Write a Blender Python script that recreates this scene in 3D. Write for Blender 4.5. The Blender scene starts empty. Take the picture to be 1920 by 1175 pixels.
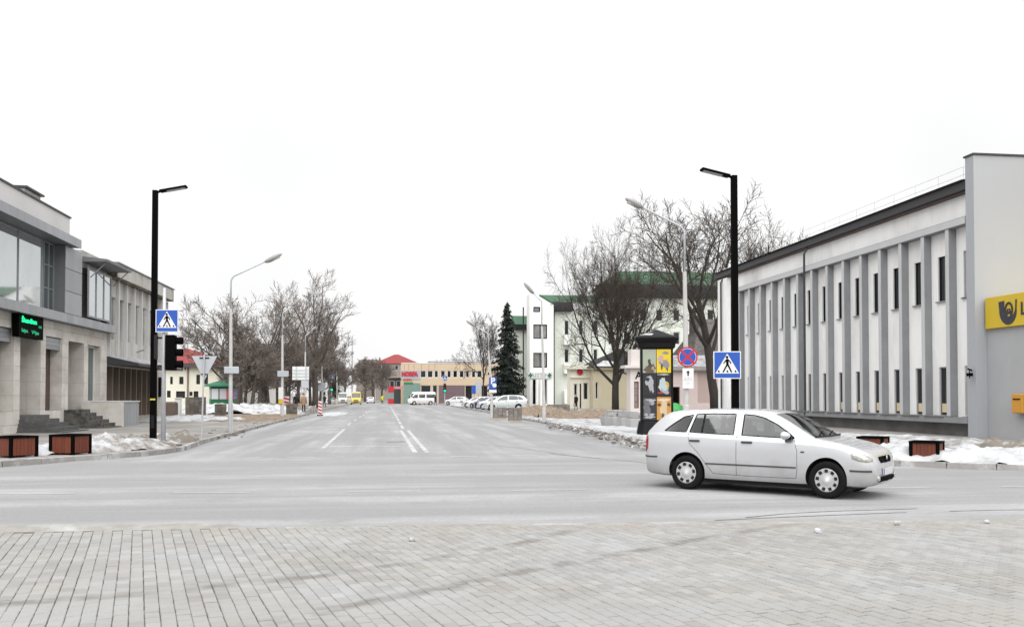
import bpy, bmesh, math, random
from mathutils import Vector, Matrix, noise as mnoise
R = math.radians
scene = bpy.context.scene
C = scene.collection

# ------------------------------------------------------------------ camera, world, sun, exposure
FPX, CAMH, HORIZON = 1700.0, 1.65, 742.0
YAW = math.atan(225 / 1700.0)          # the street runs along +Y; the camera is turned to the right of it
PITCH = R(1.3)
PYC = HORIZON - FPX * math.tan(PITCH)
cam_d = bpy.data.cameras.new('camera'); cam = bpy.data.objects.new('camera', cam_d); C.objects.link(cam)
cam_d.sensor_fit = 'HORIZONTAL'; cam_d.sensor_width = 36.0; cam_d.lens = FPX / 1920 * 36
cam_d.shift_y = (PYC - 587.5) / 1920
cam_d.clip_start = 0.1; cam_d.clip_end = 4000
cam.location = (0, 0, CAMH); cam.rotation_euler = (math.pi / 2 + PITCH, 0, -YAW)
scene.camera = cam

SUN_EL, SUN_AZ = R(60), R(183)          # azimuth clockwise from +Y: behind the camera, a little to the left
world = bpy.data.worlds.new('World'); scene.world = world; world.use_nodes = True
wn, wl = world.node_tree.nodes, world.node_tree.links
wn.clear()
sky = wn.new('ShaderNodeTexSky'); sky.sky_type = 'NISHITA'; sky.sun_disc = False
sky.sun_elevation = SUN_EL; sky.sun_rotation = SUN_AZ; sky.air_density = 1.0; sky.dust_density = 4.0; sky.ozone_density = 1.0
hs = wn.new('ShaderNodeHueSaturation'); hs.inputs['Saturation'].default_value = 0.10
mx = wn.new('ShaderNodeMix'); mx.data_type = 'RGBA'; mx.inputs['Factor'].default_value = 0.86   # closed cloud cover
mx.inputs['B'].default_value = (6.0, 6.04, 6.1, 1)
bg = wn.new('ShaderNodeBackground'); bg.inputs['Strength'].default_value = 0.0545
wo = wn.new('ShaderNodeOutputWorld')
tc = wn.new('ShaderNodeTexCoord'); cn_ = wn.new('ShaderNodeTexNoise'); cn_.inputs['Scale'].default_value = 1.6; cn_.inputs['Detail'].default_value = 4; cn_.inputs['Roughness'].default_value = .5
wl.new(tc.outputs['Generated'], cn_.inputs['Vector'])      # soft thick-and-thin cloud, the same all round
cr_ = wn.new('ShaderNodeMapRange'); cr_.inputs['From Min'].default_value = .3; cr_.inputs['From Max'].default_value = .7; cr_.inputs['To Min'].default_value = 5.2; cr_.inputs['To Max'].default_value = 7.2
wl.new(cn_.outputs['Fac'], cr_.inputs['Value']); cc_ = wn.new('ShaderNodeCombineColor')
for ch in ('Red', 'Green', 'Blue'): wl.new(cr_.outputs[0], cc_.inputs[ch])
wl.new(cc_.outputs[0], mx.inputs['B'])
wl.new(sky.outputs['Color'], hs.inputs['Color']); wl.new(hs.outputs['Color'], mx.inputs['A'])
wl.new(mx.outputs['Result'], bg.inputs['Color']); wl.new(bg.outputs['Background'], wo.inputs['Surface'])
sun_d = bpy.data.lights.new('sun', 'SUN'); sun_d.energy = 1.5; sun_d.angle = R(100); sun_d.color = (1.0, 0.995, 0.985)
sun = bpy.data.objects.new('sun', sun_d); C.objects.link(sun); sun.location = (0, -20, 60)
sun.rotation_euler = (math.pi / 2 - SUN_EL, 0, -SUN_AZ + math.pi)
vs = scene.view_settings
vs.view_transform = 'Standard'; vs.look = 'None'; vs.gamma = 1.0; vs.exposure = 1.63
vs.use_curve_mapping = False
scene.cycles.use_denoising = True
scene.cycles.max_bounces = 6

# ------------------------------------------------------------------ pixel <-> place (photograph pixels, 1920 wide)
def ray(px, py):
    x = (px - 960) / FPX; u = (PYC - py) / FPX
    f = math.cos(PITCH) - u * math.sin(PITCH); up = math.sin(PITCH) + u * math.cos(PITCH)
    return (x * math.cos(YAW) + f * math.sin(YAW), -x * math.sin(YAW) + f * math.cos(YAW), up)
def G(px, py, z=0.0):
    r = ray(px, py); t = (z - CAMH) / r[2]; return (r[0] * t, r[1] * t)
def AX(px, py, X):
    r = ray(px, py); t = X / r[0]; return (r[1] * t, CAMH + r[2] * t)
def AY(px, py, Y):
    r = ray(px, py); t = Y / r[1]; return (r[0] * t, CAMH + r[2] * t)
def proj(x, y, z):
    a = x * math.cos(YAW) - y * math.sin(YAW); d = x * math.sin(YAW) + y * math.cos(YAW); z = z - CAMH
    f = d * math.cos(PITCH) + z * math.sin(PITCH); u = -d * math.sin(PITCH) + z * math.cos(PITCH)
    return (960 + FPX * a / f, PYC - FPX * u / f) if f > 0.1 else (-9999, -9999)

# ------------------------------------------------------------------ materials
MATS = {}
def M(name, col, rough=0.75, var=0.10, scale=1.5, bump=0.0, bscale=60, metal=0.0, spec=0.4, col2=None, amt=0.5, s2=0.8,
      edge=0.08, island=0.0, stretch=(1, 1, 1), emit=None, coat=0.0, orand=0.0):
    if name in MATS: return MATS[name]
    m = bpy.data.materials.new(name); m.use_nodes = True
    n, l = m.node_tree.nodes, m.node_tree.links
    b = n['Principled BSDF']
    b.inputs['Roughness'].default_value = rough; b.inputs['Metallic'].default_value = metal
    b.inputs['Specular IOR Level'].default_value = spec
    if coat: b.inputs['Coat Weight'].default_value = coat; b.inputs['Coat Roughness'].default_value = 0.08
    geo = n.new('ShaderNodeNewGeometry')
    vm = n.new('ShaderNodeVectorMath'); vm.operation = 'MULTIPLY'; vm.inputs[1].default_value = stretch
    l.new(geo.outputs['Position'], vm.inputs[0])
    no = n.new('ShaderNodeTexNoise'); no.inputs['Scale'].default_value = scale; no.inputs['Detail'].default_value = 6; no.inputs['Roughness'].default_value = 0.62
    l.new(vm.outputs[0], no.inputs['Vector'])
    mr = n.new('ShaderNodeMapRange'); mr.inputs['From Min'].default_value = 0.25; mr.inputs['From Max'].default_value = 0.75
    mr.inputs['To Min'].default_value = 1 - var; mr.inputs['To Max'].default_value = 1 + var
    l.new(no.outputs['Fac'], mr.inputs['Value'])
    val = mr.outputs[0]
    if island:
        a = n.new('ShaderNodeMapRange'); a.inputs['To Min'].default_value = 1 - island; a.inputs['To Max'].default_value = 1 + island
        l.new(geo.outputs['Random Per Island'], a.inputs['Value'])
        k = n.new('ShaderNodeMath'); k.operation = 'MULTIPLY'; l.new(val, k.inputs[0]); l.new(a.outputs[0], k.inputs[1]); val = k.outputs[0]
    if orand:
        oi = n.new('ShaderNodeObjectInfo')
        a = n.new('ShaderNodeMapRange'); a.inputs['To Min'].default_value = 1 - orand; a.inputs['To Max'].default_value = 1 + orand
        l.new(oi.outputs['Random'], a.inputs['Value'])
        k = n.new('ShaderNodeMath'); k.operation = 'MULTIPLY'; l.new(val, k.inputs[0]); l.new(a.outputs[0], k.inputs[1]); val = k.outputs[0]
    base = n.new('ShaderNodeRGB'); base.outputs[0].default_value = (*col, 1)
    c = base.outputs[0]
    if col2:
        n2 = n.new('ShaderNodeTexNoise'); n2.inputs['Scale'].default_value = s2; n2.inputs['Detail'].default_value = 8; n2.inputs['Roughness'].default_value = 0.65
        l.new(vm.outputs[0], n2.inputs['Vector'])
        r2 = n.new('ShaderNodeMapRange'); r2.inputs['From Min'].default_value = 1 - amt - edge; r2.inputs['From Max'].default_value = 1 - amt + edge
        l.new(n2.outputs['Fac'], r2.inputs['Value'])
        q = n.new('ShaderNodeMix'); q.data_type = 'RGBA'; q.inputs['B'].default_value = (*col2, 1)
        l.new(r2.outputs[0], q.inputs['Factor']); l.new(c, q.inputs['A']); c = q.outputs['Result']
    h = n.new('ShaderNodeHueSaturation'); l.new(c, h.inputs['Color']); l.new(val, h.inputs['Value'])
    l.new(h.outputs['Color'], b.inputs['Base Color'])
    if bump:
        nb = n.new('ShaderNodeTexNoise'); nb.inputs['Scale'].default_value = bscale; nb.inputs['Detail'].default_value = 4
        l.new(geo.outputs['Position'], nb.inputs['Vector'])
        bp = n.new('ShaderNodeBump'); bp.inputs['Strength'].default_value = bump; bp.inputs['Distance'].default_value = 0.02
        l.new(nb.outputs['Fac'], bp.inputs['Height']); l.new(bp.outputs[0], b.inputs['Normal'])
    if emit:
        b.inputs['Emission Color'].default_value = (*emit[:3], 1); b.inputs['Emission Strength'].default_value = emit[3]
    m['colour_socket'] = h.name
    MATS[name] = m
    return m
def glass_thin(name, tint, refl=1.45, rough=0.02):
    if name in MATS: return MATS[name]
    m = bpy.data.materials.new(name); m.use_nodes = True
    n, l = m.node_tree.nodes, m.node_tree.links; n.clear()
    t = n.new('ShaderNodeBsdfTransparent'); t.inputs[0].default_value = (*tint, 1)
    g = n.new('ShaderNodeBsdfGlossy'); g.inputs['Roughness'].default_value = rough
    f = n.new('ShaderNodeFresnel'); f.inputs[0].default_value = refl
    x = n.new('ShaderNodeMixShader'); o = n.new('ShaderNodeOutputMaterial')
    l.new(f.outputs[0], x.inputs[0]); l.new(t.outputs[0], x.inputs[1]); l.new(g.outputs[0], x.inputs[2]); l.new(x.outputs[0], o.inputs[0])
    MATS[name] = m; return m

GREY = lambda v: (v, v, v)
m_black = M('black_paint', GREY(0.003), 0.6, 0.1, spec=0.02)
m_blackm = M('black_plastic', GREY(0.008), 0.5, 0.1, spec=0.15)
m_rubber = M('rubber', GREY(0.010), 0.9, 0.2, 8, spec=0.1)
m_galv = M('galvanised_steel', (0.42, 0.43, 0.45), 0.5, 0.12, 4, metal=0.3)
m_concpole = M('concrete_pole', (0.44, 0.43, 0.42), 0.85, 0.14, 3, bump=0.15)
m_signwhite = M('sign_white', GREY(0.62), 0.4, 0.04)
m_signblue = M('sign_blue', (0.015, 0.075, 0.36), 0.35, 0.06)
m_signred = M('sign_red', (0.42, 0.02, 0.035), 0.35, 0.06)
m_signback = M('sign_back_grey', (0.40, 0.42, 0.44), 0.5, 0.08, 3, metal=0.2)
m_winglass = M('window_glass_dark', (0.012, 0.014, 0.016), 0.06, 0.2, 0.6, spec=0.5)
m_skyglass = M('window_glass_reflecting', (0.52, 0.55, 0.56), 0.04, 0.15, 0.25, metal=0.75, spec=0.8)
m_skyglass2 = M('window_glass_greenish', (0.13, 0.17, 0.165), 0.06, 0.15, 0.25, metal=0.6, spec=0.8)
m_framewhite = M('frame_white', GREY(0.62), 0.5, 0.05)
m_framedark = M('frame_dark', (0.02, 0.02, 0.022), 0.5, 0.1, spec=.1)
m_framegrey = M('frame_grey', (0.25, 0.26, 0.28), 0.45, 0.08, metal=0.2)

# ------------------------------------------------------------------ mesh and object helpers
WM = {}
class MB:
    def __init__(s): s.v = []; s.f = []; s.mi = []
    def add(s, vs, fs, mi=0):
        k = len(s.v); s.v += [tuple(p) for p in vs]
        for f in fs: s.f.append(tuple(i + k for i in f)); s.mi.append(mi)
        return s
    def box(s, x0, x1, y0, y1, z0, z1, mi=0):
        v = [(x, y, z) for z in (z0, z1) for y in (y0, y1) for x in (x0, x1)]
        return s.add(v, [(0, 2, 3, 1), (4, 5, 7, 6), (0, 1, 5, 4), (2, 6, 7, 3), (0, 4, 6, 2), (1, 3, 7, 5)], mi)
    def xbox(s, mat, hx, hy, hz, mi=0):
        v = [mat @ Vector((x, y, z)) for z in (-hz, hz) for y in (-hy, hy) for x in (-hx, hx)]
        return s.add(v, [(0, 2, 3, 1), (4, 5, 7, 6), (0, 1, 5, 4), (2, 6, 7, 3), (0, 4, 6, 2), (1, 3, 7, 5)], mi)
    def tube(s, pts, rs, n=8, mi=0, cap=True):
        pts = [Vector(p) for p in pts]
        if not isinstance(rs, (list, tuple)): rs = [rs] * len(pts)
        rings = []; up = None
        for i, p in enumerate(pts):
            t = (pts[min(i + 1, len(pts) - 1)] - pts[max(i - 1, 0)])
            t = t.normalized() if t.length > 1e-9 else Vector((0, 0, 1))
            if up is None:
                up = Vector((1, 0, 0)) if abs(t.x) < 0.9 else Vector((0, 1, 0))
            a = (up - t * up.dot(t)); a = a.normalized() if a.length > 1e-6 else t.orthogonal().normalized()
            up = a; b = t.cross(a)
            rings.append([p + (a * math.cos(2 * math.pi * k / n) + b * math.sin(2 * math.pi * k / n)) * rs[i] for k in range(n)])
        k0 = len(s.v)
        for r in rings: s.v += [tuple(q) for q in r]
        for i in range(len(pts) - 1):
            for k in range(n):
                a = k0 + i * n + k; b = k0 + i * n + (k + 1) % n
                s.f.append((a, b, b + n, a + n)); s.mi.append(mi)
        if cap:
            s.f.append(tuple(k0 + k for k in range(n))[::-1]); s.mi.append(mi)
            s.f.append(tuple(k0 + (len(pts) - 1) * n + k for k in range(n))); s.mi.append(mi)
        return s
    def lathe(s, prof, n=24, mat=None, mi=0):
        mat = mat or Matrix.Identity(4)
        k0 = len(s.v)
        for r, z in prof:
            for k in range(n):
                a = 2 * math.pi * k / n
                s.v.append(tuple(mat @ Vector((r * math.cos(a), r * math.sin(a), z))))
        for i in range(len(prof) - 1):
            for k in range(n):
                a = k0 + i * n + k; b = k0 + i * n + (k + 1) % n
                s.f.append((a, b, b + n, a + n)); s.mi.append(mi)
        s.f.append(tuple(k0 + k for k in range(n))[::-1]); s.mi.append(mi)
        s.f.append(tuple(k0 + (len(prof) - 1) * n + k for k in range(n))); s.mi.append(mi)
        return s
    def prism(s, pts, vec, mi=0):
        n = len(pts); vec = Vector(vec)
        a = [Vector(p) for p in pts]; b = [p + vec for p in a]
        fs = [tuple(range(n))[::-1], tuple(range(n, 2 * n))] + [(i, (i + 1) % n, (i + 1) % n + n, i + n) for i in range(n)]
        return s.add(a + b, fs, mi)
    def mesh(s, name, mats, smooth=False):
        me = bpy.data.meshes.new(name); me.from_pydata(s.v, [], s.f)
        for m in (mats if isinstance(mats, (list, tuple)) else [mats]): me.materials.append(m)
        if any(s.mi): me.polygons.foreach_set('material_index', s.mi)
        if smooth: me.polygons.foreach_set('use_smooth', [True] * len(me.polygons))
        me.update(); return me
    def build(s, name, mats, parent=None, world=False, label=None, smooth=False, bevel=0, kind=None, autosmooth=None):
        return link(name, s.mesh(name, mats, smooth), parent, world, label, bevel, kind)
def link(name, me, parent=None, world=False, label=None, bevel=0, kind=None):
    o = bpy.data.objects.new(name, me); C.objects.link(o)
    if parent is not None:
        o.parent = parent
        pm = WM.get(parent.name, Matrix.Identity(4))
        if world: o.matrix_parent_inverse = pm.inverted(); WM[o.name] = Matrix.Identity(4)
        else: WM[o.name] = pm
    if label: o['label'] = label
    if kind: o['kind'] = kind
    if bevel:
        b = o.modifiers.new('bevel', 'BEVEL'); b.width = bevel; b.segments = 2; b.limit_method = 'ANGLE'; b.angle_limit = R(40)
    return o
def thing(name, label, cat, loc=(0, 0, 0), rz=0.0, group=None):
    o = bpy.data.objects.new(name, None); C.objects.link(o)
    o.empty_display_size = 0.2
    o.location = loc; o.rotation_euler = (0, 0, rz); o['label'] = label; o['category'] = cat
    if group: o['group'] = group
    WM[o.name] = Matrix.Translation(loc) @ Matrix.Rotation(rz, 4, 'Z')
    return o
def tag(o, label, cat, group=None):
    o['label'] = label; o['category'] = cat
    if group: o['group'] = group
    return o
def struct(name, mb, mats, **k):
    o = mb.build(name, mats, **k); o['kind'] = 'structure'; return o
UNIT = {}
def pbox(name, mat, parent, x0, x1, y0, y1, z0, z1, label=None):
    """one plain piece (tile, panel, board, kerb stone): a shared unit block, placed and sized"""
    if mat.name not in UNIT:
        UNIT[mat.name] = MB().box(-.5, .5, -.5, .5, -.5, .5).mesh(name, mat)
    o = bpy.data.objects.new(name, UNIT[mat.name]); C.objects.link(o)
    o.location = ((x0 + x1) / 2, (y0 + y1) / 2, (z0 + z1) / 2); o.scale = (abs(x1 - x0), abs(y1 - y0), abs(z1 - z0))
    o.parent = parent; o.matrix_parent_inverse = WM.get(parent.name, Matrix.Identity(4)).inverted()
    if label: o['label'] = label
    return o
def copy_thing(t, loc, rz, label, mats=None, scale=None):
    """copy a thing with its parts and sub-parts; mats maps old material name -> new material"""
    def cp(o, parent):
        c = o.copy(); C.objects.link(c); c.parent = parent
        if mats and c.type == 'MESH':
            for sl in c.material_slots:
                if sl.material and sl.material.name in mats:
                    new = mats[sl.material.name]; sl.link = 'OBJECT'; sl.material = new
        for ch in [x for x in o.children]: cp(ch, c)
        return c
    r = cp(t, None); r.location = loc; r.rotation_euler = (0, 0, rz); r['label'] = label
    if scale: r.scale = scale
    return r
class Frame:
    """a facade: u runs to the right as seen from outside, v up, w outwards"""
    def __init__(s, o, u, n): s.o = Vector(o); s.u = Vector(u); s.n = Vector(n); s.z = Vector((0, 0, 1))
    def p(s, u, v, w=0): return s.o + s.u * u + s.z * v + s.n * w
    def box(s, mb, u0, u1, v0, v1, w0, w1, mi=0):
        a, b = s.p(u0, v0, w0), s.p(u1, v1, w1)
        return mb.box(min(a.x, b.x), max(a.x, b.x), min(a.y, b.y), max(a.y, b.y), min(a.z, b.z), max(a.z, b.z), mi)
    def piece(s, name, mat, parent, u0, u1, v0, v1, w0, w1, label=None):
        a, b = s.p(u0, v0, w0), s.p(u1, v1, w1)
        return pbox(name, mat, parent, min(a.x, b.x), max(a.x, b.x), min(a.y, b.y), max(a.y, b.y), min(a.z, b.z), max(a.z, b.z), label)
    def quad(s, mb, u0, u1, v0, v1, w=0, mi=0):
        mb.add([s.p(u0, v0, w), s.p(u1, v0, w), s.p(u1, v1, w), s.p(u0, v1, w)], [(0, 1, 2, 3)], mi)
    def mat(s, u, v, w=0):
        return Matrix(((s.u.x, s.z.x, s.n.x, s.p(u, v, w).x), (s.u.y, s.z.y, s.n.y, s.p(u, v, w).y), (s.u.z, s.z.z, s.n.z, s.p(u, v, w).z), (0, 0, 0, 1)))
def facade(mb, fr, u0, u1, v0, v1, ops, w=0, mi=0):
    us = sorted({u0, u1} | {o[i] for o in ops for i in (0, 1)}); vs_ = sorted({v0, v1} | {o[i] for o in ops for i in (2, 3)})
    us = [u for u in us if u0 <= u <= u1]; vs_ = [v for v in vs_ if v0 <= v <= v1]
    for i in range(len(us) - 1):
        for j in range(len(vs_) - 1):
            cu, cv = (us[i] + us[i + 1]) / 2, (vs_[j] + vs_[j + 1]) / 2
            if any(o[0] < cu < o[1] and o[2] < cv < o[3] for o in ops): continue
            fr.quad(mb, us[i], us[i + 1], vs_[j], vs_[j + 1], w, mi)
    for o in ops:
        a, b, c, d, dp = o[:5]
        for (q0, q1) in (((a, c), (b, c)), ((b, c), (b, d)), ((b, d), (a, d)), ((a, d), (a, c))):
            mb.add([fr.p(*q0, w), fr.p(*q1, w), fr.p(*q1, w - dp), fr.p(*q0, w - dp)], [(0, 1, 2, 3)], mi)
def shell(mb, fr, u0, u1, v0, v1, depth, mi=0, top=True):
    """side walls, back and flat top behind a facade"""
    for q in (((u0, 0), (u0, -depth)), ((u1, -depth), (u1, 0)), ((u0, -depth), (u1, -depth))):
        (ua, wa), (ub, wb) = q
        mb.add([fr.p(ub, v0, wb), fr.p(ua, v0, wa), fr.p(ua, v1, wa), fr.p(ub, v1, wb)], [(0, 1, 2, 3)], mi)
    if top: mb.add([fr.p(u0, v1, 0), fr.p(u1, v1, 0), fr.p(u1, v1, -depth), fr.p(u0, v1, -depth)], [(0, 1, 2, 3)], mi)
def window(parent, fr, u0, u1, v0, v1, w=-0.12, fw=0.06, frame=None, glass=None, nx=1, ny=1, sill=None, split=True, name='window'):
    frame = frame or m_framewhite; glass = glass or m_winglass
    mb = MB()
    fr.box(mb, u0, u0 + fw, v0, v1, w - .04, w + .03); fr.box(mb, u1 - fw, u1, v0, v1, w - .04, w + .03)
    fr.box(mb, u0 + fw, u1 - fw, v0, v0 + fw, w - .04, w + .03); fr.box(mb, u0 + fw, u1 - fw, v1 - fw, v1, w - .04, w + .03)
    for i in range(1, nx):
        c = u0 + (u1 - u0) * i / nx; fr.box(mb, c - fw * .45, c + fw * .45, v0 + fw, v1 - fw, w - .035, w + .025)
    for i in range(1, ny):
        c = v0 + (v1 - v0) * i / ny; fr.box(mb, u0 + fw, u1 - fw, c - fw * .4, c + fw * .4, w - .03, w + .02)
    o = mb.build(name, frame, parent, world=True)
    if split and nx > 1:
        for i in range(nx):
            a = u0 + (u1 - u0) * i / nx; b = u0 + (u1 - u0) * (i + 1) / nx
            g = MB(); fr.box(g, a + .02, b - .02, v0 + .02, v1 - .02, w - .025, w - .01); g.build('pane', glass, o, world=True)
    else:
        g = MB(); fr.box(g, u0 + .02, u1 - .02, v0 + .02, v1 - .02, w - .025, w - .01); g.build('pane', glass, o, world=True)
    if sill:
        g = MB(); fr.box(g, u0 - .05, u1 + .05, v0 - .06, v0 - .002, w, .06); g.build('sill', sill, o, world=True)
    return o
def subtract(r, o):
    a, b, c, d = r
    if o[1] <= a or o[0] >= b or o[3] <= c or o[2] >= d: return [r]
    out = []
    if o[0] > a: out.append((a, o[0], c, d)); a = o[0]
    if o[1] < b: out.append((o[1], b, c, d)); b = o[1]
    if o[2] > c: out.append((a, b, c, o[2]))
    if o[3] < d: out.append((a, b, o[3], d))
    return out
def tiles(parent, fr, us, vs_, ops, mat, name, w0, th, gap=0.008):
    for i in range(len(us) - 1):
        for j in range(len(vs_) - 1):
            rects = [(us[i], us[i + 1], vs_[j], vs_[j + 1])]
            for o in ops: rects = [q for r in rects for q in subtract(r, o)]
            for a, b, c, d in rects:
                if b - a < .04 or d - c < .04: continue
                fr.piece(name, mat, parent, a + gap / 2, b - gap / 2, c + gap / 2, d - gap / 2, w0, w0 + th * random.uniform(.92, 1.08))
def text(body, size, mat, parent, fr, u, v, w, depth=0.01, align='CENTER', bold=0.0, sx=1.0, name='lettering', world=True):
    cu = bpy.data.curves.new('t', 'FONT'); cu.body = body; cu.size = size; cu.extrude = depth / 2; cu.align_x = align; cu.align_y = 'CENTER'; cu.offset = bold
    cu.resolution_u = 3
    o = bpy.data.objects.new('t', cu); C.objects.link(o)
    bpy.context.view_layer.update()
    me = bpy.data.meshes.new_from_object(o.evaluated_get(bpy.context.evaluated_depsgraph_get()))
    bpy.data.objects.remove(o); bpy.data.curves.remove(cu)
    me.transform(fr.mat(u, v, w) @ Matrix.Diagonal((sx, 1, 1, 1)))
    me.materials.clear(); me.materials.append(mat)
    return link(name, me, parent, world=world)

# ------------------------------------------------------------------ ground, road, pavements, plaza
random.seed(7)
def stained(name, base, light, dark, sx, sy, extra=None, bump=0.12):
    """asphalt with dried salt and dust drawn out along the traffic: along X near the crossing, along Y up the street"""
    m = bpy.data.materials.new(name); m.use_nodes = True
    n, l = m.node_tree.nodes, m.node_tree.links; b = n['Principled BSDF']; b.inputs['Roughness'].default_value = 0.85; b.inputs['Specular IOR Level'].default_value = 0.25
    geo = n.new('ShaderNodeNewGeometry'); sep = n.new('ShaderNodeSeparateXYZ'); l.new(geo.outputs['Position'], sep.inputs[0])
    def noise(stretch, scale, detail=6, rough=.6):
        vm = n.new('ShaderNodeVectorMath'); vm.operation = 'MULTIPLY'; vm.inputs[1].default_value = stretch
        l.new(geo.outputs['Position'], vm.inputs[0])
        t = n.new('ShaderNodeTexNoise'); t.inputs['Scale'].default_value = scale; t.inputs['Detail'].default_value = detail; t.inputs['Roughness'].default_value = rough
        l.new(vm.outputs[0], t.inputs['Vector']); return t.outputs['Fac']
    def mrange(v, a, b_, c=0., d=1.):
        r = n.new('ShaderNodeMapRange'); r.interpolation_type = 'SMOOTHSTEP'
        r.inputs['From Min'].default_value = a; r.inputs['From Max'].default_value = b_; r.inputs['To Min'].default_value = c; r.inputs['To Max'].default_value = d
        l.new(v, r.inputs['Value']); return r.outputs[0]
    def mixf(f, a, b_):
        q = n.new('ShaderNodeMix'); q.data_type = 'FLOAT'; l.new(f, q.inputs[0]); l.new(a, q.inputs[2]); l.new(b_, q.inputs[3]); return q.outputs[0]
    def mixc(f, a, colr):
        q = n.new('ShaderNodeMix'); q.data_type = 'RGBA'; l.new(f, q.inputs['Factor']); l.new(a, q.inputs['A']); q.inputs['B'].default_value = (*colr, 1); return q.outputs['Result']
    def mul(a, b_):
        k = n.new('ShaderNodeMath'); k.operation = 'MULTIPLY'; l.new(a, k.inputs[0])
        if isinstance(b_, float): k.inputs[1].default_value = b_
        else: l.new(b_, k.inputs[1])
        return k.outputs[0]
    which = mrange(sep.outputs['Y'], 20.0, 29.0)
    streak = mixf(which, noise((0.035, .8, 1), 0.8), noise((1.0, 0.045, 1), 0.75))
    streak2 = mixf(which, noise((0.09, 1.4, 1), 2.2), noise((1.3, 0.06, 1), 2.0))
    blot = noise((1, 1, 1), 0.22, 8, .68); fine = noise((1, 1, 1), 14.0, 5, .7); grit = noise((1, 1, 1), 90.0, 3, .7)
    c = n.new('ShaderNodeRGB'); c.outputs[0].default_value = (*base, 1); c = c.outputs[0]
    c = mixc(mul(mrange(streak, .40, .66), mrange(blot, .35, .62, .15, 1.)), c, light)
    c = mixc(mul(mrange(streak2, .52, .74), .25), c, light)
    c = mixc(mul(mrange(streak2, .46, .30), .3), c, dark)
    c = mixc(mul(mrange(noise((1, 1, 1), .55, 9, .72), .57, .66), .35), c, dark)
    c = mixc(mul(mrange(blot, .60, .72), .5), c, light)
    if extra: c = extra(n, l, sep, c, mixc, mrange, mul, noise)
    h = n.new('ShaderNodeHueSaturation'); l.new(c, h.inputs['Color'])
    v = n.new('ShaderNodeMath'); v.operation = 'ADD'; l.new(mrange(fine, .25, .75, .42, .58), v.inputs[0]); l.new(mrange(grit, .25, .75, .42, .58), v.inputs[1])
    l.new(v.outputs[0], h.inputs['Value']); l.new(h.outputs['Color'], b.inputs['Base Color'])
    bp = n.new('ShaderNodeBump'); bp.inputs['Strength'].default_value = bump; bp.inputs['Distance'].default_value = .01; l.new(grit, bp.inputs['Height']); l.new(bp.outputs[0], b.inputs['Normal'])
    MATS[name] = m; return m
m_road = stained('asphalt_salted', (0.225, 0.224, 0.226), (0.33, 0.329, 0.332), (0.185, 0.184, 0.186), 1, 1)
m_pave = M('old_pavement', (0.20, 0.188, 0.178), 0.9, 0.16, 0.8, bump=0.15, col2=(0.29, 0.275, 0.26), amt=0.47, s2=0.35, edge=0.12)
m_dirtground = M('dirty_ground', (0.22, 0.20, 0.18), 0.95, 0.2, 0.5, bump=0.2, col2=(0.55, 0.55, 0.56), amt=0.44, s2=0.12, edge=0.05)
m_kerb = M('kerb_concrete', (0.26, 0.25, 0.24), 0.9, 0.22, 2.5, bump=0.3, col2=(0.45, 0.45, 0.45), amt=0.42, s2=1.7, orand=0.12)
m_worn = M('worn_road_paint', (0.47, 0.47, 0.475), 0.8, 0.08, 6, col2=(0.30, 0.30, 0.305), amt=0.50, s2=2.6, edge=0.10)
m_faint = M('faint_road_paint', (0.43, 0.43, 0.43), 0.8, 0.08, 6, col2=(0.34, 0.34, 0.34), amt=0.55, s2=2.0, edge=0.10)
m_joint = M('paver_joint_sand', (0.10, 0.092, 0.08), 0.95, 0.35, 9)
m_sand = M('excavated_sand', (0.215, 0.165, 0.12), 0.95, 0.3, 2.5, bump=0.9, bscale=14, col2=(0.13, 0.10, 0.075), amt=0.45, s2=3)
m_soil = M('dark_rubble', (0.17, 0.15, 0.135), 0.95, 0.4, 5, bump=0.8, bscale=18, col2=(0.45, 0.44, 0.43), amt=0.36, s2=4, edge=0.04, island=0.35)
def snowmat(name, amt, dirt=(0.15, 0.13, 0.11)):
    return M(name, (0.43, 0.44, 0.455), 0.8, 0.10, 4, bump=1.0, bscale=9, col2=dirt, amt=amt, s2=1.5, edge=0.09)
m_snow = snowmat('old_snow', 0.47, (.20, .19, .18)); m_snowdirty = snowmat('dirty_snow', 0.52); m_snowdark = snowmat('very_dirty_snow', 0.60)
m_snowclean = snowmat('snow', 0.44, (.27, .262, .255))

g = MB(); g.add([(-1800, -200, -.25), (1800, -200, -.25), (1800, 2600, -.25), (-1800, 2600, -.25)], [(0, 1, 2, 3)])
struct('ground', g, m_dirtground)
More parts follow.
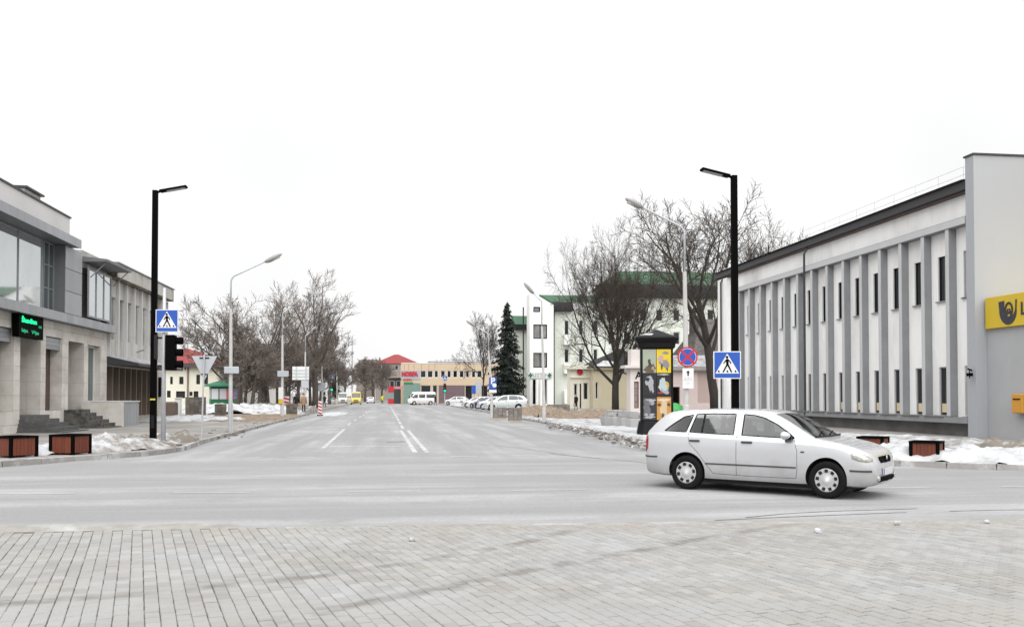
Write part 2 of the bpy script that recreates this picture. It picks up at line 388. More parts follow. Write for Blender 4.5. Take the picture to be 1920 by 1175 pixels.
# road edges (world metres), left edge and right edge of the street mouth
LE = [(-160, 17.0), (-40, 17.4), (-20, 18.4), (-14, 19.6), (-11, 21.0), (-9.04, 22.52), (-7.83, 24.6), (-6.7, 26.2), (-6.3, 28.3), (-6.45, 31), (-6.6, 34), (-6.8, 44), (-7.2, 70), (-7.6, 100), (-7.9, 150), (-8.1, 245)]
REd = [(9.6, 245), (9.5, 150), (9.4, 100), (9.0, 70), (9.1, 52.2), (8.9, 38), (8.45, 30), (8.5, 27), (9.0, 24.2), (10.0, 22.0), (11.75, 20.1), (13.85, 18.45), (17, 17.2), (25, 16.4), (60, 16), (160, 16)]
NE = [(-160, 11.9), (-12, 11.75), (-4.6, 11.52), (1.5, 11.45), (8.2, 10.98), (14, 10.5), (160, 9.0)]   # near edge: the plaza
def smooth(pts, n=6):
    out = []
    for i in range(len(pts) - 1):
        p0 = pts[max(i - 1, 0)]; p1 = pts[i]; p2 = pts[i + 1]; p3 = pts[min(i + 2, len(pts) - 1)]
        L = math.hypot(p2[0] - p1[0], p2[1] - p1[1])
        if L > 12: out.append(p1); continue
        for k in range(n):
            t = k / n
            out.append(tuple(.5 * ((2 * p1[a]) + (-p0[a] + p2[a]) * t + (2 * p0[a] - 5 * p1[a] + 4 * p2[a] - p3[a]) * t * t + (-p0[a] + 3 * p1[a] - 3 * p2[a] + p3[a]) * t ** 3) for a in (0, 1)))
    out.append(pts[-1]); return out
LEs, REs = smooth(LE), smooth(REd)
def sheet(pts, z, name, mat, skirt=0.0):
    bm = bmesh.new(); vv = [bm.verts.new((x, y, z)) for x, y in pts]; f = bm.faces.new(vv); bmesh.ops.triangulate(bm, faces=[f])
    bmesh.ops.recalc_face_normals(bm, faces=bm.faces[:])
    if bm.faces[0].normal.z < 0: bmesh.ops.reverse_faces(bm, faces=bm.faces[:])
    me = bpy.data.meshes.new(name); bm.to_mesh(me); bm.free(); me.materials.append(mat)
    o = link(name, me); o['kind'] = 'structure'; return o
road = sheet(LEs + REs + NE[::-1], 0.0, 'road', m_road)
pav_l = sheet(LEs + [(-160, 245)], 0.115, 'pavement_left', m_pave)
pav_r = sheet(REs + [(160, 245)], 0.115, 'pavement_right', m_pave)

park = sheet([(-300, 245.02), (300, 245.02), (300, 480), (-300, 480)], .10, 'park_ground', m_dirtground)
# kerbs: one stone after another, the nearest as pieces of their own
def kerb(name, pts, y_from, y_to, side):
    base = MB(); cnt = 0; acc = []
    for i in range(len(pts) - 1):
        a, b = Vector((*pts[i], 0)), Vector((*pts[i + 1], 0)); d = (b - a); L = d.length
        acc.append((a, b, L))
    root = None; rest = MB(); far = MB()
    pos = []; step = 1.0
    s = 0.0; seg = 0; carry = 0.0
    pl = [Vector((*p, 0)) for p in pts]
    # resample at 1 m
    res = [pl[0]]; need = step
    for i in range(len(pl) - 1):
        a, b = pl[i], pl[i + 1]; L = (b - a).length; t = 0
        while L - t >= need:
            t += need; res.append(a + (b - a) * (t / L)); need = step
        need -= (L - t)
    root = MB()
    for i in range(len(res) - 1):
        a, b = res[i], res[i + 1]
        if not (y_from < a.y < y_to) or abs(a.x) > 30: continue
        pos.append((a, b))
    ob = MB()
    for a, b in pos:
        mid = (a + b) / 2; ob.xbox(Matrix.Translation((mid.x, mid.y, 0)) @ Matrix.Rotation(math.atan2(b.y - a.y, b.x - a.x), 4, 'Z'), (b - a).length / 2, .05, .06)
    par = struct(name, ob, m_kerb);
    me = MB().box(-.492, .492, -.075, .075, -.06, .0).mesh('kerb_stone', m_kerb)
    cntp = 0
    for a, b in pos:
        mid = (a + b) / 2; ang = math.atan2(b.y - a.y, b.x - a.x); L = (b - a).length
        px, py = proj(mid.x, mid.y, 0.1)
        zt = .13 + random.uniform(-.012, .012)
        if -150 < px < 2070 and mid.y < 95:
            o = bpy.data.objects.new('kerb_stone', me); C.objects.link(o); o.parent = par
            o.location = (mid.x, mid.y, zt); o.rotation_euler = (random.uniform(-.03, .03), random.uniform(-.01, .01), ang + random.uniform(-.02, .02)); o.scale = (L, 1, 3.0)
        else:
            mt = Matrix.Translation((mid.x, mid.y, zt - .1)) @ Matrix.Rotation(ang, 4, 'Z'); far.xbox(mt, L / 2 * .985, .075, .1)
    if far.v: far.build('kerb_run', m_kerb, par, kind='stuff')
    return par
kerb('kerb_left', LEs, 16, 200, 1)
kerb('kerb_right', REs[::-1], 15, 200, -1)

# painted markings, each a thin sheet of its own
def strip(name, pts, wd, z=0.004, mat=None):
    mb = MB(); vv = []
    P = [Vector((*p, z)) for p in pts]
    for i, p in enumerate(P):
        d = (P[min(i + 1, len(P) - 1)] - P[max(i - 1, 0)]).normalized(); nrm = Vector((-d.y, d.x, 0)) * wd / 2
        vv += [p - nrm, p + nrm]
    mb.add(vv, [(2 * i, 2 * i + 2, 2 * i + 3, 2 * i + 1) for i in range(len(P) - 1)])
    return mb.build(name, mat or m_worn, road)
c0, c1 = G(795, 848), G(728, 762)
for dx in (-.17, .17):
    strip('centre_line', [(0.85 + dx, 26.6), (0.60 + dx, 44)], .14)
for k in range(14):
    y = 46 + k * 7.5; strip('centre_line', [(0.58 - .008 * (y - 44), y), (0.58 - .008 * (y - 38.6), y + 5.4)], .16)
strip('lane_line', [(-2.15, 29.2), (-2.35, 46)], .13)
for k in range(12):
    y = 52 + k * 9; strip('lane_line', [(-2.45, y), (-2.5, y + 4)], .12)
for x0 in (-5.6, -4.2, -2.8, -1.5, 1.6, 3.2, 4.8):
    strip('give_way_dash', [(x0, 24.9 - .02 * x0), (x0 + .75, 24.9 - .02 * x0)], .16, mat=m_faint)
strip('stop_line', [(-2.0, 30.2), (0.3, 30.2)], .22); strip('stop_line', [(-1.6, 41), (0.2, 41)], .2)
for x0 in (-9.5, -6.6, -3.7, -.8, 2.1, 5.2, 8.4, 11.0):
    strip('lane_dash', [(x0, 15.9 - .06 * x0), (x0 + 1.3, 15.82 - .06 * x0)], .1, mat=m_faint)

m_tar = M('tar_seam', (0.15, 0.148, 0.145), .8, .2, 4, col2=(.22, .218, .215), amt=.5, s2=3)
for pts in ([(1398, 970), (1470, 963), (1560, 958), (1660, 955), (1720, 953)], [(1340, 975), (1450, 970), (1570, 965), (1700, 960)], [(1780, 958), (1860, 956), (1940, 955)], [(1030, 850), (1110, 858), (1180, 864), (1240, 872)], [(870, 832), (960, 838), (1060, 852), (1130, 860)], [(690, 826), (735, 829)]):
    strip('tar_seam', smooth([G(*p) for p in pts], 4), .035, .006, m_tar)
for (px, py, r_) in ((742, 828, .33),):
    x, y = G(px, py); mh = MB(); mh.lathe([(0.0, .002), (r_, .002), (r_, .009), (r_ * .9, .009), (r_ * .9, .006), (0, .006)], 28, Matrix.Translation((x, y, 0))); mh.build('manhole_cover', m_tar, road)

# ---- the paved plaza in front: every block is geometry; the ones that show largest are objects
PV = R(-14.84); e1 = Vector((math.sin(PV), math.cos(PV), 0)); e2 = Vector((math.cos(PV), -math.sin(PV), 0))
def near_edge(x):
    for (xa, ya), (xb, yb) in zip(NE[:-1], NE[1:]):
        if xa <= x <= xb: return ya + (yb - ya) * (x - xa) / (xb - xa)
    return 11
def tyre_arc(n, l, sep, c, mixc, mrange, mul, noise):
    return c
def pavermat():
    m = M('concrete_paver', (0.268, 0.268, 0.265), 0.9, 0.10, 0.9, bump=0.25, bscale=70, island=0.11, col2=(0.245, 0.228, 0.208), amt=0.42, s2=0.75, edge=0.16)
    n, l = m.node_tree.nodes, m.node_tree.links
    h = [q for q in n if q.type == 'HUE_SAT'][0]; b = n['Principled BSDF']
    geo = n.new('ShaderNodeNewGeometry')
    cur = h.outputs['Color']
    wob = n.new('ShaderNodeTexNoise'); wob.inputs['Scale'].default_value = 3.0; wob.inputs['Detail'].default_value = 6; l.new(geo.outputs['Position'], wob.inputs['Vector'])
    for pxs in (((20, 1142), (420, 1108), (760, 1052), (1100, 992)), ((640, 1150), (960, 1085), (1120, 1045), (1420, 1000))):
        p = [Vector(G(*q)) for q in (pxs[0], pxs[1], pxs[3])]
        (ax, ay), (bx, by), (cx, cy) = p
        d = 2 * (ax * (by - cy) + bx * (cy - ay) + cx * (ay - by))
        ux = ((ax * ax + ay * ay) * (by - cy) + (bx * bx + by * by) * (cy - ay) + (cx * cx + cy * cy) * (ay - by)) / d
        uy = ((ax * ax + ay * ay) * (cx - bx) + (bx * bx + by * by) * (ax - cx) + (cx * cx + cy * cy) * (bx - ax)) / d
        rad = math.hypot(ax - ux, ay - uy)
        dist = n.new('ShaderNodeVectorMath'); dist.operation = 'DISTANCE'; l.new(geo.outputs['Position'], dist.inputs[0]); dist.inputs[1].default_value = (ux, uy, 0.05)
        sb = n.new('ShaderNodeMath'); sb.operation = 'SUBTRACT'; sb.inputs[1].default_value = rad; l.new(dist.outputs['Value'], sb.inputs[0])
        ab = n.new('ShaderNodeMath'); ab.operation = 'ABSOLUTE'; l.new(sb.outputs[0], ab.inputs[0])
        mr = n.new('ShaderNodeMapRange'); mr.interpolation_type = 'SMOOTHSTEP'; mr.inputs['From Min'].default_value = .03; mr.inputs['From Max'].default_value = .15; mr.inputs['To Min'].default_value = .9; mr.inputs['To Max'].default_value = 0
        l.new(ab.outputs[0], mr.inputs['Value'])
        wr = n.new('ShaderNodeMapRange'); wr.inputs['From Min'].default_value = .38; wr.inputs['From Max'].default_value = .6; l.new(wob.outputs['Fac'], wr.inputs['Value'])
        ml = n.new('ShaderNodeMath'); ml.operation = 'MULTIPLY'; l.new(mr.outputs[0], ml.inputs[0]); l.new(wr.outputs[0], ml.inputs[1])
        q = n.new('ShaderNodeMix'); q.data_type = 'RGBA'; q.inputs['B'].default_value = (.16, .152, .142, 1); l.new(ml.outputs[0], q.inputs['Factor']); l.new(cur, q.inputs['A']); cur = q.outputs['Result']
    # brown dust trodden in along the road edge
    sp = n.new('ShaderNodeSeparateXYZ'); l.new(geo.outputs['Position'], sp.inputs[0])
    k1 = n.new('ShaderNodeMath'); k1.operation = 'MULTIPLY_ADD'; k1.inputs[1].default_value = .05; l.new(sp.outputs['X'], k1.inputs[0]); l.new(sp.outputs['Y'], k1.inputs[2])
    k2 = n.new('ShaderNodeMath'); k2.operation = 'MULTIPLY_ADD'; k2.inputs[1].default_value = 2.6; l.new(wob.outputs['Fac'], k2.inputs[0]); l.new(k1.outputs[0], k2.inputs[2])
    k3 = n.new('ShaderNodeMapRange'); k3.interpolation_type = 'SMOOTHSTEP'; k3.inputs['From Min'].default_value = 11.6; k3.inputs['From Max'].default_value = 13.2; k3.inputs['To Max'].default_value = .8; l.new(k2.outputs[0], k3.inputs['Value'])
    q = n.new('ShaderNodeMix'); q.data_type = 'RGBA'; q.inputs['B'].default_value = (.255, .235, .208, 1); l.new(k3.outputs[0], q.inputs['Factor']); l.new(cur, q.inputs['A']); cur = q.outputs['Result']
    l.new(cur, b.inputs['Base Color']); return m
m_paver = pavermat()
plaza = sheet([(-160, -30)] + [(x, y - .0) for x, y in NE] + [(160, -30)], 0.030, 'plaza', m_joint)
plaza_skirt = M('plaza_base', (0.2, 0.19, 0.18), 0.9, 0.1)
CW, CL = 0.107, 0.168
def paver_geo(mb, M4, hw, hl):
    i = .005; zt, zb, zs = .0, -.03, -.006
    v = [(-hw, -hl, zb), (hw, -hl, zb), (hw, hl, zb), (-hw, hl, zb), (-hw, -hl, zs), (hw, -hl, zs), (hw, hl, zs), (-hw, hl, zs), (-hw + i, -hl + i, zt), (hw - i, -hl + i, zt), (hw - i, hl - i, zt), (-hw + i, hl - i, zt)]
    f = [(0, 1, 5, 4), (1, 2, 6, 5), (2, 3, 7, 6), (3, 0, 4, 7), (4, 5, 9, 8), (5, 6, 10, 9), (6, 7, 11, 10), (7, 4, 8, 11), (8, 9, 10, 11)]
    mb.add([M4 @ Vector(p) for p in v], f)
spots = []
for ci in range(-110, 130):
    drift = 0.003 * mnoise.noise(Vector((ci * .37, 3.1, 0)))
    for ri in range(-8, 90):
        c = e2 * (ci * CW + drift) + e1 * (ri * CL + (CL / 2 if ci % 2 else 0) + 3.6 + .004 * math.sin(ci))
        if c.y > near_edge(c.x) - .14: continue
        px, py = proj(c.x, c.y, .045)
        if px < -330 or px > 2250 or py > 1400 or py < 900: continue
        seen = (0 < px < 1920 and py < 1168)
        spots.append((-py if seen else 1e6, c, seen))
spots.sort(key=lambda q: q[0])
pm = MB(); paver_geo(pm, Matrix.Identity(4), CW / 2 - .0019, CL / 2 - .0075); pme = pm.mesh('paver', m_paver)
rest = MB()
for k, (key, c, seen) in enumerate(spots):
    und = .008 * mnoise.noise(c * 1.1) + random.uniform(-.0025, .0025)
    T = Matrix.Translation((c.x + random.uniform(-.0015, .0015), c.y, .048 + und)) @ Matrix.Rotation(-PV + random.uniform(-.012, .012), 4, 'Z') @ Matrix.Rotation(random.uniform(-.012, .012), 4, 'X') @ Matrix.Rotation(random.uniform(-.012, .012), 4, 'Y')
    if seen and k < 300:
        o = bpy.data.objects.new('paver', pme); C.objects.link(o); o.parent = plaza; o.matrix_basis = T
    else:
        paver_geo(rest, T, CW / 2 - .0019, CL / 2 - .0075)
rest.build('paver_field', m_paver, plaza, kind='stuff')

# ---- heaps of snow, sand and rubble
POLY = LEs + REs + NE[::-1]
def base_z(x, y):
    c = False; j = len(POLY) - 1
    for i in range(len(POLY)):
        xi, yi = POLY[i]; xj, yj = POLY[j]
        if (yi > y) != (yj > y) and x < (xj - xi) * (y - yi) / (yj - yi) + xi: c = not c
        j = i
    return 0.0 if c else 0.118
def mound(name, label, cx, cy, rx, ry, h, rot=0.0, seed=0, mat=None, res=34, z0=.10, lump=.55, freq=1.6, ragged=.35, flat=0.0):
    bm = MB(); nx = res; ny = res; vs_ = []; ok = []
    cr, sr = math.cos(rot), math.sin(rot)
    for j in range(ny + 1):
        for i in range(nx + 1):
            a, b = 2 * i / nx - 1, 2 * j / ny - 1
            x, y = a * rx, b * ry
            X, Y = cx + x * cr - y * sr, cy + x * sr + y * cr
            s = Vector((X * freq, Y * freq, seed * 7.3))
            r = math.hypot(a, b) + ragged * mnoise.fractal(s * .8, 1.0, 2.0, 4)
            f = max(0., 1 - max(0., (r - flat) / (1 - flat)) ** 2) if r < 1 else 0.
            if z0 > .05 and base_z(X, Y) < .05: f = 0.
            n1 = .5 + .5 * mnoise.fractal(s * 1.7, .8, 2.0, 5); n2 = abs(mnoise.noise(s * 5.1))
            zb_ = min(z0, base_z(X, Y)) if z0 > .05 else z0
            z = h * f * ((1 - lump) + lump * (1.5 * n1)) + .06 * h * n2 * (f > 0)
            vs_.append((X, Y, zb_ + z if f > 0 else zb_ - .04)); ok.append(f > 0)
    fs = [(j * (nx + 1) + i, j * (nx + 1) + i + 1, (j + 1) * (nx + 1) + i + 1, (j + 1) * (nx + 1) + i) for j in range(ny) for i in range(nx)]
    fs = [f for f in fs if any(ok[q] for q in f)]
    bm.add(vs_, fs)
    o = bm.build(name, mat or m_snow, smooth=True); o['kind'] = 'stuff'; o['label'] = label; return o
def chunks(name, label, pts, n, smin, smax, mat, spread, seed=0, z0=.1):
    random.seed(seed); mb = MB()
    for k in range(n):
        t = random.random() * (len(pts) - 1); i = min(int(t), len(pts) - 2); t -= i
        x = pts[i][0] + (pts[i + 1][0] - pts[i][0]) * t + random.gauss(0, spread); y = pts[i][1] + (pts[i + 1][1] - pts[i][1]) * t + random.gauss(0, spread)
        s = random.uniform(smin, smax) * random.uniform(.5, 1)
        T = Matrix.Translation((x, y, z0 + s * .3)) @ Matrix.Rotation(random.uniform(0, 6.28), 4, 'Z') @ Matrix.Rotation(random.uniform(-.5, .5), 4, 'X')
        v = [T @ Vector(((a + random.uniform(-.35, .35)) * s, (b + random.uniform(-.35, .35)) * s * .8, (c + random.uniform(-.3, .3)) * s * .55)) for c in (-.8, .8) for b in (-.8, .8) for a in (-.8, .8)]
        mb.add(v, [(0, 2, 3, 1), (4, 5, 7, 6), (0, 1, 5, 4), (2, 6, 7, 3), (0, 4, 6, 2), (1, 3, 7, 5)])
    o = mb.build(name, mat); o['kind'] = 'stuff'; o['label'] = label; return o
gp = lambda px, py: G(px, py, .115)
# left corner
x, y = gp(215, 842); mound('snow_heap', 'grey speckled snow heap between wooden planters and black lamp post', x, y, 2.2, 1.0, .42, R(50), 1, m_snowdirty)
x, y = gp(85, 850); mound('snow_heap', 'white snow between the two wooden planters on the left corner', x, y, 1.3, .7, .28, R(50), 2, m_snowclean)
x, y = gp(20, 864); mound('snow_patch', 'thin snow along the kerb before the leftmost planter', x, y, 2.2, .35, .06, R(48), 3, m_snow, lump=.3)
x, y = gp(315, 828); mound('snow_heap', 'small dirty snow bank behind the traffic light pole', x, y, 1.0, 1.0, .38, 0, 4, m_snowdark)
x, y = gp(190, 858); mound('snow_patch', 'thin frozen snow strip along the left kerb edge', x, y, 3.2, .35, .05, R(48), 5, m_snow, lump=.3)
x, y = gp(270, 838); chunks('rubble', 'dark ice rubble at the foot of the black lamp post', [(x - .3, y - .4), (x + .3, y + .5)], 60, .05, .2, m_soil, .3, 3)
# edge of the left pavement
pts = [G(390, 826), G(430, 812), G(480, 798), G(530, 786), G(560, 779)]
chunks('gravel', 'gravel and ice crumbs along the left kerb of the street', pts, 300, .03, .13, m_soil, .35, 5, .05)
x, y = gp(350, 788); mound('snow_patch', 'low white snow bank before the stacked paving pallet', x, y, 4.2, 2.0, .35, 0, 6, m_snowclean)
x, y = gp(480, 783); mound('sand_spread', 'sandy ground spread behind the tall left street lamp', x, y, 4.2, 10, .22, 0, 7, m_sand, lump=.4)
x, y = gp(430, 774); mound('snow_heap', 'snow heap beneath the bare trees near the green kiosk', x, y, 7, 5, .9, 0, 8, m_snowclean)
x, y = gp(485, 770); mound('snow_heap', 'snow and stone heap beneath the row of trees', x, y, 5, 9, .8, 0, 9, m_snowdirty)
x, y = gp(550, 770); mound('sand_heap', 'sand heap behind the pair of walking people', x, y, 2.0, 10, .8, 0, 10, m_sand)
x, y = gp(585, 772); mound('rubble_heap', 'grey rubble heap by the striped road marker', x, y, 1.6, 9, .6, 0, 11, m_snowdark)
x, y = gp(530, 774); mound('snow_patch', 'snow beneath the second street lamp', x, y, 2.5, 7, .35, 0, 12, m_snow)
x, y = G(612, 776); mound('snow_patch', 'packed snow at the kerb beside the striped road marker', x + .6, y, 1.2, 9, .12, 0, 13, m_snowclean, z0=0.0)
# right side
x, y = gp(1150, 808); mound('snow_patch', 'flat white snow before the advertising column', x, y, 3.0, 6.5, .16, R(10), 20, m_snowclean, lump=.3, flat=.4)
x, y = gp(1190, 824); mound('snow_patch', 'snow on the right kerb corner by the silver car', x + .6, y, 1.7, 3.5, .14, R(5), 21, m_snowclean, lump=.3)
pts = [gp(1040, 797), gp(1090, 806), gp(1140, 816), gp(1190, 828), gp(1230, 838)]
chunks('rubble', 'broken ice and stone rubble along the right kerb', pts, 200, .03, .12, m_soil, .33, 8, .1)
chunks('snow_rubble', 'grey lumps of ploughed snow along the right kerb', pts, 220, .04, .13, m_snowdirty, .4, 9, .1)
x, y = gp(1100, 800); mound('snow_bank', 'thin dirty snow bank under the kerb rubble', x, y, 1.3, 10, .11, R(2), 22, m_snow)
x, y = gp(1090, 782); mound('sand_heap', 'long brown sand heap before the cream house', x + .6, y, 3.6, 6.0, .55, 0, 23, m_sand)
x, y = gp(1000, 776); mound('sand_heap', 'brown sand heap behind the slim right street lamp', x + .6, y, 2.6, 6.5, .75, 0, 24, m_sand)
x, y = gp(985, 788); mound('snow_patch', 'snow strip before the sand heaps on the right', x + .9, y, 1.6, 9, .14, 0, 25, m_snow)
x, y = gp(1080, 790); mound('snow_patch', 'snow around the grey concrete flower tubs', x + 1.5, y, 3.2, 7, .12, 0, 26, m_snow)
x, y = gp(905, 774); mound('snow_patch', 'snow along the kerb before the parked cars', x, y, .9, 14, .15, 0, 27, m_snow)
x, y = gp(850, 760); mound('snow_bank', 'far snow bank at the street corner by the traffic light', x, y, 6, 8, .5, 0, 28, m_snowclean)
x, y = gp(1170, 770); mound('snow_patch', 'snow patch at the foot of the large bare tree', x, y, 6, 7, .12, 0, 29, m_snow)
x, y = gp(1800, 862); mound('snow_heap', 'big white snow bank beside the wooden planter by the post office', x, y, 3.6, 1.1, .34, R(-38), 30, m_snowclean, res=50)
x, y = gp(1895, 858); mound('snow_heap', 'brown speckled snow heap at the post office porch', x + .5, y, 2.0, 1.3, .5, R(-30), 31, m_snowdark, res=44)
x, y = gp(1680, 850); mound('snow_heap', 'snow bank between the two right planters', x, y, 1.5, 1.5, .32, 0, 32, m_snowclean)
x, y = gp(1760, 834); mound('snow_bank', 'snow drift along the grey plinth of the post office', x + .5, y + 1, 1.0, 8.0, .22, R(4), 33, m_snow)
x, y = gp(1720, 871); mound('snow_patch', 'thin snow along the right kerb edge', x, y, 5.0, .5, .07, R(-40), 34, m_snow, lump=.3)
# grit lying along the near edge of the crossing
m_grit = M('road_grit', (0.25, 0.24, 0.222), 0.95, 0.2, 3, bump=0.5, bscale=40, col2=(0.33, 0.33, 0.325), amt=.45, s2=2)
x, y = G(110, 994); mound('gutter_dirt', 'pale dust and ice at the plaza edge on the left', x, y + .1, 2.3, .33, .05, R(-1), 40, m_grit, z0=0, lump=.4, flat=.3)
x, y = G(1500, 983); mound('gutter_dirt', 'thin dust lying along the plaza edge', x, y - .05, 6.5, .16, .022, R(-3.5), 41, m_grit, z0=.035, lump=.5)
for (px, py, s, lb) in ((1533, 998, .045, 'round white snow lump lying on the plaza paving'), (1682, 983, .04, 'flat white snow lump at the plaza edge'), (772, 1013, .03, 'tiny white snow lump left of centre on the paving'), (1850, 980, .035, 'white snow lump at the far right plaza edge')):
    x, y = G(px, py, .05); bm = bmesh.new(); bmesh.ops.create_icosphere(bm, subdivisions=2, radius=s)
    for v in bm.verts: v.co *= 1 + .35 * mnoise.noise(v.co * 40 + Vector((px, 0, 0))); v.co.z *= .8
    me = bpy.data.meshes.new('snow_lump'); bm.to_mesh(me); bm.free(); me.materials.append(m_snowclean)
    o = link('snow_lump', me); o.location = (x, y, .05 + s * .5); tag(o, lb, 'snow', 'snow lumps on the plaza')

# ------------------------------------------------------------------ buildings
random.seed(11)
m_lime = M('limestone_cladding', (0.61, 0.585, 0.54), 0.8, 0.07, 2.2, bump=0.05, col2=(0.40, 0.365, 0.325), amt=.42, s2=.6, edge=.15, orand=0.05)
m_limewall = M('limestone_joint', (0.30, 0.28, 0.25), 0.9, 0.1)
m_zinc = M('grey_metal_cladding', (0.31, 0.32, 0.34), 0.42, 0.07, 1.2, metal=0.35, orand=0.09, stretch=(1, 1, .3))
m_zincdk = M('grey_metal_soffit', (0.15, 0.155, 0.165), 0.55, 0.08, metal=0.2)
m_whitewall = M('white_render', (0.60, 0.59, 0.58), 0.9, 0.04, 1.0, bump=0.06, col2=(0.52, 0.51, 0.50), amt=.42, s2=.5, edge=.14)
m_coping = M('dark_coping', (0.035, 0.035, 0.04), 0.5, 0.1)
m_brown = M('brown_door', (0.075, 0.042, 0.034), 0.45, 0.1, 3, spec=.5)
m_step = M('granite_step', (0.085, 0.084, 0.083), 0.8, 0.2, 5, bump=0.1, col2=(0.13, 0.13, 0.13), amt=.4, s2=4, orand=.15)
m_stepold = M('mossy_concrete_step', (0.10, 0.095, 0.085), 0.9, 0.35, 4, bump=0.2, col2=(0.03, 0.03, 0.027), amt=.45, s2=3)
m_interior = M('dim_interior', (0.05, 0.046, 0.042), 0.9, 0.2, 0.8)
m_conc = M('facade_concrete', (0.46, 0.445, 0.415), 0.9, 0.1, 1.2, bump=0.08, col2=(0.25, 0.235, 0.21), amt=.42, s2=.8, edge=.13, stretch=(1, 1, .4), orand=.06)
m_concrib = M('concrete_rib', (0.50, 0.495, 0.49), 0.9, 0.08, 1.5)
m_rust = M('stained_ledge', (0.14, 0.115, 0.085), 0.95, 0.4, 3, col2=(0.3, 0.28, 0.25), amt=.45, s2=2)
m_bluegrey = M('blue_grey_panel', (0.25, 0.265, 0.29), 0.5, 0.1, 1.5)
m_brownfin = M('brown_timber_fin', (0.17, 0.135, 0.105), 0.7, 0.15, 3, stretch=(1, 1, .2))
m_roofpale = M('pale_roof_sheet', (0.42, 0.42, 0.42), 0.7, 0.12, 2)

# --- left corner building: limestone ground floor, grey metal and glass above
XL = -15.4
FL = Frame((XL, 30, 0), (0, 1, 0), (1, 0, 0))
ul = lambda px: AX(px, 700, XL)[0] - 30
vl = lambda px, py: AX(px, py, XL)[1]
bank = thing('corner_building', 'two storey corner building with limestone ground floor and grey metal glazed upper bay', 'building', (XL, 41, 0))
UE = ul(199)
ops = [(ul(0) - 1.2, ul(24), vl(20, 771), vl(20, 615), .5), (ul(36), ul(75), .75, vl(60, 632), 1.6), (ul(84), ul(115), vl(100, 769), vl(100, 632), .5),
       (ul(127), ul(156), .75, vl(140, 641), 1.2), (ul(163), ul(187), vl(175, 754), vl(175, 648), .35)]
wall = MB(); facade(wall, FL, 0, UE, 0, 5.2, ops); shell(wall, FL, 0, UE, 0, 8.65, 12)
FL.quad(wall, 0, UE, 5.2, 8.6, -.3)
for o in (ops[1], ops[3]): FL.quad(wall, o[0], o[1], o[2], o[3], -o[4])
wall = wall.build('wall', m_limewall, bank, world=True)
us = [0]; 
while us[-1] < UE - .1: us.append(min(us[-1] + .93, UE))
vs_ = [0, .45, 1.06, 1.67, 2.28, 2.89, 3.5, 4.11, 4.72, 5.18]
tiles(wall, FL, us, vs_, [o[:4] for o in ops], m_lime, 'limestone_slab', .002, .03, .012)
for o in ops:     # reveals, clad in the same slabs
    a, b, c, d, dp = o
    vv = [c] + [v for v in vs_ if c + .1 < v < d - .1] + [d]
    nd = max(1, round(dp / .6))
    for k in range(len(vv) - 1):
        for q in range(nd):
            FL.piece('limestone_slab', m_lime, wall, b - .025, b - .002, vv[k] + .004, vv[k + 1] - .004, -dp + dp * q / nd + .004, -dp + dp * (q + 1) / nd - .004)
for i in (0, 2):
    a, b, c, d, dp = ops[i]
    w = MB(); FL.box(w, a + .03, b - .06, c + .02, d - .02, -dp - .05, -dp + .02); w = w.build('window', m_brown, bank, world=True, label='brown tinted shop window in a deep reveal')
    for k in range(3):
        v0 = d - .56 + k * .18; FL.piece('blind_box', m_zinc, w, a + .01, b - .03, v0, v0 + .17, -.2, -.06)
for i in (1, 3):
    a, b, c, d, dp = ops[i]
    w = MB(); FL.box(w, a + .1, b - .1, c, c + 2.6, -dp + .01, -dp + .07); w = w.build('door', m_brown, bank, world=True)
    w2 = MB(); w2.tube([FL.p(b - .35, c + .9, -dp + .12), FL.p(b - .35, c + 1.5, -dp + .12)], .02, 8); w2.build('handle', m_galv, w, world=True)
a, b, c, d, dp = ops[4]; window(bank, FL, a, b - .03, c, d, -.3, .09, m_framewhite, m_skyglass2, 2, 1)
# stairs
def stair(u0, u1, n, h0, w0, tread, mat, grow=.0, label=None):
    s = MB(); FL.box(s, u0 + .1, u1 - .1, 0, .1, 0.02, w0); s = s.build('stair', mat, bank, world=True, label=label)
    rise = h0 / n
    for k in range(n):
        FL.piece('step', mat, s, u0 - grow * (n - 1 - k) * .5, u1 + grow * (n - 1 - k), rise * k, rise * (k + 1) - .004, -.6 if k == n - 1 else .03, w0 - tread * k)
stair(ul(36) + .02, ul(73), 5, .84, 1.9, .36, m_step, .17, 'dark granite entrance steps')
stair(ul(119), ul(150), 6, 1.0, 2.0, .30, m_stepold, 0, 'mossy weathered concrete steps')
chk = MB(); FL.box(chk, ul(151), ul(151) + .32, 0, 1.32, .04, 2.0); o = chk.build('stair_cheek', m_lime, bank, world=True)
s = MB(); FL.box(s, ul(151) + .33, ul(151) + 2.9, 0, 1.34, .35, 2.02); o = s.build('ramp_wall', m_bluegrey, bank, world=True, label='grey panelled low wall beside the steps')
for k in range(5):
    a = ul(151) + .34 + k * .51; FL.piece('panel', M('grey_wall_panel', (.27, .28, .29), .7, .12, 2, stretch=(1, 1, .3), orand=.08), o, a + .005, a + .505, .06, 1.30, 2.022, 2.04)
FL.piece('coping', m_concrib, o, ul(151) + .30, ul(151) + 2.95, 1.342, 1.40, .33, 2.08)
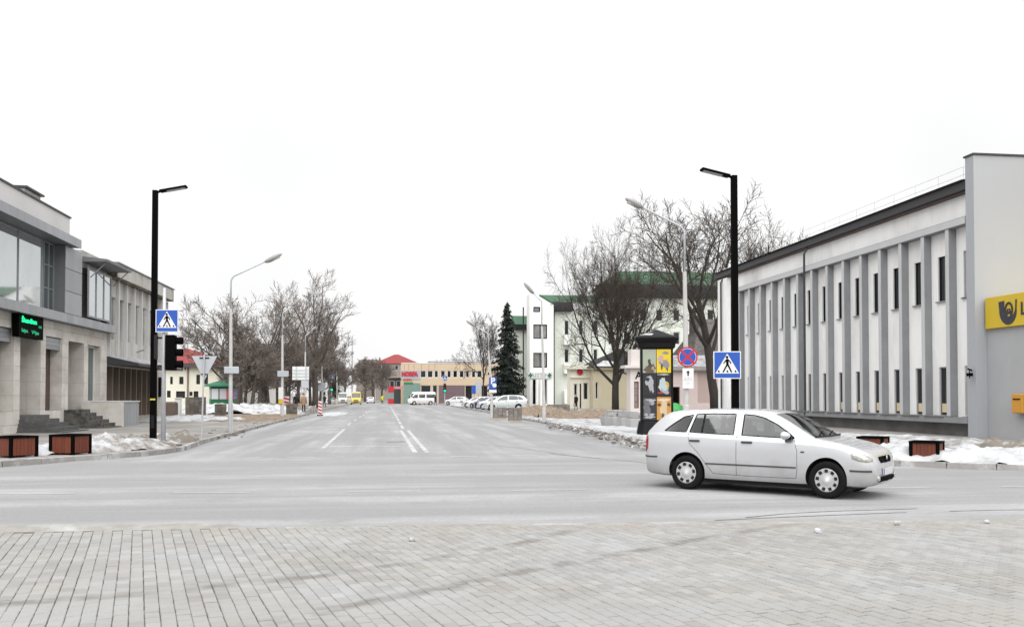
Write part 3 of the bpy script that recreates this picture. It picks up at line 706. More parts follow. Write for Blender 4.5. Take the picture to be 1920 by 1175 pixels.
# upper bay
PW = .55; XS = XL + PW; XF = XL + .9
us_ = lambda px: AX(px, 600, XS)[0] - 30
sv0, sv1 = AX(0, 576, XS)[1], AX(0, 556, XS)[1]; fv0, fv1 = AX(0, 393, XF)[1], AX(0, 374, XF)[1]; fe = AX(153, 460, XF)[0] - 30; wv = AX(0, 418, XL)[1]
sill = MB(); FL.box(sill, 0, UE, sv0, sv1 - .01, -.25, PW - .03); FL.box(sill, 0, fe, fv0, fv1 - .02, -.4, .87); sill = sill.build('bay_frame', m_zincdk, bank, world=True)
k = 0.0
while k < UE - .2:
    FL.piece('metal_panel', m_zinc, sill, k + .006, min(k + .74, UE) - .006, sv0 + .004, sv1, PW - .028, PW); k += .74
k = 0.0
while k < fe - .2:
    FL.piece('metal_panel', m_zinc, sill, k + .006, min(k + .74, fe) - .006, fv0 - .02, fv1, .872, .90); k += .74
pu0, pu1 = us_(122), us_(153)
pier = MB(); FL.box(pier, pu0 + .03, pu1 - .03, sv1 + .01, fv0 - .02, -.2, PW - .03); pier = pier.build('bay_pier', m_zincdk, bank, world=True)
ph = (fv0 - .03 - sv1) / 3
for k in range(3):
    v0 = sv1 + .01 + k * ph; FL.piece('metal_panel', m_zinc, pier, pu0, pu1, v0 + .015, v0 + ph - .015, PW - .03, PW)
gl0, gl1, gl2 = 2.0, ul(76), pu0 + .05
window(bank, FL, gl0, gl1, sv1 + .01, fv0 - .02, 0.02, .07, m_framegrey, m_skyglass, 4, 1)
window(bank, FL, gl1 + .1, gl2, sv1 + .01, fv0 - .02, 0.02, .06, m_framegrey, m_skyglass2, 2, 3)
pz = AX(0, 338, XL - .25)[1]; pe_ = AX(131, 410, XL - .25)[0] - 30
up = MB(); FL.box(up, 0, pe_, 8.7, pz, -6, -.25); up = up.build('roof_parapet', m_whitewall, bank, world=True)
FL.piece('coping', m_coping, up, -.05, pe_ + .06, pz + .002, pz + .08, -6.05, -.19)
c0_, c1_ = AX(46, 360, XL - 1.5)[0] - 30, AX(76, 360, XL - 1.5)[0] - 30; cz_ = AX(60, 360, XL - 1.5)[1]
cm = MB(); FL.box(cm, c0_, c1_, pz - .2, cz_, -2.6, -1.5); cm = cm.build('chimney', m_concrib, bank, world=True)
FL.piece('cap', m_coping, cm, c0_ - .12, c1_ + .12, cz_ + .002, cz_ + .09, -2.75, -1.35)
# smaller bay with a canopy next to it
window(bank, FL, ul(153) - .1, ul(196), 5.6, 8.1, .3, .09, m_framegrey, m_skyglass, 3, 1)
cp = MB()
a, b = ul(150), ul(200)
cp.prism([FL.p(a, 8.35, 0), FL.p(a, 8.62, 0), FL.p(a, 8.50, 1.25), FL.p(a, 8.38, 1.25)], FL.u * (b - a)); cp = cp.build('canopy', m_zincdk, bank, world=True)
for q in (a + .3, b - .2):
    s = MB(); s.tube([FL.p(q, 7.6, .35), FL.p(q, 8.36, 1.1)], .03, 6); s.build('bracket', m_framegrey, cp, world=True)
bk = MB(); FL.box(bk, ul(153) - .1, UE, 8.12, 8.95, -.3, 0.0); bk.build('upper_wall', m_conc, bank, world=True)
# led display hanging under the bay
led = thing('led_display', 'black led display with green text hanging under the grey metal bay', 'sign', (XL, 43, 4.2))
lu0, lu1 = AX(36, 600, XL + .35)[0] - 30, AX(82, 600, XL + .35)[0] - 30
lv0, lv1 = AX(60, 634, XL + .35)[1], AX(60, 587, XL + .35)[1]
b_ = MB(); FL.box(b_, lu0, lu1, lv0, lv1, .08, .34); b_.build('housing', m_black, led, world=True, bevel=.01)
m_led = M('led_green', (0.0, 0.35, 0.09), .5, .0, emit=(0.0, 0.9, 0.25, .8)); m_leddim = M('led_green_dim', (0.0, 0.12, 0.06), .5, .0, emit=(0.02, 0.6, 0.25, .22))
lw = lu1 - lu0; lh = lv1 - lv0
text('Šiandien', lh * .26, m_led, led, FL, lu0 + lw * .10, lv1 - lh * .34, .348, .006, 'LEFT', .006, 1.75)
text('°C', lh * .16, m_leddim, led, FL, lu0 + lw * .66, lv1 - lh * .36, .348, .006, 'LEFT', .003)
text('13:22', lh * .13, m_leddim, led, FL, lu0 + lw * .78, lv1 - lh * .50, .348, .006, 'LEFT', .002, 1.2)
text('laips.', lh * .20, m_leddim, led, FL, lu0 + lw * .10, lv1 - lh * .74, .348, .006, 'LEFT', .004, 1.7)
text('Vėjas', lh * .20, m_leddim, led, FL, lu0 + lw * .50, lv1 - lh * .76, .348, .006, 'LEFT', .004, 1.7)

# --- ribbed concrete building behind it
F2 = Frame((XL, 30 + UE, 0), (0, 1, 0), (1, 0, 0)); W2 = 64.4 - 30 - UE
shop = thing('ribbed_building', 'weathered concrete building with tall narrow windows and a snowy canopy', 'building', (XL, 58, 0))
nb = 8; bw = W2 / nb
ops2 = [(i * bw + .28, (i + 1) * bw - .28, 4.8, 7.1, .45) for i in range(nb)]
gops = [(.1, W2 - 2.6, .45, 3.3, 1.4)]
wl_ = MB(); facade(wl_, F2, 0, W2, 0, 8.9, ops2 + gops, -.03); shell(wl_, F2, 0, W2, 0, 8.9, 14); F2.quad(wl_, .1, W2 - 2.6, .45, 3.3, -1.43)
wl_ = wl_.build('wall', m_conc, shop, world=True)
for i in range(nb):
    a, b = i * bw + .28, (i + 1) * bw - .28
    window(shop, F2, a, b, 4.8, 7.1, -.4, .06, m_bluegrey, m_winglass, 1, 1)
    F2.piece('spandrel_panel', m_conc, wl_, i * bw + .13, (i + 1) * bw - .13, 7.12, 8.08, -.028, .05)
    F2.piece('spandrel_panel', m_conc, wl_, i * bw + .13, (i + 1) * bw - .13, 3.85, 4.78, -.028, .05)
for i in range(nb + 1):
    F2.piece('rib', m_concrib, wl_, i * bw - .11 + (.12 if i == 0 else 0), i * bw + .11, 3.8, 8.05, -.025, .2)
fs = MB(); F2.box(fs, 0, W2 + .3, 8.12, 8.92, -.02, .5); fs = fs.build('fascia', m_rust, shop, world=True)
for i in range(nb): F2.piece('fascia_panel', m_conc, fs, i * bw + .01, (i + 1) * bw - .01, 8.16, 8.88, .502, .53)
F2.piece('coping', m_zinc, fs, 0, W2 + .35, 8.922, 8.98, -.1, .6)
cn = MB(); cn.prism([F2.p(0, 3.35, 0), F2.p(0, 3.8, 0), F2.p(0, 3.42, 1.7), F2.p(0, 3.30, 1.7)], F2.u * (W2 - 2.2)); cn = cn.build('canopy', m_coping, shop, world=True)
for i in range(6):
    a = .1 + i * (W2 - 2.6) / 6; s = MB(); th = random.uniform(.05, .1)
    s.prism([F2.p(a, 3.80, .05), F2.p(a, 3.80 + th, .05), F2.p(a, 3.43 + th, 1.72), F2.p(a, 3.43, 1.72)], F2.u * ((W2 - 2.6) / 6 - .25)); s.build('snow_cover', m_snowclean, cn, world=True)
gb = MB(); F2.quad(gb, .1, W2 - 2.6, .45, 3.3, -1.35); gb.build('shopfront', m_winglass, shop, world=True)
for i in range(9):
    a = .3 + i * (W2 - 3.2) / 8; F2.piece('fin', m_brownfin, shop, a, a + .16, .46, 3.28, -1.2, -.1)
F2.piece('plinth', M('sandy_plinth', (.33, .28, .22), .9, .12), shop, 0, W2 - 2.3, .0, .44, -.02, .15)
F2.piece('downpipe', m_bluegrey, shop, W2 - .2, W2 - .08, 0, 8.1, .0, .12)
F2.piece('notice_board', m_black, shop, W2 - 1.5, W2 - .9, 1.6, 2.9, .0, .08)
cv = MB(); cv.tube([F2.p(W2 * .45, 4.3, .05), F2.p(W2 * .45, 4.45, .5)], .05, 8); cv.build('camera', m_framegrey, shop, world=True)

# --- post office on the right
XR = 21.72; YE = 57.8
FR = Frame((XR, YE, 0), (0, -1, 0), (-1, 0, 0)); WR = YE - 31.45
m_postw = M('post_white_render', (0.82, 0.82, 0.815), 0.9, 0.05, 1.0, bump=0.05, col2=(0.62, 0.615, 0.60), amt=.40, s2=.45, edge=.14, stretch=(1, 1, .35))
m_postg = M('post_grey_render', (0.25, 0.255, 0.265), 0.9, 0.07, 1.2, bump=0.05, col2=(.205, .21, .22), amt=.45, s2=.9, edge=.2)
m_postl = M('post_pale_edge', (0.47, 0.475, 0.485), 0.9, 0.05, 1.2)
m_plinth = M('plinth_concrete', (0.20, 0.197, 0.19), 0.9, 0.16, 1.2, bump=0.15, col2=(.13, .128, .12), amt=.45, s2=.9, edge=.14)
m_soffit = M('brown_soffit', (0.075, 0.05, 0.045), .7, .1)
post = thing('post_office', 'long white post office with grey vertical ribs and narrow windows', 'building', (XR, 44, 0))
ribs = [YE - (32.75 + 1.645 * k) for k in range(14)]      # u of the far edge of each rib
wops = []
for k in range(-1, 13):
    a = ribs[k] if k >= 0 else ribs[0] + 1.645
    u0, u1 = a - 1.0, a - .4
    if u1 < WR - .05: wops += [(u0, u1, 5.42, 7.2, .13), (u0, u1, .86, 2.8, .13)]
wops += [(YE - 32.0, WR - .005, 5.42, 7.2, .22), (YE - 32.0, WR - .005, .86, 2.8, .22)]
wb = MB(); facade(wb, FR, 0, WR, .62, 9.6, wops); shell(wb, FR, 0, WR, 0, 9.6, 15)
FR.quad(wb, 0, WR, 0, .62, -.10); wb = wb.build('wall', m_postw, post, world=True)
pl = MB(); FR.box(pl, .05, WR - .02, -.02, .60, -.4, -.06); pl.build('plinth', m_plinth, post, world=True)
for i, (a, b, c, d, dp) in enumerate(wops):
    window(post, FR, a, b, c, d, -.09, .045, m_framegrey if i % 2 else m_framedark, m_winglass, 1, 1)
    FR.piece('sill', m_postg, post, a - .06, b + .06, c - .05, c - .002, -.05, .09)
for u in ribs:
    r = MB(); FR.box(r, u, u + .22, .86, 8.12, .001, .32); r = r.build('rib', m_postg, post, world=True)
    FR.piece('rib_edge', m_postl, r, u + .002, u + .218, .87, 8.12, .3205, .335)
ln = MB(); FR.box(ln, ribs[-1], WR - .01, 8.122, 8.42, .002, .36); ln.build('lintel_band', m_postg, post, world=True)
FR.piece('lintel_edge', m_postl, post, ribs[-1], WR - .01, 8.14, 8.40, .3605, .372)
sl = MB(); FR.box(sl, ribs[-1] - .1, WR - .01, .62, .84, .002, .42); sl = sl.build('ledge', m_postg, post, world=True)
for u in ribs[:-1]: FR.piece('ledge_cap', m_plinth, sl, u - 1.36, u - .04, .842, .885, .02, .47)
ev = MB(); FR.box(ev, -.5, WR, 9.35, 9.42, 0.002, .24); ev = ev.build('eave_soffit', m_soffit, post, world=True)
gt = MB(); FR.box(gt, -.55, WR - .01, 9.425, 9.78, .12, .34); gt.build('gutter', m_coping, ev, world=True, bevel=.03)
rf = MB(); rf.add([FR.p(-.5, 9.79, .5), FR.p(WR, 9.79, .5), FR.p(WR, 10.9, -7), FR.p(-.5, 10.9, -7)], [(0, 1, 2, 3)]); rf = rf.build('roof', m_coping, post, world=True)
rl = MB()
for k in range(9):
    u = WR - .3 - k * 1.6; rl.tube([FR.p(u, 9.8, .2), FR.p(u, 10.35, .2)], .007, 4)
for h in (10.05, 10.35): rl.tube([FR.p(WR - .2, h, .2), FR.p(WR - 14, h, .2)], .007, 4)
rl.build('snow_guard_rail', m_galv, rf, world=True)
for u, zt in ((YE - 44.8, 9.4), (.9, 9.4)):
    d_ = MB(); d_.tube([FR.p(u, zt, .2), FR.p(u, zt - .35, .40), FR.p(u, .2, .40)], .06, 8); d_.build('downpipe', m_coping, post, world=True)
ep = MB(); FR.box(ep, 0, 1.6, 0, 9.3, .002, .28); FR.box(ep, .1, 1.5, 9.8, 10.05, -2, -.1); ep.build('end_pier', m_postw, post, world=True)
for k in range(6):
    a = ribs[k] - .93; FR.piece('window_notice', M('cream_notice', (.62, .52, .33), .7, .1), post, a + .02, a + .5, 1.0, 1.35, -.08, -.065)
# end block with the porch
BZ = AY(1840, 291, 30.95)[1]; PX = AY(1847, 580, 30.85)[0]; PWX = AY(1855, 700, 30.85)[0]
bl = MB(); bl.box(21.38, 40, 30.95, 31.44, 0, BZ); bl = bl.build('end_block', M('blue_white_render', (0.36, 0.372, 0.395), .9, .04, .8, bump=.04, col2=(.33, .34, .36), amt=.42, s2=.4, edge=.15), post, world=True)
pbox('coping', m_coping, bl, 21.34, 40.05, 30.9, 31.5, BZ + .002, BZ + .07)
pw = MB(); pw.box(PWX, 27, 23.2, 30.94, 0, AY(1847, 617, 30.85)[1] - .005); pw.build('porch', M('porch_grey_render', (0.36, 0.365, 0.375), .9, .05, .8), post, world=True)
sc_ = MB(); sc_.tube([(21.4, 31.2, 2.6), (21.1, 31.0, 2.65)], .03, 6); sc_.tube([(21.2, 31.05, 2.62), (21.2, 31.05, 2.3)], .02, 6); sc_.box(21.13, 21.27, 30.95, 31.15, 2.38, 2.5); sc_.build('security_camera', m_black, post, world=True)
psg = thing('post_sign', 'yellow post office sign box with dark horn emblem above the porch', 'sign', (21.05, 27, 4.1))
m_yel = M('sign_yellow', (0.55, 0.39, 0.02), .45, .05, 1); m_ink = M('sign_ink', (0.03, 0.03, 0.045), .5, .05)
b_ = MB(); SZ0, SZ1 = AY(1847, 617, 30.85)[1], AY(1847, 559, 30.85)[1]; b_.box(PX, 26.9, 23.0, 30.85, SZ0, SZ1); b_.build('panel', m_yel, psg, world=True, bevel=.015)
FS = Frame((PX, 30.85, SZ0), (0, -1, 0), (-1, 0, 0))
def ribbon(mb, fr, pts, wds, w0, w1):
    L, Rr = [], []
    for i, p in enumerate(pts):
        q0 = Vector(pts[max(i - 1, 0)]); q1 = Vector(pts[min(i + 1, len(pts) - 1)]); d = (q1 - q0).normalized(); nn = Vector((-d.y, d.x)) * wds[i] / 2
        L.append(Vector(p) + nn); Rr.append(Vector(p) - nn)
    n = len(pts); vv = []
    for w in (w0, w1):
        vv += [fr.p(q.x, q.y, w) for q in L] + [fr.p(q.x, q.y, w) for q in Rr]
    f = []
    for i in range(n - 1):
        f += [(i, i + n, i + 1 + n, i + 1), (2 * n + i, 2 * n + i + 1, 3 * n + i + 1, 3 * n + i), (i, i + 1, 2 * n + i + 1, 2 * n + i), (n + i, 3 * n + i, 3 * n + i + 1, n + i + 1)]
    mb.add(vv, f)
s0 = 30.85 - AX(1877, 580, PX)[0]; s1 = 30.85 - AX(1907, 580, PX)[0]; sw = s1 - s0; cx_ = (s0 + s1) / 2
lg = MB(); P_ = []; W_ = []
for k in range(25):
    t = k / 24; ang = math.pi + t * math.pi
    P_.append((cx_ + math.cos(ang) * sw * .44, .62 + math.sin(ang) * .42 if 0 < t < 1 else .62)); W_.append(.20 * (1 - t) + .05 + .10 * math.sin(math.pi * t))
P_ = [(cx_ - sw * .46, .93)] + P_ + [(cx_ + sw * .46, .93)]; W_ = [.30] + W_ + [.06]
ribbon(lg, FS, P_, W_, .002, .02)
P_ = [(cx_ + math.sin(a) * sw * .22, .58 + math.cos(a) * .26) for a in [2 * math.pi * k / 20 for k in range(21)]]; ribbon(lg, FS, P_, [.075] * 21, .004, .024)
ribbon(lg, FS, [(cx_ - .12, .42), (cx_ - .05, .62), (cx_ + .05, .62), (cx_ + .12, .42)], [.05] * 4, .006, .026); ribbon(lg, FS, [(cx_ - .1, .5), (cx_ + .1, .5)], [.1, .1], .008, .028)
lg.build('horn_emblem', m_ink, psg, world=True)
text('LIETUVOS PAŠTAS', .62, m_ink, psg, FS, s1 + .18, .56, .012, .02, 'LEFT', .012, .95)
mbx = thing('mail_box', 'orange yellow mail box on the grey porch wall at the right edge', 'mail box', (21.4, 27.2, 1.1))
q = AX(1911, 755, PWX)[0]
b_ = MB(); b_.box(PWX - .3, PWX + .02, q - .55, q, 1.05, 1.72); b_.build('body', M('mailbox_orange', (.52, .25, .03), .45, .06), mbx, world=True, bevel=.03); b_ = MB(); b_.box(PWX - .318, PWX - .303, q - .45, q - .1, 1.52, 1.56); b_.build('slot', m_black, mbx, world=True)

# ------------------------------------------------------------------ buildings further up the street
def rectY(px0, px1, pyt, pyb, Y):
    return AY(px0, (pyt + pyb) / 2, Y)[0], AY(px1, (pyt + pyb) / 2, Y)[0], AY((px0 + px1) / 2, pyb, Y)[1], AY((px0 + px1) / 2, pyt, Y)[1]
m_palegreen = M('pale_green_render', (0.58, 0.61, 0.55), .9, .05, .5); m_offwhite = M('offwhite_render', (0.76, 0.76, 0.73), .9, .04, .6)
m_greenroof = M('green_metal_roof', (0.028, 0.085, 0.045), .6, .2, 1.0, spec=.4, stretch=(4, 1, 1)); m_darkroof = M('dark_roof_band', (0.02, 0.02, 0.021), .7, .2, spec=.15)
m_redroof = M('red_tile_roof', (0.22, 0.035, 0.035), .75, .18, 2); m_creamwall = M('cream_render', (0.70, 0.675, 0.57), .9, .05, .6)
m_tan = M('tan_render', (0.50, 0.45, 0.32), .9, .06, .6); m_pink = M('pink_render', (0.60, 0.50, 0.475), .9, .05, .6); m_pinkw = M('white_pink_render', (0.62, 0.57, 0.55), .9, .05, .6)
m_shingle = M('old_grey_shingle', (0.13, 0.12, 0.115), .9, .3, 3, col2=(.07, .06, .058), amt=.45, s2=2)
m_peach = M('peach_render', (0.50, 0.395, 0.28), .9, .05, .5); m_greengl = M('green_glass_cladding', (0.16, 0.24, 0.21), .3, .1, .4); m_mauve = M('mauve_tile', (0.13, 0.09, 0.10), .7, .1)
m_signgreen = M('sign_green', (0.01, 0.20, 0.07), .4, .05)
# green-roofed block with a tower
Y0 = 143.0
FA = Frame((0, Y0, 0), (1, 0, 0), (0, -1, 0))
apt = thing('apartment_block', 'tall pale green block with green metal roof and white stair tower', 'building', (30, Y0, 0))
t0, t1, _, tz = rectY(993, 1038, 552, 760, Y0 - 3)
FT = Frame((0, Y0 - 3, 0), (1, 0, 0), (0, -1, 0)); rY = lambda a, b, c, d: rectY(a, b, c, d, Y0 - 3)
tw = MB(); tops = [(*rY(1000, 1013, 575, 585), .3), (*rY(1000, 1026, 608, 635), .3), (*rY(1000, 1026, 661, 689), .3), (*rY(999, 1007, 711, 757), 1.5), (*rY(1015, 1026, 711, 757), 1.5)]
zs = AY(1038, 569, Y0 - 3)[1]
facade(tw, FT, t0, t1, 0, zs, tops); shell(tw, FT, t0, t1, 0, zs, 3, top=False)
tm = t0 + (t1 - t0) * .4
tw.add([FT.p(t0, zs), FT.p(t1, zs), FT.p(tm, tz), FT.p(t0, tz)], [(0, 1, 2, 3)]); tw.add([FT.p(t0, zs, -3), FT.p(t0, zs), FT.p(t0, tz), FT.p(t0, tz, -3)], [(0, 1, 2, 3)])
tower = tw.build('stair_tower', m_offwhite, apt, world=True)
rf = MB(); rf.prism([FT.p(tm, tz + .02, .1), FT.p(t1 + .1, zs + .02, .1), FT.p(t1 + .1, zs - .2, .1), FT.p(tm, tz - .2, .1)], (0, 3.1, 0)); rf.build('tower_roof', m_greenroof, apt, world=True)
for o in tops[:3]: window(apt, FT, *o[:4], -.2, .16, m_framedark, M('curtained_glass', (.20, .20, .20), .2, .4, 1.2, spec=.5), 1 if o[1] - o[0] < 1.5 else 2, 1)
for o in tops[3:]: 
    d_ = MB(); FT.box(d_, o[0], o[1], o[2], o[3], -1.5, -1.4); d_.build('doorway', m_framedark, apt, world=True)
for px in (1005, 1012.5):
    c = AY(px, 730, Y0 - 3)[0]; cl = MB(); cl.tube([FT.p(c, 0, .9), FT.p(c, tops[3][3], .9)], .22, 10); cl.build('column', m_offwhite, apt, world=True)
a, b, c, d = rY(990, 1034, 698, 709); sg = MB(); FT.box(sg, a, b, c, d, .1, .22); sg = sg.build('pharmacy_sign', m_signwhite, apt, world=True, label='white pharmacy sign with green end crosses')
text('VAISTINĖ', (d - c) * .95, M('sign_grey_letter', (.30, .32, .34), .5, .05), sg, FT, (a + b) / 2, (c + d) / 2 - .02, .235, .03, 'CENTER', .0, 1.15)
for q in (a + .35, b - .35):
    x = MB(); FT.box(x, q - .3, q + .3, (c + d) / 2 - .12, (c + d) / 2 + .12, .222, .25); FT.box(x, q - .12, q + .12, (c + d) / 2 + .121, d - .08, .222, .25); FT.box(x, q - .12, q + .12, c + .08, (c + d) / 2 - .121, .222, .25); x.build('cross', m_signgreen, sg, world=True)
# recessed middle and long wing behind the trees
a, b, c, d = rectY(1038, 1400, 568, 760, Y0)
wz = AY(1200, 556, Y0)[1]; x_end = AY(1420, 600, Y0)[0]; xm = AY(1128, 600, Y0)[0]; mz = AY(1060, 582, Y0)[1]
wops = []
for px in (1058, 1085, 1112):
    for (pt, pb) in ((600, 628), (654, 680)): wops.append((*rectY(px, px + 9, pt, pb, Y0), .25))
wops2 = []
for px in (1140, 1170, 1200, 1230, 1262, 1294, 1326, 1356):
    for (pt, pb) in ((580, 602), (622, 646), (664, 690)): wops2.append((*rectY(px, px + 13, pt, pb, Y0), .25))
mw = MB(); facade(mw, FA, t1 - 1, xm, 0, mz, wops); shell(mw, FA, t1 - 1, xm, 0, mz, 14); mw.build('middle_wall', m_palegreen, apt, world=True)
mw = MB(); facade(mw, FA, xm, x_end, 0, wz, wops2); shell(mw, FA, xm, x_end, 0, wz, 14); mw.build('wing_wall', m_palegreen, apt, world=True)
for o in wops + wops2: window(apt, FA, *o[:4], -.18, .12, m_framewhite, m_winglass, 1, 1)
rz1 = AY(1200, 533, Y0)[1]; r1 = x_end
for (r0, r1b, rz0, rza) in ((xm - .3, x_end, wz - .2, rz1), (t1 - .2, AY(1072, 600, Y0)[0], mz - .2, AY(1050, 566, Y0)[1])):
    mr_ = MB(); pr = []
    for k in range(7):
        t = k / 6 * math.pi / 2; pr.append(FA.p(r0, rz0 + (rza - rz0) * math.sin(t), .9 * math.cos(t) + .1))
    pr += [FA.p(r0, rza, -3), FA.p(r0, rz0, -3)]
    mr_.prism(pr, FA.u * (r1b - r0)); mr_.build('eave_band', m_darkroof, apt, world=True)
rg = AY(1250, 508, Y0 + 4)[1]
gr = MB(); x2 = xm - .2; x3 = AY(1165, 520, Y0 + 4)[0]
gr.add([FA.p(x2, rz1 + .05, 0), FA.p(r1, rz1 + .05, 0), FA.p(r1, rg, -5), FA.p(x3, rg, -5), FA.p(x2 + 1, rz1 + .05, -12), FA.p(r1, rz1 + .05, -12)], [(0, 1, 2, 3), (0, 3, 4), (3, 2, 5, 4)]); gr.build('roof', m_greenroof, apt, world=True)
gz = AY(1050, 552, Y0 + 4)[1]
g2 = MB(); mt = AY(1050, 567, Y0)[1]; g2.add([FA.p(t1 - .5, mt, .3), FA.p(xm, mt, .3), FA.p(xm, gz, -5), FA.p(t1 - 2.5, gz, -5)], [(0, 1, 2, 3)]); g2.build('roof', m_greenroof, apt, world=True)
a, b, c, d = rectY(966, 994, 612, 760, Y0 + 3); FB = Frame((0, Y0 + 3, 0), (1, 0, 0), (0, -1, 0))
lw_ = MB(); FB.quad(lw_, a, b + 1, 0, d); shell(lw_, FB, a, b + 1, 0, d, 2); lw_.build('side_wing', m_palegreen, apt, world=True)
rr = MB(); FB.box(rr, a - .2, b + .5, d - .6, d + .3, .02, .8); rr.build('side_gutter', m_darkroof, apt, world=True)
g2 = MB(); g2.prism([FB.p(a - .2, d + .3, .7), FB.p(a - .2, d + 2.0, -3), FB.p(a - .2, d + .3, -3)], FB.u * (b - a + .6)); g2.build('roof', m_greenroof, apt, world=True)
for px in (981, 1038.5):
    q = AY(px, 680, Y0 - .2)[0]; dp_ = MB(); dp_.tube([(q, Y0 - .35, 0), (q, Y0 - .35, wz - 2)], .1, 6); dp_.build('downpipe', m_darkroof, apt, world=True)
bal = MB(); 
for (pt, pb) in ((628, 646), (682, 700), (732, 757)):
    a, b, c, d = rectY(1058, 1070, pt, pb, Y0 - 1); FA.box(bal, a, b, c, d, .02, 1.2)
bal.build('balcony', m_offwhite, apt, world=True)

# cream house and tan house under the tree
Y1 = 112.0; FC = Frame((0, Y1, 0), (1, 0, 0), (0, -1, 0)); r1_ = lambda a, b, c, d: rectY(a, b, c, d, Y1)
cream = thing('cream_house', 'low cream house with parapet and round red sign', 'house', (AY(1090, 760, Y1)[0], Y1, 0))
a, b, c, d = r1_(1069, 1110, 692, 768)
cops = [(*r1_(1076, 1083, 719, 742), .2), (*r1_(1094, 1103, 717, 749), .2)]
cops = [(*r1_(1076, 1083, 719, 742), .2), (*r1_(1087, 1090, 719, 768), .3), (*r1_(1094, 1103, 717, 749), .2)]
w_ = MB(); facade(w_, FC, a, b, 0, d, cops); shell(w_, FC, a, b, 0, d, 2); w_.build('wall', m_creamwall, cream, world=True)
for o in (cops[0], cops[2]): window(cream, FC, *o[:4], -.15, .1, m_framewhite, m_winglass, 1, 1)
o = cops[1]; d_ = MB(); FC.box(d_, o[0], o[1], 0, o[3], -.3, -.2); d_.build('door', m_framedark, cream, world=True)
cb = MB(); FC.box(cb, a - .4, b + .3, d + .002, d + .5, -2, .5); cb.build('cornice', m_creamwall, cream, world=True)
_, _, z1_, z2_ = r1_(1076, 1100, 706, 708); cb = MB(); FC.box(cb, a - .1, b + .1, z1_, z1_ + .18, .01, .2); cb.build('string_course', m_creamwall, cream, world=True)
x, _, z, _ = r1_(1087, 1088, 694, 697); dk = MB(); dk.lathe([(0.0, 0), (.38, 0), (.38, .08), (0.0, .08)], 20, Matrix.Translation(FC.p(x, z, .1)) @ Matrix.Rotation(R(90), 4, 'X')); dk.build('round_sign', m_signred, cream, world=True)
tan = thing('tan_house', 'tan house with dark hipped roof behind the large bare tree', 'house', (AY(1140, 765, Y1)[0], Y1 - 2, 0))
FD = Frame((0, Y1 - 2, 0), (1, 0, 0), (0, -1, 0)); a, b, c, d = rectY(1112, 1200, 693, 768, Y1 - 2)
tops_ = [(*rectY(1116, 1122, 716, 748, Y1 - 2), .2)]
w_ = MB(); facade(w_, FD, a, b, 0, d, tops_); shell(w_, FD, a, b, 0, d, 9); w_.build('wall', m_tan, tan, world=True)
window(tan, FD, *tops_[0][:4], -.15, .1, m_framewhite, m_winglass, 1, 1)
cb = MB(); FD.box(cb, a - .3, b, d + .002, d + .35, -9, .35); cb.build('cornice', m_tan, tan, world=True)
zr = AY(1150, 652, Y1)[1]; h_ = MB(); A_ = [FD.p(a - .5, d + .36, .6), FD.p(b + 1, d + .36, .6), FD.p(b + 1, d + .36, -9.5), FD.p(a - .5, d + .36, -9.5)]
h_.add(A_ + [FD.p(a + 4.5, zr, -4.5), FD.p(b - 1, zr, -4.5)], [(0, 1, 5, 4), (1, 2, 5), (2, 3, 4, 5), (3, 0, 4), (0, 3, 2, 1)]); h_.build('roof', m_darkroof, tan, world=True)
sp = MB(); sp.add([FD.p(a, d + .42, .5), FD.p(a + 2.2, d + .42, .5), FD.p(a + 3.2, d + 1.0, -.6), FD.p(a + 1.6, d + 1.2, -1.0)], [(0, 1, 2, 3)]); sp.build('roof_snow', m_snowclean, tan, world=True)

# pink house with the old gabled house behind it
Y2 = 80.0; FP = Frame((0, Y2, 0), (1, 0, 0), (0, -1, 0)); r2_ = lambda a, b, c, d: rectY(a, b, c, d, Y2)
pink = thing('pink_house', 'low pink and white house behind the advertising column', 'house', (AY(1260, 770, Y2)[0], Y2, 0))
a, b, c, d = r2_(1182, 1222, 690, 778)
pops = [(*r2_(1189, 1198, 715, 765), .2)]
w_ = MB(); facade(w_, FP, a, b, 0, d, pops); shell(w_, FP, a, b, 0, d, 1.2); w_.build('front_wall', m_pinkw, pink, world=True)
window(pink, FP, *pops[0][:4], -.15, .08, M('red_brown_frame', (.16, .07, .06), .6, .1), M('display_glass', (.25, .22, .21), .2, .3, 3), 1, 4)
cb = MB(); FP.box(cb, a - .6, b, d + .002, d + .25, -1.2, .5); cb.build('cornice', m_pinkw, pink, world=True)
pa = MB(); a2, b2, c2, d2 = r2_(1183, 1222, 655, 684); FP.box(pa, a2, b2, d + .252, d2, -1.1, .1); pa.build('parapet', m_pinkw, pink, world=True)
text('A', .95, m_black, pink, FP, r2_(1191, 1192, 700, 710)[0], r2_(1191, 1192, 704, 706)[3], .02, .05, 'LEFT', .01)
a, b, c, d = r2_(1222, 1400, 693, 778); FP2 = Frame((0, Y2 + 2, 0), (1, 0, 0), (0, -1, 0))
q = rectY(1308, 1338, 697, 755, Y2 + 2)
w_ = MB(); facade(w_, FP2, a, b, 0, d, [(*rectY(1258, 1275, 725, 775, Y2 + 2), .3), (*q, .06)]); shell(w_, FP2, a, b, 0, d, 7); w_ = w_.build('side_wall', m_pink, pink, world=True)
FP2.piece('blind_panel', M('dusty_pink_panel', (.44, .34, .315), .9, .05), w_, q[0], q[1], q[2], q[3], -.07, -.05)
ev = MB(); FP2.box(ev, a - .2, b, d + .002, d + .35, -7, .6); ev = ev.build('eave', M('grey_eave', (.30, .29, .28), .8, .1), pink, world=True)
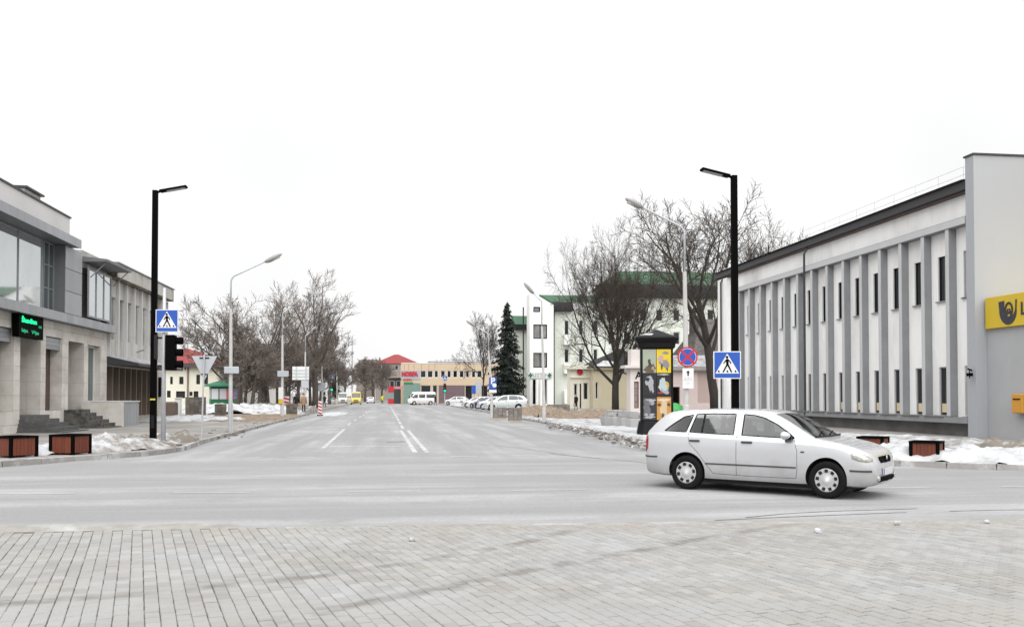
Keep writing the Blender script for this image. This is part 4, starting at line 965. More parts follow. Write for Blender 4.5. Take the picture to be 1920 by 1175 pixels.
rs = MB(); rs.add([FP2.p(a, d + .36, .5), FP2.p(b, d + .36, .5), FP2.p(b, d + 1.6, -4), FP2.p(a, d + 1.6, -4)], [(0, 1, 2, 3)]); rs.build('snowy_roof', m_snow, pink, world=True)
gab = thing('gabled_house', 'dark weathered gabled house rising behind the pink house', 'house', (AY(1330, 770, 92)[0], 92, 0))
FG = Frame((0, 92, 0), (1, 0, 0), (0, -1, 0)); a, b, c, d = rectY(1294, 1440, 640, 770, 92); zr = AY(1330, 592, 92)[1]
w_ = MB(); FG.quad(w_, a + .4, b, 0, d * .8); shell(w_, FG, a + .4, b, 0, d * .8, 9); w_.build('wall', m_shingle, gab, world=True)
rr = MB(); rr.add([FG.p(a, d * .72, .4), FG.p(b, d * .72, .4), FG.p(b, zr, -4), FG.p(a + 2.6, zr, -4), FG.p(b, d * .72, -9), FG.p(a, d * .72, -9)], [(0, 1, 2, 3), (0, 3, 5), (3, 2, 4, 5)]); rr = rr.build('roof', m_shingle, gab, world=True)
ch = MB(); q = rectY(1321, 1340, 590, 625, 92); FG.box(ch, q[0], q[1], q[2], q[3] + .3, -5, -3.8); ch.build('chimney', m_shingle, rr, world=True)

# peach two storey shop at the end of the street
Y3 = 190.0; FE = Frame((0, Y3, 0), (1, 0, 0), (0, -1, 0)); r3 = lambda a, b, c, d: rectY(a, b, c, d, Y3)
pe = thing('peach_shop', 'peach two storey shop with ribbon windows and red lettering at the street end', 'building', (AY(830, 757, Y3)[0], Y3, 0))
a, b, c, d = r3(752, 935, 682, 758)
wpx = [(788, 799), (801, 812), (814, 822), (826, 835), (838, 846), (849, 858), (861, 870), (873, 880), (884, 892), (894, 904)]
eops = [(*r3(p0, p1, 694, 708), .15) for p0, p1 in wpx]
gz_ = r3(800, 801, 720, 721)[3]
gopn = [(*r3(789, 808, 722, 757), .4), (*r3(811, 820, 722, 757), .4), (*r3(872, 886, 722, 757), .4), (*r3(902, 915, 722, 757), .4)]
w_ = MB(); facade(w_, FE, a, b, 0, d, eops + gopn); shell(w_, FE, a, b, 0, d, 16); w_.build('wall', m_peach, pe, world=True)
for o in eops: window(pe, FE, *o[:4], -.12, .14, m_framewhite, m_winglass, 1, 1)
for o in gopn: window(pe, FE, *o[:4], -.3, .12, m_framewhite, m_winglass, 1, 1, name='shop_window')
q = r3(757, 787, 718, 757); FE.piece('green_entrance', m_greengl, pe, q[0], q[1], 0, q[3], .01, 1.6)
q = r3(823, 871, 722, 757); FE.piece('tiled_base', m_mauve, pe, q[0], q[1], 0, q[3], .01, .2)
q = r3(752, 788, 694, 711); FE.piece('sign_band', M('sign_grey_band', (.34, .35, .38), .7, .05), pe, q[0], q[1], q[2], q[3], .01, .12)
text('NORFA', 1.2, m_signred, pe, FE, r3(768, 769, 700, 702)[0], r3(768, 769, 701, 702)[3], .2, .12, 'CENTER', .09, .82)
text('NORFA', .6, m_signred, pe, FE, r3(764, 765, 700, 702)[0], r3(768, 769, 712.5, 713)[3], 1.65, .12, 'CENTER', .05, .9)
q = r3(757, 774, 716, 719); FE.piece('green_fascia', m_signgreen, pe, q[0], q[1], q[2], q[3], 1.6, 1.75)
for px in (758, 766, 776, 790, 804, 815): 
    x = r3(px, px + 1, 683, 693); FE.piece('panel_joint', m_mauve, pe, x[0], x[0] + .05, x[2], x[3], .005, .02)
ra = MB(); 
for k in range(26):
    x0 = a + 7 + k * .85; ra.tube([FE.p(x0, d, -.3), FE.p(x0 + .4, d + .9, -.3), FE.p(x0 + .8, d, -.3)], .08, 4)
ra.tube([FE.p(a + 9, d + .95, -.3), FE.p(b, d + .95, -.3)], .1, 4); ra.tube([FE.p(a, d + .1, -.3), FE.p(b, d + .1, -.3)], .1, 4); ra.build('roof_railing', m_galv, pe, world=True)
bx_ = MB(); q = r3(806, 935, 676, 681); FE.box(bx_, q[0], q[1], d + .01, q[3] + .1, -12, -6); bx_.build('roof_block', M('roof_block_grey', (.26, .25, .24), .9, .15), pe, world=True)

# houses at the far end, left of the shop
def hip_house(name, label, px0, px1, py_eave, py_ridge, Y, wallm, roofm, inset=.3, nwin=3, base=758, dep=10, rows=1, group=None):
    f = Frame((0, Y, 0), (1, 0, 0), (0, -1, 0)); a, b, c, d = rectY(px0, px1, py_eave, base, Y); zr = AY((px0 + px1) / 2, py_ridge, Y)[1]
    t = thing(name, label, 'house', ((a + b) / 2, Y, 0), group=group)
    ops_ = []
    for r_ in range(rows):
        for k in range(nwin):
            u = a + (b - a) * (k + .5) / nwin; v1 = d * (1 - .0 - r_ / rows) - .6; h_ = min(1.6, d / rows - 1.2)
            ops_.append((u - .5, u + .5, v1 - h_, v1, .2))
    w_ = MB(); facade(w_, f, a, b, 0, d, ops_); shell(w_, f, a, b, 0, d, dep); w_.build('wall', wallm, t, world=True)
    for o in ops_: window(t, f, *o[:4], -.15, .1, m_framewhite, m_winglass, 1, 1)
    h = MB(); i = (b - a) * inset; A_ = [f.p(a - .5, d, .5), f.p(b + .5, d, .5), f.p(b + .5, d, -dep - .5), f.p(a - .5, d, -dep - .5)]
    h.add(A_ + [f.p(a + i, zr, -dep / 2), f.p(b - i, zr, -dep / 2)], [(0, 1, 5, 4), (1, 2, 5), (2, 3, 4, 5), (3, 0, 4), (0, 3, 2, 1)]); r_ = h.build('roof', roofm, t, world=True)
    return t, f, (a, b, d, zr), r_
m_greywall = M('grey_brown_wall', (0.24, 0.21, 0.19), .9, .1, .6); m_brownroof = M('brown_roof', (0.15, 0.075, 0.06), .8, .15, 1)
m_farpale = M('far_pale_wall', (0.42, 0.42, 0.43), .9, .05)
hip_house('red_roof_house', 'large house with broad red hipped roof behind the peach shop', 704, 783, 681, 663, 288, m_greywall, m_redroof, .45, 5)
hip_house('brown_roof_house', 'small house with brown roof left of the red roofed house', 668, 702, 684, 674, 300, m_greywall, m_brownroof, .4, 3)
hip_house('flat_block', 'pale distant flat block above the far trees', 676, 712, 675, 673, 350, m_farpale, m_brownroof, .2, 4, rows=3)
hip_house('far_block', 'grey distant block left of the far mast', 604, 645, 690, 684, 320, m_farpale, m_greywall, .2, 5, rows=3)
dk_, _, _, _ = hip_house('dark_shed', 'dark low building between the far trees and the peach shop', 729, 753, 708, 706, 195, M('dark_metal_wall', (.05, .05, .055), .6, .1), m_greywall, .1, 2)

# cream house with a red roof behind the kiosk on the left
Y4 = 118.0; F4 = Frame((0, Y4, 0), (1, 0, 0), (0, -1, 0)); r4 = lambda a, b, c, d: rectY(a, b, c, d, Y4)
red = thing('cream_red_roof_house', 'cream house with red hipped roof behind the green kiosk', 'house', (AY(355, 760, Y4)[0], Y4, 0))
a, b, c, d = r4(285, 412, 681, 765)
hops = [(*r4(319, 324, 706, 720), .2), (*r4(336, 344, 706, 720), .2), (*r4(368, 375, 702, 720), .2), (*r4(383, 390, 702, 720), .2), (*r4(313, 320, 732, 745), .2), (*r4(330, 347, 733, 746), .4), (*r4(355, 361, 734, 742), .2), (*r4(363, 372, 733, 750), .4)]
hops += [(*r4(p, p + 2.5, 688, 693), .15) for p in (326, 333, 340, 346)]
w_ = MB(); facade(w_, F4, a, b, 0, d, hops); shell(w_, F4, a, b, 0, d, 12); w_.build('wall', m_creamwall, red, world=True)
for o in hops: window(red, F4, *o[:4], -.15, .09, m_framedark, m_winglass, 1, 1)
dpp = MB(); x = r4(352.5, 353, 700, 710)[0]; dpp.tube([F4.p(x, 0, .1), F4.p(x, d, .1)], .1, 6); dpp.build('downpipe', M('brown_pipe', (.2, .14, .12), .6, .1), red, world=True)
zr = AY(345, 652, Y4 + 5)[1]; h = MB(); A_ = [F4.p(a - .6, d, .8), F4.p(b + .6, d, .8), F4.p(b + .6, d, -12.6), F4.p(a - .6, d, -12.6)]
h.add(A_ + [F4.p(a + 3, zr, -5), F4.p(AY(350, 660, Y4 + 5)[0], zr, -5)], [(0, 1, 5, 4), (1, 2, 5), (2, 3, 4, 5), (3, 0, 4)]); h.build('roof', m_redroof, red, world=True)
ev = MB(); F4.box(ev, a - .6, b + .6, d - .5, d - .01, -12.6, .8); ev.build('eave', M('eave_brown_dark', (.07, .055, .06), .7, .1), red, world=True)
# plain white wall behind the row of trees
ww = thing('white_wall_building', 'plain white walled building behind the trimmed trees', 'building', (AY(460, 760, 125)[0], 125, 0))
F5 = Frame((0, 125, 0), (1, 0, 0), (0, -1, 0)); a, b, c, d = rectY(425, 520, 712, 765, 125)
oo = [(*rectY(434, 440, 725, 748, 125), .3), (*rectY(492, 500, 735, 752, 125), .3)]
w_ = MB(); facade(w_, F5, a, b, 0, d, oo); shell(w_, F5, a, b, 0, d, 9); w_.build('wall', m_offwhite, ww, world=True)
for o in oo: window(ww, F5, *o[:4], -.2, .1, m_framedark, m_winglass, 1, 1)
cp = MB(); F5.box(cp, a - .2, b + .2, d + .002, d + .25, -9, .2); cp.build('coping', m_coping, ww, world=True)

# ------------------------------------------------------------------ poles, lamps, signs
random.seed(21)
CAMF = lambda x, y: Frame((x, y, 0), (1, 0, 0), (0, -1, 0))
def rot_frame(x, y, ang):      # a sign facing the camera side, turned by ang about the vertical
    return Frame((x, y, 0), (math.cos(ang), math.sin(ang), 0), (math.sin(ang), -math.cos(ang), 0))
def fpoly(mb, fr, pts, w0, w1):
    mb.prism([fr.p(u, v, w0) for u, v in pts], fr.n * (w1 - w0))
def black_lamp(loc, H_, side, label):
    t = thing('black_lamp_post', label, 'street lamp', (*loc, .1), group='square black lamp posts')
    p = MB(); r = .10
    v = []
    p.add([(sx * (.092 if z < 1 else .078), sy * (.092 if z < 1 else .078), z) for z in (0, H_) for sx, sy in ((-1, -1), (1, -1), (1, 1), (-1, 1))], [(3, 2, 1, 0), (4, 5, 6, 7), (0, 1, 5, 4), (1, 2, 6, 5), (2, 3, 7, 6), (3, 0, 4, 7)])
    p.build('post', m_black, t, bevel=.012)
    d_ = MB(); d_.box(-.05, .05, -.097, -.088, .55, .95); d_.build('access_door', m_blackm, t)
    b = MB(); b.box(-.17, .17, -.17, .17, 0, .04); b.build('base_plate', m_black, t)
    a = MB(); T = Matrix.Translation((side * .55, 0, H_ + .06)) @ Matrix.Rotation(R(-12) * side, 4, 'Y')
    a.xbox(T, .42, .13, .035); hd = a.build('lamp_head', m_black, t, bevel=.02)
    l_ = MB(); l_.xbox(T @ Matrix.Translation((side * .08, 0, -.04)), .28, .1, .006); l_.build('light_panel', M('led_panel_off', GREY(.3), .3, .05), hd)
    s = MB(); s.tube([(0, 0, H_ - .08), (side * .16, 0, H_ - .02)], .04, 6); s.build('bracket', m_black, t)
    if side < 0: return t
    k = MB(); k.box(-.08, .08, -.103, -.1, 1.42, 1.47); k.build('sticker', M('sticker_yellow', (.5, .4, .05), .5, .05), t)
    return t
g1 = G(287, 835, .1); black_lamp(g1, AY(292, 357, g1[1])[1] - .1, 1, 'square black lamp post on the left corner by the traffic light')
g2_ = G(1379, 846, .1); black_lamp(g2_, AY(1374, 329, g2_[1])[1] - .1, -1, 'square black lamp post behind the silver car')

def walker(mb, fr, cu, cv, s, w0, w1):
    """walking figure and stripes of the crossing sign"""
    def P(pts): fpoly(mb, fr, [(cu + x * s, cv + y * s) for x, y in pts], w0, w1)
    P([(math.cos(k * math.pi / 5) * .055 - .01, math.sin(k * math.pi / 5) * .055 + .33) for k in range(10)])
    P([(-.055, .25), (.03, .27), (.06, .22), (.05, .02), (-.04, .02)])
    P([(-.04, .04), (.03, .04), (-.07, -.14), (-.14, -.27), (-.20, -.27), (-.12, -.12)])
    P([(-.02, .04), (.06, .04), (.13, -.12), (.20, -.27), (.14, -.27), (.06, -.11)])
    P([(-.05, .25), (-.02, .2), (-.11, .1), (-.14, .06), (-.16, .09)]); P([(.05, .25), (.14, .15), (.16, .07), (.12, .06), (.10, .13), (.04, .19)])
    for x in (-.36, -.02, .30): P([(x, -.27), (x + .07, -.27), (x + .035, -.19), (x - .01, -.19)])
def crossing_sign(t, fr, cu, cv, s, name='crossing_sign'):
    h = s / 2
    b = MB(); fr.box2(b, cu - h, cu + h, cv - h, cv + h, 0, .02) if hasattr(fr, 'box2') else fpoly(b, fr, [(cu - h, cv - h), (cu + h, cv - h), (cu + h, cv + h), (cu - h, cv + h)], 0, .02)
    plate = b.build(name, m_signwhite, t, world=True); q = h * .93
    b = MB(); fpoly(b, fr, [(cu - q, cv - q), (cu + q, cv - q), (cu + q, cv + q), (cu - q, cv + q)], .021, .024); b.build('blue_field', m_signblue, plate, world=True)
    b = MB(); fpoly(b, fr, [(cu - .86 * h, cv - .62 * h), (cu + .86 * h, cv - .62 * h), (cu, cv + .84 * h)], .025, .028); b.build('white_triangle', m_signwhite, plate, world=True)
    b = MB(); walker(b, fr, cu, cv - .02 * s, s * .92, .029, .032); b.build('walking_figure', m_black, plate, world=True)
    return plate
# traffic light pole with crossing sign on the left corner
x, y = G(306, 836, .1)
tl = thing('traffic_light', 'grey pole with crossing sign over a black traffic light seen from behind', 'traffic light', (x, y, .1))
fr = rot_frame(x, y - .12, R(-8))
p = MB(); p.tube([(x, y, .1), (x, y, 2.9), (x, y, 5.0)], [.075, .06, .05], 12); p.build('pole', m_galv, tl, world=True, smooth=True)
z_s = AY(312, 602, y)[1]; crossing_sign(tl, fr, .12, z_s, .70)
z0, z1 = AY(320, 694, y)[1], AY(320, 628, y)[1]
hb = MB(); hb.box(x + .06, x + .36, y - .16, y + .14, z0, z1); hb = hb.build('signal_housing', m_black, tl, world=True, bevel=.03)
for k in range(3):
    zc = z0 + (z1 - z0) * (k + .52) / 3; v = MB(); T = Matrix.Translation((x + .36, y - .01, zc)) @ Matrix.Rotation(R(90), 4, 'Y')
    v.lathe([(.11, 0), (.12, .2), (.108, .2), (.1, 0)], 16, T); v.build('visor', m_black, hb, world=True)
b = MB(); b.box(x - .22, x + .06, y - .01, y + .03, z1 - .12, z1 - .06); b.box(x - .22, x + .06, y - .01, y + .03, z0 + .1, z0 + .16); b.box(x - .28, x - .2, y - .08, y + .08, z0 + .35, z1); b.build('bracket', m_framedark, tl, world=True)
# crossing sign fixed to the right black post
x, y = g2_
cs = thing('pedestrian_sign', 'blue pedestrian crossing sign clamped to the black post behind the silver car', 'sign', (x, y, .1))
zc = AY(1363, 684, y - .15)[1]; xc = AY(1363, 684, y - .15)[0]
fr = rot_frame(xc, y - .16, R(-9)); crossing_sign(cs, fr, 0, zc, .76)
b = MB(); b.box(xc - .1, x + .12, y - .145, y - .117, zc + .1, zc + .14); b.box(xc - .1, x + .12, y - .145, y - .117, zc - .14, zc - .1); b.build('clamp', m_galv, cs, world=True)
# give-way sign seen from behind
x, y = G(378, 823, .1)
gw = thing('give_way_sign', 'triangular give way sign seen from behind on thin grey pole', 'sign', (x, y, .1)); f = CAMF(x, y)
zt, zb = AY(381, 667, y)[1], AY(381, 713, y)[1]; hw = .44
p = MB(); p.tube([(x, y, .1), (x + .07, y, zt + .05)], .03, 8); p.build('pole', m_galv, gw, world=True)
b = MB(); fpoly(b, f, [(.07 - hw, zt), (.07, zb), (.07 + hw, zt)], -.06, -.035); pl = b.build('plate', m_signback, gw, world=True)
b = MB(); b.box(x - .1, x + .24, y + .02, y + .034, zt - .1, zt - .05); b.box(x - .06, x + .2, y + .02, y + .034, zb + .2, zb + .24); b.build('clamp', m_framedark, pl, world=True)

def old_lamp(px, py_base, px_top, label, H_=7.3, arm=(1.9, .75), side=1, dep=None, head=.85, mat=None, slim=1.0, extra=None, bend=None, tip=None):
    x, y = G(px, py_base, .1)
    t = thing('street_lamp', label, 'street lamp', (x, y, .1), group='tall grey street lamps'); mat = mat or m_concpole
    if bend: H_ = AY(bend[0], bend[1], y)[1] - .1; e_ = AY(tip[0], tip[1], y); arm = (abs(e_[0] - AY(bend[0], bend[1], y)[0]), e_[1] - .1 - H_)
    lean = AY(px_top, 560, y)[0] - x if px_top else 0
    lean = max(-.25, min(.25, lean))
    p = MB(); p.tube([(0, 0, 0), (0, 0, 1.2), (0, 0, 1.22), (lean * .5, 0, H_ * .55), (lean, 0, H_ * .78)], [.16 * slim, .15 * slim, .12 * slim, .10 * slim, .085 * slim], 12); p.build('pole', mat, t, smooth=False)
    ax, az = arm; pts = []
    for k in range(9):
        a_ = k / 8 * math.pi / 2 * .78; rb = min(.35, arm[0] * .35); pts.append((lean + side * rb * (1 - math.cos(a_)), 0, H_ - rb + rb * math.sin(a_)))
    e = Vector((lean + side * ax, 0, H_ + az)); pts = [(lean, 0, H_ * .76)] + pts + [tuple(e)]
    q = MB(); q.tube(pts, [.05 * slim] * (len(pts) - 1) + [.03], 10); q.build('arm', m_galv, t, smooth=True)
    d = (e - Vector(pts[-2])).normalized(); ang = math.atan2(d.z, d.x * side)
    T = Matrix.Translation(e + d * head * .42) @ Matrix.Rotation(-ang * side if side > 0 else ang, 4, 'Y')
    if side < 0: T = T @ Matrix.Rotation(math.pi, 4, 'Z')
    hb = bmesh.new(); bmesh.ops.create_uvsphere(hb, u_segments=16, v_segments=10, radius=1)
    for v in hb.verts:
        xx = v.co.x; k = .5 + .5 * xx
        v.co.x *= head * .5; v.co.y *= .15 * (1.1 - .35 * k); v.co.z *= (.10 if v.co.z > 0 else .13 * (1.2 - .6 * k))
    hb.transform(T); me = bpy.data.meshes.new('lamp_head'); hb.to_mesh(me); hb.free(); me.materials.append(M('lamp_head_grey', (.27, .265, .25), .6, .15, 5)); me.polygons.foreach_set('use_smooth', [True] * len(me.polygons)); h = link('lamp_head', me, t)
    l_ = MB(); l_.xbox(T @ Matrix.Translation((head * .1, 0, -.085)), head * .22, .08, .02); l_.build('lens', M('lamp_lens', (.35, .33, .3), .2, .1), h)
    if extra: extra(t, x, y)
    return t
def board(px0, px1, py0, py1, y, t, name='sign_board', mat=None, dy=-.16, r=0):
    a, b, c, d = rectY(px0, px1, py0, py1, y + dy); o = MB(); o.box(a, b, y + dy - .02, y + dy + .02, c, d); return o.build(name, mat or m_signback, t, world=True, bevel=.02)
def lampA(t, x, y):
    board(420, 448, 687, 700, y, t, 'street_name_board'); q = MB(); q.tube([(.0, -.16, .0), (0, -.16, 1.25)], .06, 8); q.build('cable_duct', m_galv, t)
old_lamp(432, 809, 433, 'tall grey street lamp at the left kerb with street name boards', 7.15, (1.75, .62), 1, slim=.72, extra=lampA, bend=(433, 514), tip=(498, 490))
def lampB(t, x, y):
    board(520, 541, 695, 706, y, t, 'round_ended_board'); board(522, 531, 726, 748, y, t, 'poster_plate', m_signwhite); board(522, 530, 748, 757, y, t, 'yellow_plate', m_yel)
old_lamp(529, 784, 530, 'second grey street lamp on the left with a flat board', 7.6, (1.0, .55), 1, slim=.8, extra=lampB, bend=(531, 584), tip=(549, 573))
old_lamp(572, 771, 573, 'third grey street lamp on the left beside the direction board', 8.0, (1.3, .5), 1, slim=.8, bend=(573, 628), tip=(583, 621))
def lampD(t, x, y):
    board(592, 610, 717, 733, y, t, 'grey_board')
old_lamp(604, 764, 604, 'fourth street lamp on the left behind the striped road marker', 7.6, (.8, .2), 1, slim=.85, extra=lampD, bend=(605, 655), tip=(611, 652))
old_lamp(632, 757, 632, 'thin far street lamp on the left beside the green traffic signal', 8.5, (1.2, .4), 1)
# right hand lamps
def lampR(t, x, y):
    f = rot_frame(x, y - .17, R(-8)); yy = y - .17
    zc = AY(1289, 669, yy)[1]; rd = (AY(1289, 650, yy)[1] - AY(1289, 688, yy)[1]) / 2; xc = AY(1289, 669, yy)[0] - x
    disc = lambda r: [(xc + math.cos(k * math.pi / 20) * r, zc + math.sin(k * math.pi / 20) * r) for k in range(40)]
    b = MB(); fpoly(b, f, disc(rd), 0, .02); pl = b.build('no_stopping_sign', m_signred, t, world=True)
    b = MB(); fpoly(b, f, disc(rd * .84), .021, .023); b.build('white_ring', m_signwhite, pl, world=True)
    b = MB(); fpoly(b, f, disc(rd * .80), .0235, .0255); b.build('blue_disc', m_signblue, pl, world=True)
    b = MB()
    for sg in (1, -1):
        d = Vector((1, sg)).normalized() * rd * .86; nn = Vector((-d.y, d.x)).normalized() * rd * .105
        fpoly(b, f, [(xc - d.x + nn.x, zc - d.y + nn.y), (xc - d.x - nn.x, zc - d.y - nn.y), (xc + d.x - nn.x, zc + d.y - nn.y), (xc + d.x + nn.x, zc + d.y + nn.y)], .026 + .001 * sg, .029 + .001 * sg)
    b.build('red_cross', m_signred, pl, world=True)
    for (p0, p1) in ((690, 712.5), (713, 728)):
        a, bb, c, d = rectY(1280, 1300, p0, p1, yy); b = MB(); fpoly(b, f, [(a - x, c), (bb - x, c), (bb - x, d), (a - x, d)], 0, .015); q = b.build('sub_plate', m_signwhite, t, world=True)
        b = MB(); cx = (a + bb) / 2 - x
        if p0 == 690:
            fpoly(b, f, [(cx - .025, d - .28), (cx + .025, d - .28), (cx + .025, d - .17), (cx + .07, d - .17), (cx, d - .08), (cx - .07, d - .17), (cx - .025, d - .17)], .016, .018); b.build('arrow', m_black, q, world=True)
            text('8-18 h', .1, M('faded_print', (.38, .38, .38), .6, .05), q, f, cx, c + .07, .017, .003)
        else: text('I-V', .09, MATS['faded_print'], q, f, cx, c + .18, .017, .003)
old_lamp(1287, 822, 1284, 'tall grey street lamp with no stopping sign behind the silver car', 7.9, (1.95, .92), -1, head=.75, slim=.85, extra=lampR, bend=(1283, 422), tip=(1203, 388))
old_lamp(1020, 791, 1016, 'slim white street lamp before the pharmacy tower', 7.7, (.9, .35), -1, slim=.7, head=.9, bend=(1013, 562), tip=(997, 549))
def lampP(t, x, y):
    b = board(917, 931, 707, 730, y, t, 'parking_sign', m_signblue); xa, xb, za, zb = rectY(917, 931, 707, 730, y - .19)
    f = CAMF((xa + xb) / 2, y - .19); text('P', (zb - za) * .72, m_signwhite, b, f, 0, zb - (zb - za) * .32, .002, .02, 'CENTER', .02)
    o = MB(); o.lathe([(.0, 0), (.16, 0), (.16, .01), (0, .01)], 16, Matrix.Translation(((xa + xb) / 2 + .12, y - .192, za + .32)) @ Matrix.Rotation(R(90), 4, 'X')); o.build('white_disc', m_signwhite, b, world=True)
    board(917, 931, 730.5, 736, y, t, 'sub_plate', m_signwhite)
old_lamp(922, 781, 914, 'grey street lamp with blue parking sign before the parked cars', 7.9, (1.7, .25), -1, slim=.8, extra=lampP, bend=(914, 622), tip=(889, 611))
def signpost(name, label, px, pyb, plates, r=.04, cat='sign', H_=None, mat=None):
    x, y = G(px, pyb, .1); t = thing(name, label, cat, (x, y, .1)); top = max(AY(px, pl[2], y)[1] for pl in plates)
    p = MB(); p.tube([(x, y, .1), (x, y, (H_ or top) + .05)], r, 8); p.build('pole', mat or m_galv, t, world=True)
    for (a, b, c, d, nm, mt) in plates: board(a, b, c, d, y, t, nm, mt)
    return t, x, y
t, x, y = signpost('parking_sign', 'narrow blue parking sign behind the parked cars', 889, 768, [(885, 892, 722, 738, 'plate', m_signblue)])
signpost('road_sign', 'grey back of a tall sign between the two parking signs', 897, 766, [(892, 903, 715, 738, 'plate', m_signback)])
t, x, y = signpost('direction_board', 'white direction board on the back of two poles among the trees', 565, 774, [(548, 579.5, 687, 712, 'board', m_signwhite), (565, 579, 713, 727, 'lower_plate', m_signback)])
for px in (556, 574):
    a = AY(px, 700, y - .05)[0]; b = MB(); b.box(a - .06, a + .06, y - .24, y - .2, AY(px, 712, y)[1], AY(px, 687, y)[1]); b.build('batten', M('batten_grey', (.4, .44, .44), .6, .05), t, world=True)
for pz in (694, 700, 706):
    z = AY(560, pz, y)[1]; b = MB(); b.box(AY(549, 700, y)[0], AY(579, 700, y)[0], y - .215, y - .195, z - .04, z + .04); b.build('rail', MATS['batten_grey'], t, world=True)
def far_signal(label, px, pyb, ptop, sgn):
    x, y = G(px, pyb, .1); t = thing('traffic_signal', label, 'traffic light', (x, y, .1)); f = CAMF(x, y - .1)
    p = MB(); p.tube([(x, y, .1), (x, y, AY(px, ptop, y)[1])], .06, 8); p.build('pole', m_galv, t, world=True)
    a, b, c, d = rectY(px - 2.6, px + 2.6, ptop + 17, ptop + 33, y - .15); h = MB(); h.box(a, b, y - .3, y - .07, c, d); h = h.build('housing', m_black, t, world=True, bevel=.03)
    for k, mm in enumerate((M('signal_green', (.0, .3, .15), .4, 0, emit=(.0, .8, .4, .7)), M('signal_amber_off', (.06, .04, .01), .4, 0), M('signal_red_off', (.06, .01, .01), .4, 0))):
        zc = c + (d - c) * (k + .5) / 3; l_ = MB(); l_.lathe([(0.0, 0), ((b - a) * .36, 0), ((b - a) * .36, .03), (0, .04)], 12, Matrix.Translation(((a + b) / 2, y - .30, zc)) @ Matrix.Rotation(R(90), 4, 'X')); l_.build('lens', mm, h, world=True)
    a, b, c, d = rectY(px - 4.5, px + 4.5, ptop + 2, ptop + 11, y - .15); crossing_sign(t, f, 0, (c + d) / 2, (b - a))
far_signal('far traffic signal showing green on the left', 622, 759, 700, 1)
far_signal('far traffic signal showing green before the peach shop', 834, 762, 702, 1)
x, y = G(660, 752); mast = thing('radio_mast', 'thin tall mast rising behind the yellow van', 'mast', (x * 1.2, y * 1.2, 0))
p = MB(); p.tube([(0, 0, 0), (0, 0, 17), (0, 0, 24)], [.22, .16, .08], 8); p.build('pole', m_framegrey, mast); p = MB(); p.box(-.5, .5, -.2, .2, 17, 18.2); p.build('antenna', m_framegrey, mast)
# striped markers
def marker(px, pyb, w_, h_, label, rz=0):
    x, y = G(px, pyb, .02); t = thing('road_marker', label, 'marker', (x, y, .02), group='red and white striped markers'); b = MB(); b.box(-w_ / 2, w_ / 2, -.05, .0, .08, h_); pl = b.build('plate', m_signwhite, t)
    n = 4
    for k in range(n):
        z = .1 + (h_ - .14) * k / n; s = (h_ - .1) / n * .5; q = MB(); q.prism([(-w_ / 2 + .01, -.052, z + s * .7), (w_ / 2 - .01, -.052, z), (w_ / 2 - .01, -.052, z + s), (-w_ / 2 + .01, -.052, z + s * 1.7)], (0, -.004, 0)); q.build('red_stripe', m_signred, pl)
    b = MB(); b.box(-w_ * .8, w_ * .8, -.25, .25, 0, .08); b.build('foot', m_blackm, t)
marker(600, 779, .30, 1.2, 'leaning red and white striped road marker at the left kerb')
marker(537, 772, .55, 1.6, 'red and white striped marker behind the stacked blocks')

# ---- planters with reddish boards
m_wood = M('red_brown_board', (0.125, 0.030, 0.014), .6, .22, 3, stretch=(6, 6, .4), orand=.12, bump=.1)
def planter(px, pyb, s, h, rz, label, npl=6):
    x, y = G(px, pyb, .115); t = thing('planter', label, 'planter', (x, y, .115), rz, group='wooden street planters'); q = s / 2
    b = MB(); b.box(-q + .03, q - .03, -q + .03, q - .03, .03, h - .06); b.build('liner', m_black, t)
    for sx in (-1, 1):
        for sy in (-1, 1): c = MB(); c.box(sx * q - .035, sx * q + .035, sy * q - .035, sy * q + .035, 0, h); c.build('corner_post', m_black, t)
    bw_ = (s - .09) / npl
    bm_ = MB().box(-bw_ / 2 + .003, bw_ / 2 - .003, -.012, .012, .05, h - .045).mesh('board', m_wood)
    for side in range(4):
        a = side * math.pi / 2
        for k in range(npl):
            u = -s / 2 + .045 + bw_ * (k + .5); o = link('board', bm_, t); o.location = (math.cos(a) * u + math.sin(a) * (q), math.sin(a) * u - math.cos(a) * (q), 0); o.rotation_euler = (0, 0, a)
        r_ = MB(); 
    r_ = MB(); r_.box(-q - .02, q + .02, -q - .045, -q + .02, h - .045, h); r_.box(-q - .02, q + .02, q - .02, q + .045, h - .045, h); r_.box(-q - .045, -q - .021, -q, q, h - .045, h); r_.box(q + .021, q + .045, -q, q, h - .045, h); r_.build('rim', m_black, t)
    s_ = MB(); s_.box(-q + .05, q - .05, -q + .05, q - .05, h - .12, h - .06); s_.build('soil', m_soil, t)
    return t
planter(27, 856, .70, .53, R(57), 'wooden planter at the left edge of the picture before the granite steps')
planter(132, 851, .66, .53, R(-20), 'wooden planter before the mossy concrete steps')
planter(1738, 862, .60, .46, R(-43), 'wooden planter half sunk in snow beside the post office')
planter(1637, 850, .62, .46, R(-43), 'wooden planter behind the bonnet of the silver car')

